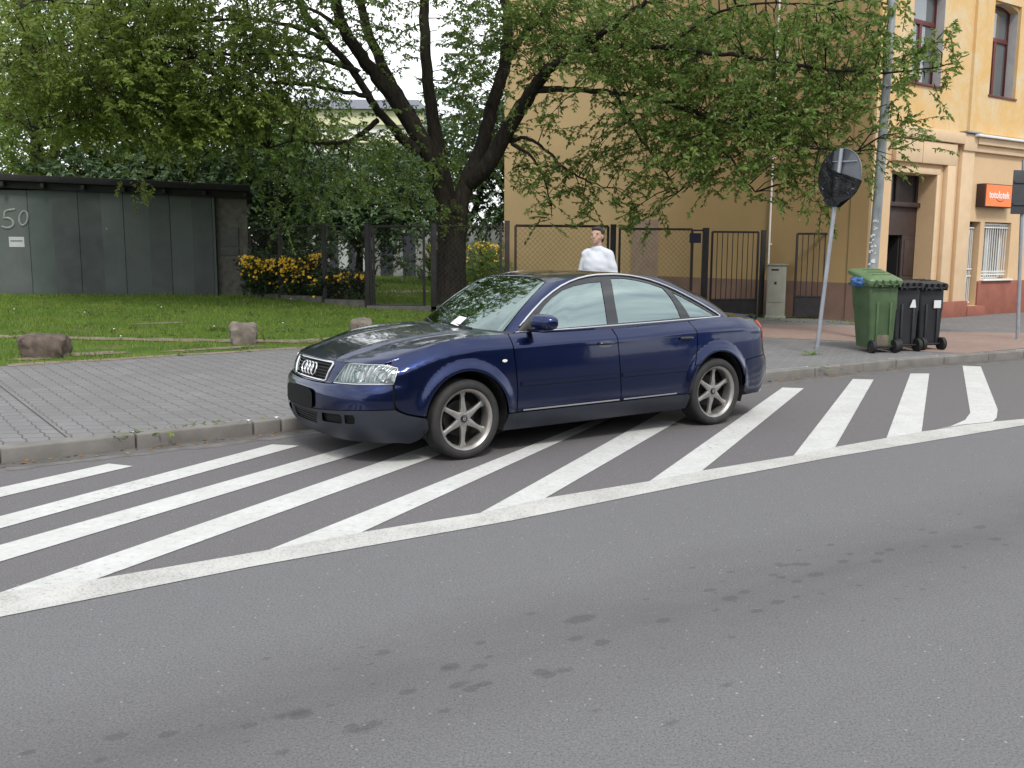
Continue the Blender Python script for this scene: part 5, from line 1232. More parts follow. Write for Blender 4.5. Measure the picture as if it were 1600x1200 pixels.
zL, zR = 3.72, 3.17; xR = at3(397, 300, SY).x
def roofpoly(z_off, th, y0, y1):
    k = (3.42-3.17)/(at3(0, 270, SY).x-xR)
    z0 = 3.17+k*(xL-xR)
    V = []
    for x_, z_ in ((xL, z0+z_off), (xR, 3.17+z_off)):
        for y_ in (y0, y1): V += [(x_*(y_/y0 if x_ == xR else 1), y_, z_-th), (x_*(y_/y0 if x_ == xR else 1), y_, z_)]
    return V
mb = MB(); V = roofpoly(0, .16, SY-.32, SY+2.7); mb.add(V, [(0, 4, 5, 1), (2, 3, 7, 6), (1, 5, 7, 3), (0, 2, 6, 4), (0, 1, 3, 2), (4, 6, 7, 5)]); mb.build('roof', M['tar'], sh, bevel=.015)
mb = MB(); V = roofpoly(-.165, .16, SY-.16, SY+2.6); mb.add(V, [(0, 4, 5, 1), (2, 3, 7, 6), (1, 5, 7, 3), (0, 2, 6, 4), (0, 1, 3, 2), (4, 6, 7, 5)]); mb.build('fascia', M['tar'], sh)
for i in range(7):   # rafter ends
    x_ = -12.4+i*.98; zz = 3.17+(3.42-3.17)/(at3(0, 270, SY).x-xR)*(x_-xR)-.24; mb = MB(); mb.box((x_, SY-.2, zz), (.08, .24, .10)); mb.build('rafter_end', M['tar'], sh)
# painted 50
def stroke(pxs, name, parent, Y, r, mat):
    mb = MB(); P_ = [at3(a, b, Y) for a, b in pxs]; mb.tube([(q.x, Y, q.z) for q in P_], r, 6); o = mb.build(name, mat, parent, True); o.scale = (1, 1, 1); return o
M['chalk'] = simple('chalk', (.23, .26, .25), .9, var=.2, scale=9)
five = [(24, 327), (9, 330), (7, 341), (14, 341), (20, 345), (21, 351), (17, 355), (10, 356), (3, 354)]
def smooth_path(p_, n=5):
    x = np.arange(len(p_)); X = Spl(x, [a for a, b in p_]); Y_ = Spl(x, [b for a, b in p_]); t = np.linspace(0, len(p_)-1, (len(p_)-1)*n+1); return list(zip(X(t), Y_(t)))
stroke(smooth_path(five[:3], 3)+smooth_path(five[2:], 4)[1:], 'painted_five', wall, SY-.008, .030, M['chalk'])
zero = [(37+6.5*math.cos(a)+1.2*math.sin(a)*-1, 341+11*math.sin(a)) for a in np.linspace(0, 2*math.pi, 24)]
stroke(zero, 'painted_zero', wall, SY-.008, .028, M['chalk'])
A_, B_ = at3(14, 370, SY), at3(39, 386, SY)
ps = empty('paper_notice', ((A_.x+B_.x)/2, SY-.012, (A_.z+B_.z)/2), 0, 'small white paper notice pinned under the painted 50 on the shed', 'notice')
mb = MB(); mb.box((0, 0, 0), (B_.x-A_.x, .006, A_.z-B_.z)); mb.build('sheet', simple('notice_paper', (.42, .43, .44), .8, var=.05), ps)
mb = MB(); mb.box((0, -.005, .025), (.30, .003, .03)); mb.build('text_line', simple('notice_ink', (.12, .13, .14), .8), ps)

# ================================================================== STONES
M['stone'] = simple('stone', (.105, .080, .066), .95, var=.45, scale=6, bump=1.)
M['stone_pale'] = simple('stone_pale', (.165, .14, .118), .95, var=.35, scale=6, bump=.8)
def stone(px, py, dx, dy, dz, rz, seed, label, mat):
    q = GT(px, py); bm = bmesh.new(); bmesh.ops.create_cube(bm, size=1)
    bmesh.ops.scale(bm, vec=(dx, dy, dz), verts=bm.verts); rr = random.Random(seed)
    bmesh.ops.subdivide_edges(bm, edges=bm.edges, cuts=9, use_grid_fill=True)
    from mathutils import noise
    for v in bm.verts:
        c_ = Vector((v.co.x/dx*2, v.co.y/dy*2, v.co.z/dz*2)); r_ = max(1, c_.length/1.28); v.co *= 1/(1+(r_-1)*.75)
        v.co += noise.noise_vector(v.co*6+Vector((seed, 0, 0)))*.050+noise.noise_vector(v.co*17+Vector((seed, 3, 0)))*.024
    me = bpy.data.meshes.new('stone'); bm.to_mesh(me); bm.free(); o = link_mesh('stone_block', me, mat); o.location = (q[0], q[1], q[2]+dz*.36); o.rotation_euler = (0, 0, rz); me.shade_smooth(); me.set_sharp_from_angle(angle=R(35)); tag(o, label, 'stone', 'stone blocks on the grass edge')
stone(72, 557, .62, .36, .36, R(-4), 1, 'brown rough stone block on the grass, nearest the left side of the photo', M['stone'])
stone(382, 537, .40, .34, .38, R(14), 2, 'two-tone squarish stone block on the grass before the shed corner', M['stone_pale'])
stone(566, 521, .36, .34, .30, R(8), 3, 'pale stone block just above the blue car bonnet', M['stone_pale'])

# ================================================================== BINS
M['bin_green'] = simple('bin_green', (.060, .105, .045), .55, var=.22, scale=4)
M['bin_lid_green'] = simple('bin_lid_green', (.11, .175, .085), .45, var=.15, scale=6)
M['bin_black'] = simple('bin_black', (.022, .023, .027), .5, var=.2, scale=5)
M['rubber'] = simple('rubber', (.012, .012, .012), .7)
M['blue_bag'] = simple('blue_bag', (.06, .15, .36), .45, var=.6, scale=14)
M['sticker'] = simple('sticker', (.62, .64, .64), .6, var=.06)
M['bin_mud'] = simple('bin_mud', (.13, .11, .08), .9, var=.3, scale=12)
def bin_(x, y, rz, wt, dt, hh, mat, lidmat, label, open_=0., group=None, dirt=False, sticker=None):
    """wheeled bin: local -y is the hinge-and-wheel side"""
    root = empty('wheelie_bin', (x, y, .118), rz, label, 'bin', group); wb, db = wt*.80, dt*.72
    mb = MB(); prof = []
    def ring(w_, d_, z_, yo=0., r=.045, n=4):
        o_ = []
        for (sx_, sy_, a0) in ((1, 1, 0), (-1, 1, 90), (-1, -1, 180), (1, -1, 270)):
            for k in range(n+1):
                a = R(a0+90*k/n); o_.append((sx_*(w_/2-r)+r*math.cos(a), yo+sy_*(d_/2-r)+r*math.sin(a), z_))
        return o_
    # the back wall is upright, the front leans outwards
    rings = [ring(wb, db, .07), ring(wb*1.01, db*1.01, .10), ring(wb+(wt-wb)*.55, db+(dt-db)*.55, hh*.60, (dt-db)*.27), ring(wb+(wt-wb)*.57+.012, db+(dt-db)*.57+.012, hh*.62, (dt-db)*.28), ring(wt*.97, dt*.97, hh*.93, (dt-db)*.48), ring(wt+.05, dt+.05, hh*.935, (dt-db)*.5), ring(wt+.06, dt+.06, hh*.975, (dt-db)*.5), ring(wt+.01, dt+.01, hh*.98, (dt-db)*.5), ring(wt-.03, dt-.03, hh*.975, (dt-db)*.5), ring(wt-.05, dt-.05, hh*.70, (dt-db)*.5)]
    n = len(rings[0]); V = sum(rings, []); mb.add(V, [(i*n+k, i*n+(k+1) % n, (i+1)*n+(k+1) % n, (i+1)*n+k) for i in range(len(rings)-1) for k in range(n)]+[tuple(range(n))[::-1], tuple((len(rings)-1)*n+k for k in range(n))])
    bd = mb.build('body', mat, root, True, angle=32)
    yb = -db/2
    mb = MB()
    for sx_ in (-1, 1): mb.box((sx_*wt*.22, yb-.004-.0, hh*.40), (.035, .05, hh*.62))
    mb.build('back_rib', mat, bd, bevel=.008)
    if dirt:
        mb = MB(); mb.box((0, yb-.012, .17), (wb*.62, .03, .20)); mb.build('muddy_patch', M['bin_mud'], bd, bevel=.02)
    for sx_ in (-1, 1):
        Mx = Matrix.Translation((sx_*(wb/2-.01), yb-.055, .10)) @ Matrix.Rotation(R(90)*sx_, 4, 'Y')
        mb = MB(); mb.lathe([(.0005, -.03), (.10, -.03), (.10, .028), (.088, .034), (.055, .024), (.05, .014), (.02, .014), (.018, .030), (.0005, .032)], 28, Mx); wh = mb.build('wheel', M['rubber'], root, True, angle=35)
        mb = MB(); mb.lathe([(.056, .022), (.050, .018), (.03, .026), (.0005, .028)], 20, Mx); mb.build('hub', M['bin_black'], wh, True)
    mb = MB(); mb.tube([(-wb/2, yb-.055, .10), (wb/2, yb-.055, .10)], .012, 8); mb.build('axle', M['iron'], root)
    mb = MB(); ys = (dt-db)*.5-dt/2-.03; mb.tube([(-wt*.42, ys-.05, hh*.965), (wt*.42, ys-.05, hh*.965)], .014, 8)
    for sx_ in (-.40, -.2, .2, .40): mb.box((sx_*wt, ys-.02, hh*.955), (.022, .09, .05))
    mb.build('handle', mat, root, bevel=.0)
    # lid
    mb = MB(); LW, LD = wt+.075, dt+.10
    rl = [ring(LW, LD, -.05, LD/2), ring(LW, LD, .0, LD/2), ring(LW-.03, LD-.03, .022, LD/2, .05), ring(LW-.22, LD-.22, .052, LD/2, .06), ring(LW-.24, LD-.24, .054, LD/2, .06)]
    n = len(rl[0]); V = sum(rl, []); mb.add(V, [(i*n+k, i*n+(k+1) % n, (i+1)*n+(k+1) % n, (i+1)*n+k) for i in range(len(rl)-1) for k in range(n)]+[tuple((len(rl)-1)*n+k for k in range(n)), tuple(range(n))[::-1]])
    for k in range(3): mb.box((0, LD*.25+k*LD*.22, .060), (LW*.52, .028, .012))
    for sx_ in (-.34, -.12, .12, .34): mb.box((sx_*wt, -.02, .0), (.03, .10, .045))
    ld = mb.build('lid', lidmat, root, True, angle=30); ld.location = (0, ys-.012, hh*.99+.022); ld.rotation_euler = (open_, 0, 0)
    if sticker:
        mb = MB(); q = sticker
        if q == 'tri': mb.add([(-.055, yb-.032, hh*.66), (.055, yb-.032, hh*.66), (.03, yb-.037, hh*.78), (-.012, yb-.037, hh*.78), (-.055, yb-.029, hh*.66), (.055, yb-.029, hh*.66), (.03, yb-.034, hh*.78), (-.012, yb-.034, hh*.78)], [(0, 1, 2, 3), (4, 7, 6, 5), (0, 4, 5, 1), (2, 6, 7, 3), (1, 5, 6, 2), (0, 3, 7, 4)])
        else: mb.box((0.0, yb-.034, hh*.715), (.125, .004, .12))
        so_ = mb.build('sticker', M['sticker'], bd); so_.location.x = wt*.16; so_.location.y = -.0
    return root
bg_ = bin_(5.58, 14.42, R(9), .485, .60, 1.07, M['bin_green'], M['bin_lid_green'], 'green wheelie bin with its lid propped up by a blue bag', R(13), dirt=True)
mb = MB(); bm = bmesh.new(); bmesh.ops.create_icosphere(bm, subdivisions=4, radius=1)
from mathutils import noise as mnoise
for v in bm.verts: v.co *= 1+.22*mnoise.noise(v.co*3.1)+.10*mnoise.noise(v.co*8)
me = bpy.data.meshes.new('rubbish_bag'); bm.to_mesh(me); bm.free(); me.shade_smooth()
bo = link_mesh('rubbish_bag', me, M['blue_bag']); q = bg_.matrix_basis @ Vector((-.15, .10, 1.065)); bo.location = q; bo.scale = (.19, .28, .10); bo.rotation_euler = (0, 0, R(9)); tag(bo, 'blue plastic bag bulging from under the green bin lid', 'bag')
bin_(6.02, 14.62, R(13), .46, .54, 1.02, M['bin_black'], M['bin_black'], 'dark grey wheelie bin standing between the green bin and the other dark bin', 0., 'dark grey wheelie bins', sticker='tri')
bin_(6.50, 14.86, R(13), .46, .54, 1.00, M['bin_black'], M['bin_black'], 'dark grey wheelie bin at the right end of the row of three bins', R(2), 'dark grey wheelie bins', sticker='sq')

# ================================================================== SIGN POSTS, LAMP POST
M['galv'] = simple('galv', (.34, .36, .39), .45, .5, var=.16, scale=7)
M['galv_blue'] = simple('galv_blue', (.33, .345, .35), .5, .45, var=.2, scale=5)
M['sign_back'] = simple('sign_back', (.15, .16, .18), .5, .3, var=.1, scale=4)
M['sign_back_dark'] = simple('sign_back_dark', (.055, .058, .064), .6, .2, var=.15, scale=4)
g = N('bin_bag'); p = g.pos(); f = g.noise(p, 7, 6, .7, 1.5)
M['bin_bag'] = g.done(g.bsdf((.004, .004, .007), .30, 0, .4, g.bump(f, 1., .05)))
b0, b1 = Vector(AT(1275, 553, 13.9)), Vector(AT(1315, 232, 13.9)); b0.z = .118
rs = empty('round_sign', b0, 0, 'round traffic sign seen from behind, wrapped in a black bag, on a leaning pole', 'traffic sign')
dirp = (b1-b0); mb = MB(); mb.tube([(0, 0, -.05), tuple(dirp)], .030, 14); mb.build('pole', M['galv'], rs, True)
cen = dirp*((2.735-.118)/dirp.z); nrm = Vector((.824, .566, -.0)).normalized()
upv = dirp.normalized(); nrm = (nrm-upv*nrm.dot(upv)).normalized(); rgt = upv.cross(nrm).normalized()
Mx = Matrix((( rgt.x, upv.x, nrm.x, cen.x), (rgt.y, upv.y, nrm.y, cen.y), (rgt.z, upv.z, nrm.z, cen.z), (0, 0, 0, 1)))
side = -1 if nrm.dot(Vector((0, 0, 0))-Vector((b0.x, b0.y, 0))) > 0 else 1
Mo = Mx @ Matrix.Translation((0, 0, .045*side)) @ Matrix.Diagonal((.90, .97, 1, 1))
mb = MB(); mb.lathe([(.0005, -.004), (.385, -.004), (.395, -.012*1), (.40, 0), (.395, .012), (.385, .004), (.0005, .004)], 48, Mo); ds = mb.build('sign_plate', M['sign_back'], rs, True)
mb = MB()
for hgt in (.20, -.20): mb.tube([Mo @ Vector((-.30, hgt, -.014*side)), Mo @ Vector((.30, hgt, -.014*side))], .011, 6)
mb.tube([Mo @ Vector((.02, -.36, -.02*side)), Mo @ Vector((.02, .37, -.02*side))], .016, 6)
mb.build('bracket', M['galv'], rs, True)
# bag: a crumpled sheet over the left part and the foot of the disc
nb_, mb_ = 34, 26; V = []; Fq = []
for sd_ in (1, -1):
    off0 = len(V)
    for i in range(nb_+1):
        for j in range(mb_+1):
            v_ = -.47+(.86)*j/mb_                      # height
            half = math.sqrt(max(.0, .417**2-v_*v_)) if v_ > -.36 else .20*(v_+.50)/.14*.9+.035
            half = max(half, .03)
            # right border of the bag, climbing to the upper left
            xr_ = min(half, (.42 if v_ < -.08 else (.42-(v_+.08)*3.4 if v_ < .10 else -.13-(v_-.10)*.15)))
            x_ = -half+(xr_+half)*i/nb_
            rr_ = math.hypot(x_, v_); bul = .028+.018*mnoise.noise(Vector((x_*9, v_*9, sd_*3.)))+.012*mnoise.noise(Vector((x_*25, v_*25, sd_*5.)))
            e_ = max(0, 1-(rr_/.415)**6); pole_ = (.085 if sd_ == -side else 0)*math.exp(-(x_/.085)**2)*min(1, max(.0, 1-(abs(v_)-.36)/.1)); zz = sd_*(bul*e_+.004+pole_)
            if v_ < -.36: zz = sd_*.05-.045*side
            V.append(Mo @ Vector((x_*1.015+.012*mnoise.noise(Vector((v_*14, 2, 0))), v_, zz)))
    for i in range(nb_):
        for j in range(mb_):
            a = off0+i*(mb_+1)+j; Fq.append((a, a+1, a+mb_+2, a+mb_+1))
m_ = MB(); m_.add(V, Fq); 
if (rgt.x) < 0:    # rgt points left in the picture: mirror so the bag stays on the picture's left
    V = [Mo @ (Matrix.Diagonal((-1, 1, 1, 1)) @ (Mo.inverted() @ v)) for v in V]; m_ = MB(); m_.add(V, Fq)
bgo = m_.build('bag', M['bin_bag'], rs, True, angle=80)
# second sign at the right edge
s2b = Vector(AT(1590, 528, 16.5)); s2b.z = .118; s2t = Vector(AT(1598, 300, 16.5))
s2 = empty('square_sign', s2b, 0, 'rectangular road sign seen from behind at the right edge of the photo', 'traffic sign')
dp = (s2t-s2b)*(3.1/(s2t.z-.118)); mb = MB(); mb.tube([(0, 0, -.05), tuple(dp)], .030, 12); mb.build('pole', M['galv'], s2, True)
q = Vector((.0, .0, 2.66-.118)); mb = MB(); mb.box((q.x-.02, -.05, q.z), (.70, .02, .74), R(12)); o = mb.build('sign_plate', M['sign_back_dark'], s2, bevel=.02, seg=3)
mb = MB(); mb.box((q.x-.02, -.075, q.z+.17), (.66, .02, .035), R(12)); mb.box((q.x-.02, -.075, q.z-.2), (.66, .02, .035), R(12)); mb.build('bracket', M['sign_back_dark'], s2)
# lamp post
lpq = Vector(AT(1366, 470, 16.5)); lp_ = empty('lamp_post', (6.27, 16.5, .118), 0, 'tall galvanised street lamp post behind the green bin', 'lamp post')
mb = MB(); mb.tube([(0, 0, -.05), (.01, 0, .9), (.015, 0, 1.2), (.06, 0, 4), (.12, 0, 8.0)], [.105, .10, .088, .072, .058], 20); mb.build('pole', M['galv_blue'], lp_, True)
mb = MB(); mb.box((0, -.078, .62), (.09, .02, .36)); mb.build('access_door', M['galv_blue'], lp_, bevel=.006)
mb = MB()
for zz in (2.55, 4.3): mb.lathe([(.074, -.012), (.083, -.012), (.083, .012), (.074, .012)], 20, Matrix.Translation((.015*zz, 0, zz)))
mb.build('clamp', M['galv'], lp_)
rr = random.Random(4)
mb = MB()
for k in range(26):
    a = R(-90+rr.uniform(-55, 55)); z0 = rr.uniform(1.25, 2.1); r_ = .092; hh_ = rr.uniform(.015, .05); wa = rr.uniform(.1, .3)
    mb.add([(r_*math.cos(a+u_), r_*math.sin(a+u_), z0+v_) for u_, v_ in ((-wa, 0), (wa, rr.uniform(-.01, .01)), (wa*.8, hh_), (-wa*.9, hh_))], [(0, 1, 2, 3)])
mb.build('torn_poster', M['sticker'], lp_)
mb = MB(); mb.tube([(.12, 0, 7.9), (-.3, -.4, 8.25), (-.9, -1.2, 8.4)], .035, 10); mb.box((-1.1, -1.5, 8.4), (.3, .7, .14), R(-35)); mb.build('lamp_arm', M['galv_blue'], lp_)

# ================================================================== PERSON
M['skin'] = simple('skin', (.42, .26, .19), .6, var=.08); M['shirt'] = simple('shirt', (.54, .56, .61), .85, var=.05, scale=5, bump=.2)
M['hair'] = simple('hair', (.02, .016, .014), .7); M['trousers'] = simple('trousers', (.035, .038, .05), .85); M['shoe'] = simple('shoe', (.015, .013, .012), .5); M['eye'] = simple('eye', (.02, .015, .012), .3)
PX, PY = 1.17, 13.1
per = empty('person', (PX, PY, .108), R(-30), 'person in a loose white shirt standing behind the car, by the gate', 'person')
def capsule(mb, a, b, ra, rb_, n=14):
    a, b = Vector(a), Vector(b); d = (b-a); Ln = d.length; q = d.to_track_quat('Z', 'Y').to_matrix().to_4x4(); prof = [(.0005, -ra)]
    for k in range(1, 6): an = R(-90+90*k/5); prof.append((ra*math.cos(an), ra*math.sin(an)))
    for k in range(0, 6): an = R(90*k/5); prof.append((max(.0005, rb_*math.cos(an)), Ln+rb_*math.sin(an)))
    mb.lathe(prof, n, Matrix.Translation(a) @ q)
def blob(mb, c_, r_, n=16):
    M4 = Matrix.Translation(c_) @ Matrix.Diagonal((r_[0], r_[1], r_[2], 1)); mb.lathe([(max(.0005, math.cos(R(t))), math.sin(R(t))) for t in range(-90, 91, 12)], n, M4)
def fuse(mb, name, mat, parent, vox, sm=6):
    o = mb.build(name, mat, parent, True); me = o.data
    r_ = o.modifiers.new('fuse', 'REMESH'); r_.mode = 'VOXEL'; r_.voxel_size = vox; r_.use_smooth_shade = True
    s_ = o.modifiers.new('soft', 'SMOOTH'); s_.iterations = sm; s_.factor = .5
    bpy.context.view_layer.update(); dg = bpy.context.evaluated_depsgraph_get(); nm = bpy.data.meshes.new_from_object(o.evaluated_get(dg)); o.modifiers.clear(); o.data = nm; nm.shade_smooth()
    if not nm.materials: nm.materials.append(mat)
    return o
# facing local -y.  Height 1.84
mb = MB()
blob(mb, (0, -.012, 1.735), (.076, .094, .112)); blob(mb, (0, -.052, 1.675), (.056, .060, .062)); blob(mb, (0, .02, 1.75), (.080, .088, .095))
capsule(mb, (0, -.104, 1.745), (0, -.118, 1.708), .010, .015); blob(mb, (0, -.112, 1.706), (.019, .016, .011))
blob(mb, (0, -.100, 1.668), (.027, .014, .008)); blob(mb, (0, -.097, 1.655), (.024, .014, .009)); blob(mb, (0, -.088, 1.633), (.024, .022, .018))
for s_ in (-1, 1):
    blob(mb, (s_*.080, .005, 1.715), (.010, .020, .032)); blob(mb, (s_*.034, -.088, 1.768), (.026, .014, .009)); blob(mb, (s_*.045, -.070, 1.70), (.024, .02, .026))
capsule(mb, (0, .01, 1.50), (0, -.005, 1.66), .066, .056)
blob(mb, (0, .01, 1.28), (.17, .115, .22)); blob(mb, (0, 0, 1.05), (.175, .13, .22)); blob(mb, (0, .01, .93), (.175, .13, .13))
for s_ in (-1, 1):
    capsule(mb, (s_*.145, .015, 1.445), (s_*.228, .03, 1.20), .046, .044); capsule(mb, (s_*.225, .03, 1.20), (s_*.245, -.03, .94), .044, .028)
    capsule(mb, (s_*.09, .01, .90), (s_*.10, -.005, .50), .092, .056); capsule(mb, (s_*.10, -.005, .50), (s_*.105, .03, .09), .056, .036); capsule(mb, (s_*.105, .04, .045), (s_*.115, -.12, .035), .036, .030)
    # hand: palm, four bent fingers and thumb
    capsule(mb, (s_*.246, -.035, .91), (s_*.248, -.055, .85), .026, .030)
    for k, (oy, ln_) in enumerate(((-.028, .062), (-.010, .070), (.009, .064), (.027, .050))):
        a = Vector((s_*.249, -.055+oy, .835)); b = a+Vector((-s_*.006, -.004, -ln_*.55)); c_ = b+Vector((-s_*.018, -.002, -ln_*.42)); capsule(mb, a, b, .0095, .0088, 8); capsule(mb, b, c_, .0088, .0075, 8)
    a = Vector((s_*.240, -.078, .875)); b = a+Vector((-s_*.010, -.024, -.028)); c_ = b+Vector((-s_*.006, -.006, -.030)); capsule(mb, a, b, .0115, .010, 8); capsule(mb, b, c_, .010, .008, 8)
bd_ = fuse(mb, 'skin', M['skin'], per, .0075, 3); bd_.name = 'body'
mb = MB()
for s_ in (-1, 1): blob(mb, (s_*.033, -.090, 1.747), (.013, .008, .006))
mb.build('eyes', M['eye'], per, True)
mb = MB(); blob(mb, (0, .022, 1.772), (.088, .098, .092)); blob(mb, (0, .055, 1.70), (.078, .06, .075)); blob(mb, (0, -.055, 1.822), (.066, .042, .030)); fuse(mb, 'hair', M['hair'], per, .010, 4)
mb = MB()
blob(mb, (0, .0, 1.32), (.205, .165, .215)); blob(mb, (0, -.01, 1.08), (.215, .175, .26)); capsule(mb, (-.11, .01, 1.50), (.11, .01, 1.50), .068, .068); blob(mb, (0, .01, 1.54), (.105, .085, .065)); blob(mb, (0, 0, .93), (.225, .172, .17)); blob(mb, (0, .012, 1.50), (.095, .08, .055))
for s_ in (-1, 1): capsule(mb, (s_*.155, .015, 1.465), (s_*.235, .03, 1.20), .086, .074); capsule(mb, (s_*.235, .03, 1.20), (s_*.250, -.025, .975), .066, .048)
mb.tube([(.10*math.cos(a), -.10+.01*math.sin(a*3), 1.30+.17*math.sin(a)) for a in np.linspace(-1.2, 1.2, 8)], .008, 6)
st_ = fuse(mb, 'shirt', M['shirt'], per, .014, 5)
from mathutils import noise as _n
for v in st_.data.vertices:
    fz = math.sin(v.co.x*22+v.co.z*31+2.2*math.sin(v.co.z*9+v.co.x*7))*math.sin(v.co.z*13-v.co.y*9); v.co += Vector(v.normal)*(.0045*fz)
    p_ = v.co; k = _n.noise(Vector((p_.x*8, p_.y*8, p_.z*4)))*.011+_n.noise(Vector((p_.x*4+p_.z*6, p_.y*3, p_.z*15)))*.008; v.co = p_+Vector(v.normal)*k
mb = MB(); mb.tube([(.062*math.cos(a), -.008+.055*math.sin(a)-.012, 1.545-.022*(math.sin(a) < 0)*abs(math.sin(a))*1.5) for a in np.linspace(R(-70), R(250), 22)], .013, 8); mb.build('collar', M['shirt'], st_, True)
mb = MB()
for k in range(6): zz = 1.47-.085*k; blob(mb, (.0, -.152-.012*math.sin((1.5-zz)*4), zz), (.006, .004, .006), 8)
mb = MB(); blob(mb, (0, .005, .90), (.190, .145, .14))
for s_ in (-1, 1): capsule(mb, (s_*.092, .01, .88), (s_*.10, -.003, .50), .105, .075); capsule(mb, (s_*.10, -.003, .50), (s_*.105, .03, .10), .075, .062)
fuse(mb, 'trousers', M['trousers'], per, .014, 4)
for s_ in (-1, 1):
    mb = MB(); capsule(mb, (s_*.105, .045, .045), (s_*.118, -.15, .040), .045, .040); fuse(mb, 'shoe', M['shoe'], per, .010, 3)
# ================================================================== TREES AND SHRUBS
def leaf_mat(name, dark, mid, light, yellow, sc=1.1, trl=.5, yel=.0):
    g = N(name); p = g.world(); f = g.noise(p, sc, 4, .6); f2 = g.noise(p, 23, 2, .6); f3 = g.noise(p, .8, 3)
    c = g.ramp(f, [(.28, dark), (.50, mid), (.72, light)]); c = g.mix(g.ramp(f2, [(.42, 0.), (.66, .75)]), c, yellow)
    c = g.mix(g.ramp(f2, [(.30, .5), (.44, 0.)]), c, dark)
    b1 = g.bsdf(c, .48, 0, .45); tr = g.n('BsdfTranslucent'); g.l(g.mix(.45, c, yellow), tr.inputs['Color']); ms = g.n('MixShader'); ms.inputs[0].default_value = trl
    g.l(b1, ms.inputs[1]); g.l(tr.outputs[0], ms.inputs[2]); M[name] = g.done(ms.outputs[0])
leaf_mat('maple_leaf', (.070, .130, .030), (.125, .212, .048), (.185, .28, .064), (.25, .33, .08))
leaf_mat('maple_leaf_yellow', (.080, .145, .028), (.14, .225, .040), (.20, .28, .050), (.28, .32, .07))
leaf_mat('dark_leaf', (.018, .042, .016), (.048, .098, .034), (.078, .14, .046), (.11, .17, .058), .9, .25)
leaf_mat('blue_leaf', (.045, .09, .040), (.080, .145, .064), (.125, .20, .095), (.17, .24, .12), .9, .3)
leaf_mat('light_leaf', (.075, .125, .030), (.11, .17, .040), (.16, .225, .055), (.22, .26, .07), .9, .5)
leaf_mat('shrub_leaf', (.014, .034, .016), (.024, .052, .022), (.036, .072, .026), (.055, .09, .03), 3., .25)
g = N('bark'); p = g.world(); f = g.noise(g.mapv(p, scale=(1, 1, .22)), 16, 6, .7); c = g.ramp(f, [(.3, (.016, .013, .011)), (.6, (.045, .038, .032)), (.8, (.075, .068, .055))]); c = g.mix(g.ramp(g.noise(p, 2.2, 4), [(.55, 0.), (.75, .4)]), c, (.045, .055, .028))
M['bark'] = g.done(g.bsdf(c, .95, 0, .15, g.bump(f, 1., .04)))
M['flower_yellow'] = simple('flower_yellow', (.80, .48, .02), .6, var=.25, scale=12)
def unit(v): return v/(np.linalg.norm(v, axis=-1, keepdims=True)+1e-9)
def sprays(C_, rg, L_=.75, n=8, leaf=(.105, .050), droop=.45, dirs=None, trip=True, spread=1.):
    """leafy twigs: returns leaf quads and twig prisms. C_ (m,3) twig starts"""
    C_ = np.asarray(C_, float); m = len(C_)
    if dirs is None:
        a = rg.uniform(0, 2*np.pi, m); el = rg.normal(.0, .35, m); dirs = np.c_[np.cos(a)*np.cos(el), np.sin(a)*np.cos(el), np.sin(el)]
    d = unit(dirs+rg.normal(0, .25*spread, (m, 3))); Ls = L_*rg.uniform(.6, 1.25, m)
    t = np.linspace(.12, 1., n); P_ = C_[:, None]+d[:, None]*(Ls[:, None]*t)[..., None]; P_[..., 2] -= droop*(Ls[:, None]*t**2)*.8
    sd = unit(np.cross(d, np.array([0, 0, 1.]))+1e-6); k = 3 if trip else 1
    sgn = np.where(np.arange(n) % 2, 1., -1.)
    base = np.repeat(P_[:, :, None], k, 2); ang = (np.arange(k)-(k-1)/2)*.75
    ld = sd[:, None, None]*sgn[None, :, None, None]*.8*np.cos(ang)[None, None, :, None]+d[:, None, None]*(.55+np.sin(ang))[None, None, :, None]+rg.normal(0, .32, (m, n, k, 3)); ld[..., 2] -= .35
    ld = unit(ld); ls = leaf[0]*rg.uniform(.6, 1.3, (m, n, k, 1)); up = np.zeros_like(ld); up[..., 2] = 1; up = up+rg.normal(0, .45, ld.shape)
    wv = unit(np.cross(ld, up)); wdt = leaf[1]*ls/leaf[0]; nrm = np.cross(wv, ld)
    off_ = base+ld*leaf[0]*.25*(np.arange(k) % 2)[None, None, :, None]
    A = off_; B = off_+ld*ls*.42+wv*wdt/2-nrm*ls*.04; Cc = off_+ld*ls-nrm*ls*.12; D = off_+ld*ls*.42-wv*wdt/2-nrm*ls*.04
    V = np.stack([A, B, Cc, D], 3).reshape(-1, 3); Fq = np.arange(len(V)).reshape(-1, 4)
    # twigs as thin three-sided tubes over three stations
    st = [0, .5, 1.]; tv = []
    for s_ in st:
        q = C_+d*(Ls*s_)[:, None]; q[:, 2] -= droop*Ls*s_**2*.8; r_ = .007*(1.1-s_)+.0015
        for kk in range(3):
            a_ = 2*np.pi*kk/3; tv.append(q+sd*np.cos(a_)*r_+np.array([0, 0, 1.])*np.sin(a_)*r_)
    tv = np.stack(tv, 1).reshape(-1, 3); b0 = np.arange(m)*9; tf = []
    for s_ in range(2):
        for kk in range(3): tf.append(np.stack([b0+s_*3+kk, b0+s_*3+(kk+1) % 3, b0+s_*3+3+(kk+1) % 3, b0+s_*3+3+kk], 1))
    return V, Fq, tv, np.concatenate(tf)
def limb_path(pts, n=6):
    """pts (px,py,Y,r) -> smooth 3-d points and radii"""
    W = np.array([[*AT(p_[0], p_[1], p_[2]), p_[3]] for p_ in pts]); x = np.arange(len(W)); t = np.linspace(0, len(W)-1, (len(W)-1)*n+1)
    Q = np.stack([Spl(x, W[:, i])(t) for i in range(4)], 1); return Q
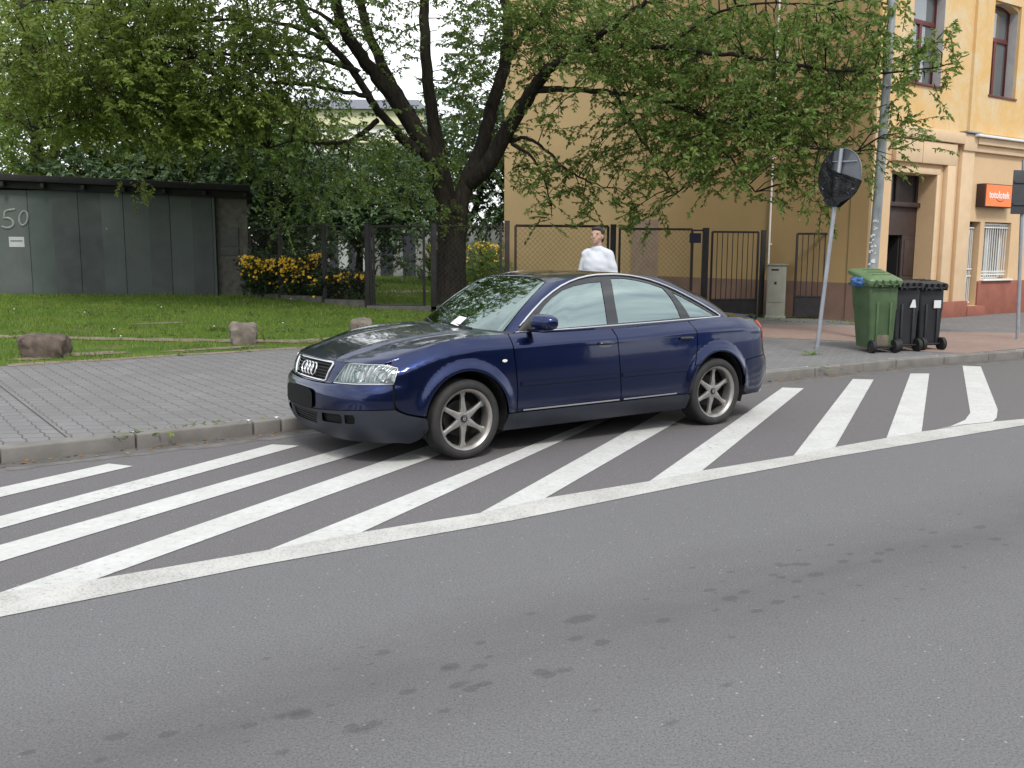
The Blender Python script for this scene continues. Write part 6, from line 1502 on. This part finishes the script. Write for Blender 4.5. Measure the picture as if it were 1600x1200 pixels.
TR = empty('maple_tree', AT(704, 478, 22.4), 0, 'big spreading maple with a dark forked trunk behind the blue car', 'tree')
TR.location.z = terr(-1.5, 22.4); TL = np.array(TR.location)
limbs = [
 [(704, 492, 22.4, .45), (704, 470, 22.4, .40), (705, 420, 22.4, .355), (706, 370, 22.4, .345), (708, 338, 22.4, .365), (708, 312, 22.4, .26)],
 [(700, 345, 22.4, .27), (684, 270, 22.2, .25), (650, 205, 22., .235), (612, 148, 21.8, .20), (578, 105, 21.6, .17), (540, 50, 21.3, .145), (518, -20, 21., .12), (500, -120, 20.6, .06)],
 [(655, 215, 22., .20), (640, 178, 22.3, .165), (610, 128, 22.6, .15), (578, 58, 22.9, .13), (560, -10, 23.2, .11), (548, -110, 23.6, .05)],
 [(652, 238, 22., .17), (618, 205, 21.7, .12), (580, 155, 21.3, .10), (548, 107, 21., .095), (512, 66, 20.6, .08), (472, 12, 20.2, .07), (440, -60, 19.6, .04)],
 [(706, 340, 22.4, .25), (696, 290, 22.5, .215), (682, 215, 22.7, .19), (671, 150, 22.8, .165), (665, 75, 22.9, .15), (663, 0, 23., .13), (668, -120, 23.2, .06)],
 [(710, 350, 22.4, .27), (722, 305, 22.4, .235), (748, 240, 22.6, .20), (770, 165, 22.8, .18), (788, 100, 23., .165), (793, 45, 23.1, .14), (788, -10, 23.2, .12), (770, -120, 23.4, .05)],
 [(735, 285, 22.4, .24), (762, 258, 22.1, .22), (797, 196, 21.8, .20), (832, 142, 21.4, .17), (860, 106, 21., .14), (899, 84, 20.6, .10), (952, 42, 20.1, .07), (1010, 2, 19.6, .05)],
 [(790, 100, 23., .10), (812, 60, 22.8, .09), (850, 20, 22.5, .075), (880, -50, 22., .05)],
 [(838, 140, 21.4, .10), (880, 139, 21., .075), (925, 141, 20.4, .065), (1000, 152, 19.6, .055), (1080, 172, 18.8, .045), (1160, 200, 18., .035), (1250, 228, 17.2, .025), (1340, 236, 16.6, .015)],
 [(895, 86, 20.6, .08), (960, 72, 20., .062), (1050, 76, 19., .052), (1130, 84, 18.2, .044), (1200, 94, 17.6, .038), (1290, 108, 17., .030), (1380, 113, 16.4, .022), (1470, 104, 16., .014), (1515, 84, 15.8, .008)],
 [(797, 221, 22., .06), (822, 216, 21.6, .045), (850, 232, 21.2, .038), (882, 262, 20.8, .030), (915, 282, 20.5, .022), (948, 293, 20.2, .012)],
 [(800, 225, 21.8, .05), (835, 250, 21.2, .035), (852, 285, 21., .025), (862, 322, 20.8, .012)],
 [(960, 140, 20., .05), (990, 200, 19.6, .036), (1030, 255, 19.2, .024), (1060, 300, 19., .012)],
 [(590, 188, 21.6, .075), (562, 211, 21.2, .062), (535, 223, 20.9, .052), (502, 223, 20.5, .04), (462, 220, 20., .025), (420, 232, 19.6, .012)],
 [(560, 112, 21., .07), (520, 98, 20.6, .055), (470, 88, 20.2, .048), (400, 84, 19.6, .042), (320, 88, 19., .034), (240, 105, 18.5, .026), (150, 145, 18., .014)],
 [(575, 150, 21.2, .07), (530, 142, 21., .05), (470, 132, 20.6, .044), (400, 130, 20.2, .038), (320, 150, 19.8, .03), (250, 185, 19.5, .02), (190, 215, 19.3, .012)],
 [(505, 60, 20.5, .06), (460, 42, 20.2, .048), (400, 30, 19.8, .04), (320, 32, 19.4, .03), (230, 20, 19., .018)],
 [(1040, 78, 19., .04), (1100, 30, 18.6, .032), (1180, 5, 18., .024), (1290, 8, 17.4, .014)],
 [(1100, 178, 18.6, .035), (1150, 260, 18.2, .024), (1180, 300, 18., .012)],
 [(540, 50, 21.3, .07), (500, 22, 21.4, .05), (450, 0, 21.6, .03)],
 [(320, 88, 19., .034), (250, 70, 18.8, .028), (170, 60, 18.6, .022), (80, 75, 18.4, .016), (10, 90, 18.2, .01)],
 [(250, 185, 19.5, .024), (180, 180, 19.2, .02), (110, 190, 19., .015), (50, 205, 18.8, .01)],
 [(400, 130, 20.2, .034), (370, 190, 20., .026), (330, 235, 19.8, .018), (280, 260, 19.6, .01)],
 [(230, 20, 19., .024), (160, 10, 18.8, .02), (80, 0, 18.6, .014)],
]
wood = MB(); LQ = []
for lp_i, lp_ in enumerate(limbs):
    Q = limb_path(lp_, 6); LQ.append(Q)
    n_ = 14 if lp_[0][3] > .15 else 7
    if lp_i == 0:
        # root flare
        Q[:4, 3] *= np.array([1.35, 1.2, 1.1, 1.04])
    wig = np.random.default_rng(50+lp_i).normal(0, .012, (len(Q), 3)); wig[0] = 0; wig[-1] = 0
    pts = Q[:, :3]-TL+wig*(Q[:, 3:4] < .2)
    wood.tube([tuple(q_) for q_ in pts], list(Q[:, 3]*(1 if lp_i == 0 else .86)), n_)
AL = np.concatenate([q_[2:] for q_ in LQ[1:]])
rg = np.random.default_rng(21)
def ell(px, py, rx, ry, Y0, Y1, n, mode=0):
    o_ = []
    while len(o_) < n:
        a = rg.uniform(-1, 1, 2)
        if a @ a > 1: continue
        Y_ = rg.uniform(Y0, Y1); o_.append(AT(px+a[0]*rx, py+a[1]*ry, Y_))
    return np.array(o_)
reg = [
 (130, 70, 170, 100, 17, 21, 330, 1), (300, 110, 160, 110, 17.5, 22, 420, 1), (420, 130, 110, 110, 18, 22, 190, 0), (230, 170, 160, 50, 18, 21, 190, 1), (420, -130, 300, 130, 16, 23, 620, 0), (370, 195, 90, 45, 18.5, 21.5, 60, 0), (214, 284, 14, 8, 21, 22.6, 5, 1), (60, 165, 70, 60, 18, 21, 60, 1),
 (330, -60, 330, 70, 18, 24, 200, 0), (480, 60, 70, 70, 19, 22, 26, 0), (560, 20, 60, 50, 20, 23.5, 26, 0), (610, 70, 40, 70, 21, 24, 30, 0), (650, -60, 200, 60, 19, 26, 160, 0),
 (730, 40, 55, 65, 21, 24.5, 46, 0), (740, 140, 45, 50, 22, 24.5, 30, 0), (820, 60, 60, 60, 20.5, 24, 80, 0), (900, 40, 90, 60, 19.5, 23, 130, 0), (840, 160, 40, 40, 20, 22, 16, 0),
 (1000, 60, 110, 60, 18.3, 22, 160, 0), (1130, 60, 110, 60, 17, 20.5, 150, 0), (1000, 130, 110, 45, 18.5, 21, 70, 0), (1100, 170, 130, 50, 17.3, 20, 150, 0), (1240, 150, 110, 60, 16.6, 19, 130, 0), (1300, 90, 80, 50, 16.5, 18.5, 60, 0), (1280, 30, 70, 35, 16.6, 18.5, 30, 0),
 (1150, 225, 130, 45, 17, 19.5, 105, 0), (1290, 225, 80, 40, 16.3, 18, 44, 0), (1060, 265, 70, 40, 18, 19.5, 36, 0), (1215, 275, 90, 30, 16.8, 18.2, 24, 0), (940, 230, 80, 50, 19.5, 21, 42, 0), (890, 290, 60, 35, 20, 21.2, 26, 0), (865, 328, 55, 14, 20.2, 21, 10, 0), (1005, 325, 25, 20, 18.8, 19.4, 10, 0), (970, 300, 40, 20, 19.5, 20, 8, 0), (1290, 312, 36, 14, 16.8, 17.4, 5, 0),
 (1385, 100, 40, 50, 15.9, 16.9, 18, 0), (1430, 100, 40, 28, 15.6, 16.4, 14, 0), (1470, 90, 30, 18, 15.6, 16.2, 6, 0), (1412, 212, 18, 12, 15.7, 16.3, 5, 0), (1375, 180, 25, 60, 15.8, 16.6, 9, 0), (1375, 10, 22, 20, 16, 16.8, 9, 0), (1390, 250, 12, 20, 15.8, 16.2, 3, 0),
 (640, 260, 60, 40, 20, 22, 34, 0), (560, 250, 60, 40, 19.5, 21.5, 40, 0), (600, 200, 40, 40, 20.5, 22.5, 18, 0), (790, 240, 30, 60, 22.5, 24, 26, 0), (720, 230, 25, 50, 22.8, 24.5, 18, 0), (470, 270, 60, 60, 19.5, 22, 40, 0), (680, 330, 40, 20, 21.2, 22, 8, 0),
 (900, -80, 350, 70, 15.5, 24, 260, 0), (800, -160, 500, 80, 14.5, 25, 260, 0),
]
reg += [(1060, 30, 60, 30, 12.5, 17, 22, 0)][:0]
Cs, Cy, D1, D2 = [], [], [], []
thin = MB(); nth = 0
for r_ in reg:
    P_ = ell(*r_[:7])
    # twigs point away from the nearest limb
    d_ = np.linalg.norm(P_[:, None]-AL[None, :, :3], axis=2); j = d_.argmin(1); dv_ = unit(P_-AL[j, :3]); dv_[:, 2] *= .5
    (Cy if r_[7] else Cs).append(P_); (D2 if r_[7] else D1).append(dv_)
    for k in range(0, len(P_), 3):
        a, b_ = AL[j[k], :3], P_[k]; dd_ = d_[k, j[k]]
        if dd_ < .25 or dd_ > 1.5: continue
        mid = (a+b_)/2+np.array([0, 0, .12*dd_])+rg.normal(0, .06, 3)*dd_; thin.tube([tuple(a-TL), tuple(mid-TL), tuple(b_-TL)], [min(.022, .008+.006*dd_), .010, .004], 4, cap=False)
to = wood.build('trunk', M['bark'], TR, True, angle=80); tb_ = thin.build('twigs', M['bark'], TR, True)
for nm, C_, D_, mt in (('crown', np.concatenate(Cs), np.concatenate(D1), 'maple_leaf'), ('crown_yellowing', np.concatenate(Cy), np.concatenate(D2), 'maple_leaf_yellow')):
    kr_ = 3 if mt == 'maple_leaf_yellow' else 2; C_ = np.repeat(C_, kr_, 0)+rg.normal(0, .16, (len(C_)*kr_, 3)); D_ = np.repeat(D_, kr_, 0)+rg.normal(0, .45, (len(D_)*kr_, 3)); V, Fq, tv, tf = sprays(C_, rg, .50, 9, (.088, .046), .26, D_)
    np_mesh('crown', V-TL, Fq, M[mt], TR); np_mesh('twigs', tv-TL, tf, M['bark'], TR)
# ---- background trees, each with its own trunk and crown
def bush_tree(name, base, blobs_, mat, nsp, seed, label, cat='tree', leaf=(.15, .075), L_=.8, trunk=True, tr_r=.16, n=9, group=None, inner=.55):
    rg2 = np.random.default_rng(seed); root = empty(name, base, 0, label, cat, group); bx = np.array(base)
    vol = np.array([b_[3]*b_[4]*b_[5] for b_ in blobs_])**.67; cnt = (nsp*vol/vol.sum()).astype(int); P_ = []; D_ = []
    for b_, c_ in zip(blobs_, cnt):
        v = unit(rg2.normal(0, 1, (c_, 3))); r_ = rg2.uniform(inner, 1, (c_, 1))**.6; q = np.array(b_[:3])+v*r_*np.array(b_[3:6]); P_.append(q); D_.append(v*np.array([1, 1, .5]))
    P_ = np.concatenate(P_); D_ = np.concatenate(D_); ok = P_[:, 2] > base[2]+.15; P_ = P_[ok]; D_ = D_[ok]
    V, Fq, tv, tf = sprays(P_, rg2, L_, n, leaf, .35, D_); np_mesh('crown', V-bx, Fq, M[mat], root)
    if trunk:
        mb = MB(); top = np.mean([b_[:3] for b_ in blobs_], 0); mb.tube([(0, 0, -.1), (.05, 0, (top[2]-bx[2])*.35), tuple((top-bx)*[.5, .5, .7])], [tr_r, tr_r*.8, tr_r*.5], 9)
        for b_ in blobs_: q = np.array(b_[:3])-bx; mb.tube([tuple((top-bx)*[.3, .3, .4]), tuple(q*.6+(top-bx)*.25), tuple(q)], [tr_r*.6, tr_r*.35, tr_r*.12], 6)
        mb.build('trunk', M['bark'], root, True, angle=80)
    return root
def bl(px, py, Y, rx, ry=None, rz=None):
    q = AT(px, py, Y); k = Y/F; return (*q, rx*k, (ry or rx)*k, (rz or rx)*k)
def bs_(px, Y): q = AT(px, 420, Y); return (q[0], Y, terr(q[0], Y))
def gbase(px, Y): return bs_(px, Y)
bs2 = gbase
bush_tree('tall_tree', bs2(60, 33), [bl(60, 90, 32, 130, 90, 110), bl(-60, 200, 32, 120, 90, 100), bl(180, 60, 33, 120, 90, 100), bl(60, -60, 33, 150, 100, 90)], 'maple_leaf', 1150, 31, 'tall tree rising behind the left part of the grey shed', leaf=(.17, .08), tr_r=.3)
bush_tree('leafy_tree', bs2(180, 29), [bl(90, 215, 29, 120, 60, 60), bl(230, 205, 29, 110, 60, 70), bl(300, 245, 29, 80, 50, 50), bl(170, 255, 28.4, 100, 40, 40)], 'maple_leaf_yellow', 900, 32, 'yellowish green leafy tree just above the shed roof, left of its middle', leaf=(.15, .07), L_=.7)
bush_tree('dark_tree', bs2(330, 30), [bl(250, 262, 27.5, 90, 40, 34), bl(350, 255, 28, 90, 50, 60), bl(420, 290, 28.5, 70, 50, 70), bl(400, 340, 29, 60, 40, 60), bl(130, 275, 27.8, 80, 40, 26)], 'blue_leaf', 1150, 33, 'bluish dark green tree hanging over the right end of the shed roof', leaf=(.17, .085))
bush_tree('light_tree', bs2(470, 46), [bl(455, 235, 46, 50, 40, 55), bl(500, 260, 47, 40, 40, 50), bl(420, 200, 46, 40, 40, 50), bl(520, 230, 46.5, 24, 30, 40)], 'light_leaf', 360, 34, 'pale yellow-green tree in front of the white house', leaf=(.24, .12), L_=1.1)
bush_tree('round_tree', bs2(560, 34), [bl(480, 300, 33, 70, 50, 50), bl(560, 300, 33, 70, 50, 50), bl(620, 300, 33.5, 60, 50, 50), bl(530, 340, 32, 80, 40, 24), bl(620, 335, 32, 60, 40, 22)], 'blue_leaf', 950, 35, 'grey-green bushy tree behind the fence, between the shed and the big trunk', leaf=(.17, .085))
bush_tree('dark_tree', bs2(720, 36), [bl(700, 290, 36, 60, 50, 60), bl(770, 300, 35, 44, 50, 60), bl(745, 220, 36, 50, 50, 60), bl(650, 260, 36, 50, 50, 50), bl(790, 230, 37, 40, 40, 60)], 'dark_leaf', 620, 36, 'very dark tree seen through the fork of the big maple', leaf=(.18, .09))
bush_tree('tall_tree', bs2(800, 52), [bl(800, 120, 52, 90, 60, 120), bl(740, 160, 52, 60, 60, 70), bl(880, 120, 53, 90, 60, 120)], 'dark_leaf', 380, 40, 'tall dark tree just left of the ochre wall, behind the big maple', leaf=(.30, .15), L_=1.4, tr_r=.4)
bush_tree('hedge', bs2(450, 27.5), [bl(420, 370, 27, 50, 24, 34), bl(480, 375, 27.5, 40, 24, 34), bl(440, 410, 27, 60, 24, 24)], 'dark_leaf', 330, 37, 'dark hedge behind the yellow flowers by the shed corner', 'hedge', leaf=(.13, .07), L_=.5, trunk=False)
bush_tree('tree', bs2(-120, 26), [bl(-90, 150, 26, 110, 70, 120), bl(-200, 60, 26, 140, 90, 120)], 'maple_leaf', 380, 41, 'tree at the far left edge of the photo', leaf=(.15, .075))
# dark bare limb of the far left tree
lt = bpy.data.objects['tall_tree']; mb = MB()
for pts in ([(22, -20, 25, .19), (35, 20, 25, .18), (50, 55, 25.3, .17), (60, 85, 25.6, .15), (66, 110, 26, .12), (70, 150, 27, .1)], [(-30, 150, 25.5, .12), (5, 175, 25.8, .10), (28, 188, 26, .08), (60, 200, 26.4, .05)]):
    Q = limb_path(pts, 5); b0_ = np.array(lt.location); mb.tube([tuple(q_[:3]-b0_) for q_ in Q], list(Q[:, 3]), 8)
mb.build('limb', M['bark'], lt, True)
# ---- flower bushes
def flower_bush(px, pyt, Y, wpx, seed, label, nf=190, mat='shrub_leaf', hpx=None, group='yellow flower bushes'):
    q = GT(px, 470) if Y < 26 else bs2(px, Y); base = (AT(px, 420, Y)[0], Y, terr(AT(px, 420, Y)[0], Y)); k = Y/F; top = AT(px, pyt, Y)[2]; hh = (top-base[2])
    rg2 = np.random.default_rng(seed); root = empty('flower_bush', base, 0, label, 'shrub', group); n = 230; w_ = wpx*k
    P_ = np.c_[rg2.uniform(-w_, w_, n), rg2.uniform(-.5, .5, n), rg2.uniform(.02, .85, n)*hh]; P_[:, 2] *= 1-.35*(P_[:, 0]/w_)**2*0
    d_ = np.c_[rg2.normal(0, .5, n), rg2.normal(-.2, .5, n), np.ones(n)]
    V, Fq, tv, tf = sprays(P_, rg2, .38, 8, (.085, .045), .15, d_); np_mesh('foliage', V, Fq, M[mat], root); np_mesh('stems', tv, tf, M['shrub_leaf'], root)
    fl = np.c_[rg2.uniform(-w_, w_, nf), rg2.uniform(-.6, .15, nf), hh*np.clip(1-np.abs(rg2.normal(0, .24, nf)), .12, 1.04)]
    fl[:, 2] += .06*np.sin(fl[:, 0]*5+seed); V = []; Fq = []
    for p_ in fl:
        nn = unit(np.array([rg2.normal(0, .5), -1., rg2.normal(.5, .4)])); a_ = unit(np.cross(nn, [0, 0, 1.])); b_ = np.cross(nn, a_); r_ = rg2.uniform(.024, .048); i0 = len(V)
        V.append(p_+nn*.008)
        for kk in range(10): an = math.pi*kk/5; rr_ = r_*(1 if kk % 2 == 0 else .55); V.append(p_+a_*math.cos(an)*rr_+b_*math.sin(an)*rr_)
        Fq += [(i0, i0+1+kk, i0+1+(kk+1) % 10) for kk in range(10)]
    fo_ = np_mesh('flowers', V, Fq, M['flower_yellow'], root); fo_['kind'] = 'stuff'; return root
flower_bush(418, 402, 22.9, 34, 61, 'yellow flower bush against the right end of the grey shed', 420)
flower_bush(474, 400, 22.5, 30, 62, 'tall middle yellow flower bush behind the first fence posts', 420)
flower_bush(532, 428, 22.1, 42, 63, 'lower dark flower bush with few blooms left of the garden gate', 150)
flower_bush(752, 380, 31, 34, 64, 'distant yellow flower bush right of the big trunk', 150, 'maple_leaf')
flower_bush(685, 386, 31, 14, 65, 'distant yellow flower bush just left of the big trunk', 50, 'maple_leaf')
bush_tree('green_shrub', bs2(750, 29), [bl(755, 415, 29, 34, 20, 16), bl(735, 425, 29, 20, 16, 12)], 'maple_leaf', 90, 66, 'green shrub growing low behind the fence right of the trunk', 'shrub', leaf=(.10, .05), L_=.4, trunk=False)
bush_tree('green_shrub', bs2(640, 32), [bl(640, 410, 32, 30, 18, 12), bl(610, 400, 33, 26, 16, 12)], 'blue_leaf', 80, 67, 'low green shrub at the back of the sunny garden lawn', 'shrub', leaf=(.10, .05), L_=.4, trunk=False)
# broad-leaved weeds and small white flower heads in the lawn
rg3 = np.random.default_rng(90); P_ = []
while len(P_) < 420:
    x_, y_ = rg3.uniform(-14, 2), rg3.uniform(6, 23)
    if pin((x_, y_), bound) and _ns.noise(Vector((x_*.6, y_*.6, 8))) > -.05: P_.append((x_, y_, terr(x_, y_)+.01))
P_ = np.array(P_); V, Fq, _, _ = sprays(P_, rg3, .10, 5, (.075, .026), .05, np.c_[rg3.normal(0, 1, (420, 2)), np.full(420, .7)], True, 2.); o = np_mesh('lawn_weeds', V, Fq, M['light_leaf']); tag(o, 'broad-leaved weeds scattered in the lawn', 'weeds', kind='stuff')
mbw = MB()
for q_ in P_[:14]:
    mbw.lathe([(.0005, .012), (.012, .008), (.016, 0)], 6, Matrix.Translation((q_[0]+.03, q_[1], q_[2]+rg3.uniform(.05, .09))))
o = mbw.build('lawn_flowers', M['white_paper'], None); tag(o, 'tiny white flower heads scattered in the lawn', 'lawn flowers', kind='stuff')
# weeds along walls and kerbs
def weeds(name, pts, n, seed, label, h=.10):
    rg2 = np.random.default_rng(seed); P_ = []
    for k in range(n):
        i = rg2.integers(0, len(pts)-1); t = rg2.random(); a, b_ = np.array(pts[i]), np.array(pts[i+1]); q = a+(b_-a)*t+rg2.normal(0, .05, 2); P_.append((*q, .112))
    P_ = np.array(P_); V, Fq, _, _ = sprays(P_, rg2, h, 4, (.05, .016), .2, np.tile([0, 0, 1.], (n, 1)), False, 2.); o = np_mesh(name, V, Fq, M['grass_blade']); tag(o, label, 'weeds', kind='stuff')
weeds('weeds', [G(*q, .12)[:2] for q in [(1190, 500), (1240, 503), (1300, 505), (1350, 508)]], 150, 71, 'weeds at the foot of the gates and the ochre wall', .13)
weeds('weeds', [G(*q, .12)[:2] for q in [(1262, 556), (1272, 554), (1280, 553)]], 26, 72, 'small tuft of weeds at the foot of the leaning sign pole', .09)
weeds('weeds', [(-3.2, 7.66), (-2.9, 7.88), (-2.2, 8.4)], 26, 73, 'tiny weeds in the joint behind the kerb', .015)
weeds('weeds', [(p_[0]+.02, p_[1]+.02) for p_ in [(-3.3, 7.42), (-2.4, 8.05), (4.1, 12.33), (4.4, 12.5)]], 16, 76, 'tiny weeds in the gutter by the kerb', .03)
# fallen leaves in the gutter
rg2 = np.random.default_rng(74); n = 150; s_ = rg2.uniform(0, 1, n); i_ = rg2.integers(0, 3, n); kp = [np.array(p_) for p_ in KP[1:5]]
P_ = np.array([kp[a]+(kp[a+1]-kp[a])*t for a, t in zip(i_, s_)]); nn_ = np.array([math.sin(KD), -math.cos(KD)]); P_ = P_+nn_*np.abs(rg2.normal(0, .07, (n, 1)))+nn_*.02
V, Fq, _, _ = sprays(np.c_[P_, np.full(n, .012)], rg2, .01, 1, (.05, .028), .0, np.c_[rg2.normal(0, 1, (n, 2)), np.zeros(n)], False); V[:, 2] = np.clip(V[:, 2], .006, .03)
o = np_mesh('fallen_leaves', V, Fq, simple('fallen_leaf', (.23, .125, .035), .8, var=.45, scale=9)); tag(o, 'brown fallen leaves lying in the gutter', 'fallen leaves', kind='stuff')
# ================================================================== BUILDINGS BEHIND THE GARDEN
M['white_wall'] = simple('white_wall', (.74, .74, .70), .9, var=.06, scale=.6); M['cream_band'] = simple('cream_band', (.66, .64, .42), .9, var=.06)
M['slate'] = simple('slate', (.13, .14, .165), .7, var=.15); M['grey_glass'] = simple('grey_glass', (.13, .14, .15), .2); M['grey_wall'] = simple('grey_wall', (.27, .27, .265), .95, var=.2, scale=1.5); M['navy_door'] = simple('navy_door', (.028, .030, .048), .7)
a = AT(440, 200, 60); b = AT(660, 200, 60); ht = AT(560, 172, 60)[2]
wh = empty('white_house', ((a[0]+b[0])/2, 60, .4), 0, 'white house with a slate roof glimpsed through the maple branches', 'house'); wd_ = b[0]-a[0]; H_ = ht-.4
mb = MB(); mb.box((0, 3, H_/2), (wd_, 6, H_)); mb.build('wall', M['white_wall'], wh)
mb = MB(); mb.box((0, -.1, H_-.45), (wd_+.2, .25, .9)); mb.box((0, -.15, H_-1.9), (wd_+.1, .2, .16)); mb.build('cornice', M['cream_band'], wh)
mb = MB(); mb.add([(-wd_/2-.4, -.6, H_), (wd_/2+.4, -.6, H_), (wd_/2+.4, 6.6, H_), (-wd_/2-.4, 6.6, H_), (-wd_/2+.5, 3, H_+1.1), (wd_/2-.5, 3, H_+1.1)], [(0, 1, 5, 4), (3, 4, 5, 2), (0, 4, 3), (1, 2, 5), (0, 3, 2, 1)]); mb.build('roof', M['slate'], wh)
for i in range(4):
    mb = MB(); mb.box((-wd_/2+1.2+i*(wd_-2.4)/3, -.04, H_-3.2), (1.0, .1, 1.5)); mb.build('window', M['grey_glass'], wh)
a = AT(480, 400, 41); b = AT(578, 400, 41)
oh = empty('outbuilding', ((a[0]+b[0])/2, 41, .44), 0, 'low whitish outbuilding with tall dark doors behind the garden', 'outbuilding'); wd_ = b[0]-a[0]; H_ = AT(530, 350, 41)[2]-.4
mb = MB(); mb.box((0, 1.2, H_/2), (wd_, 2.4, H_)); mb.build('wall', simple('old_whitewash', (.46, .47, .49), .9, var=.15, scale=1.5), oh)
mb = MB(); mb.box((0, 1.1, H_+.06), (wd_+.4, 3.0, .12)); mb.build('roof', M['tar'], oh)
for (p0, p1) in ((515, 529), (545, 556), (500, 504)):
    x0_ = AT(p0, 400, 41)[0]-oh.location.x; x1_ = AT(p1, 400, 41)[0]-oh.location.x; mb = MB(); mb.box(((x0_+x1_)/2, -.03, H_*.47), (x1_-x0_, .08, H_*.9)); mb.build('door', M['navy_door'], oh)
a = AT(578, 400, 42); b = AT(800, 400, 42); gwl = empty('garden_wall', ((a[0]+b[0])/2, 42, .44), 0, 'grey wall closing the back of the garden', 'wall'); wd_ = b[0]-a[0]; H_ = AT(700, 356, 42)[2]-.4
mb = MB(); mb.box((0, .15, H_/2), (wd_, .3, H_)); mb.build('wall', M['grey_wall'], gwl)
mb = MB(); mb.box((0, .15, H_+.03), (wd_, .42, .07)); mb.build('coping', M['concrete'], gwl)
for x_ in (-2.4, -1.4): 
    mb = MB(); mb.box((x_, -.03, H_*.45), (.55, .08, H_*.86)); mb.build('door', M['navy_door'], gwl)
# far wood closing the view
rg2 = np.random.default_rng(80); n = 1500; P_ = np.c_[rg2.uniform(-75, 6, n), rg2.uniform(72, 80, n), rg2.uniform(.5, 1, n)]; P_[:, 2] = .4+P_[:, 2]**.7*0+rg2.uniform(0, 1, n)*(5.2+1.6*np.sin(P_[:, 0]*.35)+1.1*np.sin(P_[:, 0]*.9+1)); 
V, Fq, _, _ = sprays(P_, rg2, 1.8, 9, (.55, .3), .2); o = np_mesh('far_wood', V, Fq, M['dark_leaf']); tag(o, 'far dark belt of trees closing the view behind the gardens', 'wood', kind='stuff')
# ================================================================== ACROSS THE STREET (behind the photographer; seen in the car's paint and glass)
def dup_tree(src, loc, rz, sc_, label, group):
    r_ = src.copy(); col.objects.link(r_); r_.location = loc; r_.rotation_euler = (0, 0, rz); r_.scale = (sc_,)*3; tag(r_, label, 'tree', group)
    for ch in src.children: c_ = ch.copy(); col.objects.link(c_); c_.parent = r_
    return r_
src = bpy.data.objects['round_tree']
acr = [(-9, -13, 0, .9), (3, -12, 2, .75), (9.5, -6.5, 4, .7), (17, -1.5, 1, .85), (25, 4, 3, .9)]
for i, (x_, y_, rz, s_) in enumerate(acr):
    dup_tree(src, (x_, y_, 0), rz, s_*.72, 'street tree on the far side of the road behind the photographer, number %d from the left' % (i+1) if 0 else ['street tree across the road at the far left end of its row', 'street tree across the road straight behind the photographer', 'street tree across the road, middle one of its row', 'street tree across the road, second from the right end', 'street tree across the road at the far right end of its row'][i], 'trees across the road')
M['brick_house'] = simple('brick_house', (.10, .075, .06), .9, var=.15, scale=1.2)
hb = empty('row_house', (8.5, -12.5, 0), BA-R(4), 'long low tenement across the road behind the photographer', 'house')
mb = MB(); mb.box((0, -4, 2.7), (46, 7, 5.6)); mb.build('wall', M['brick_house'], hb)
mb = MB(); mb.add([(-23.4, .1, 5.5), (23.4, .1, 5.5), (23.4, -8.1, 5.5), (-23.4, -8.1, 5.5), (-22, -4, 7.6), (22, -4, 7.6)], [(0, 1, 5, 4), (3, 4, 5, 2), (0, 4, 3), (1, 2, 5), (0, 3, 2, 1)]); mb.build('roof', M['slate'], hb)
for i in range(12):
    mb = MB(); mb.box((-20.5+i*3.7, -.48, 3.0), (1.1, .1, 1.6)); mb.build('window', M['grey_glass'], hb)
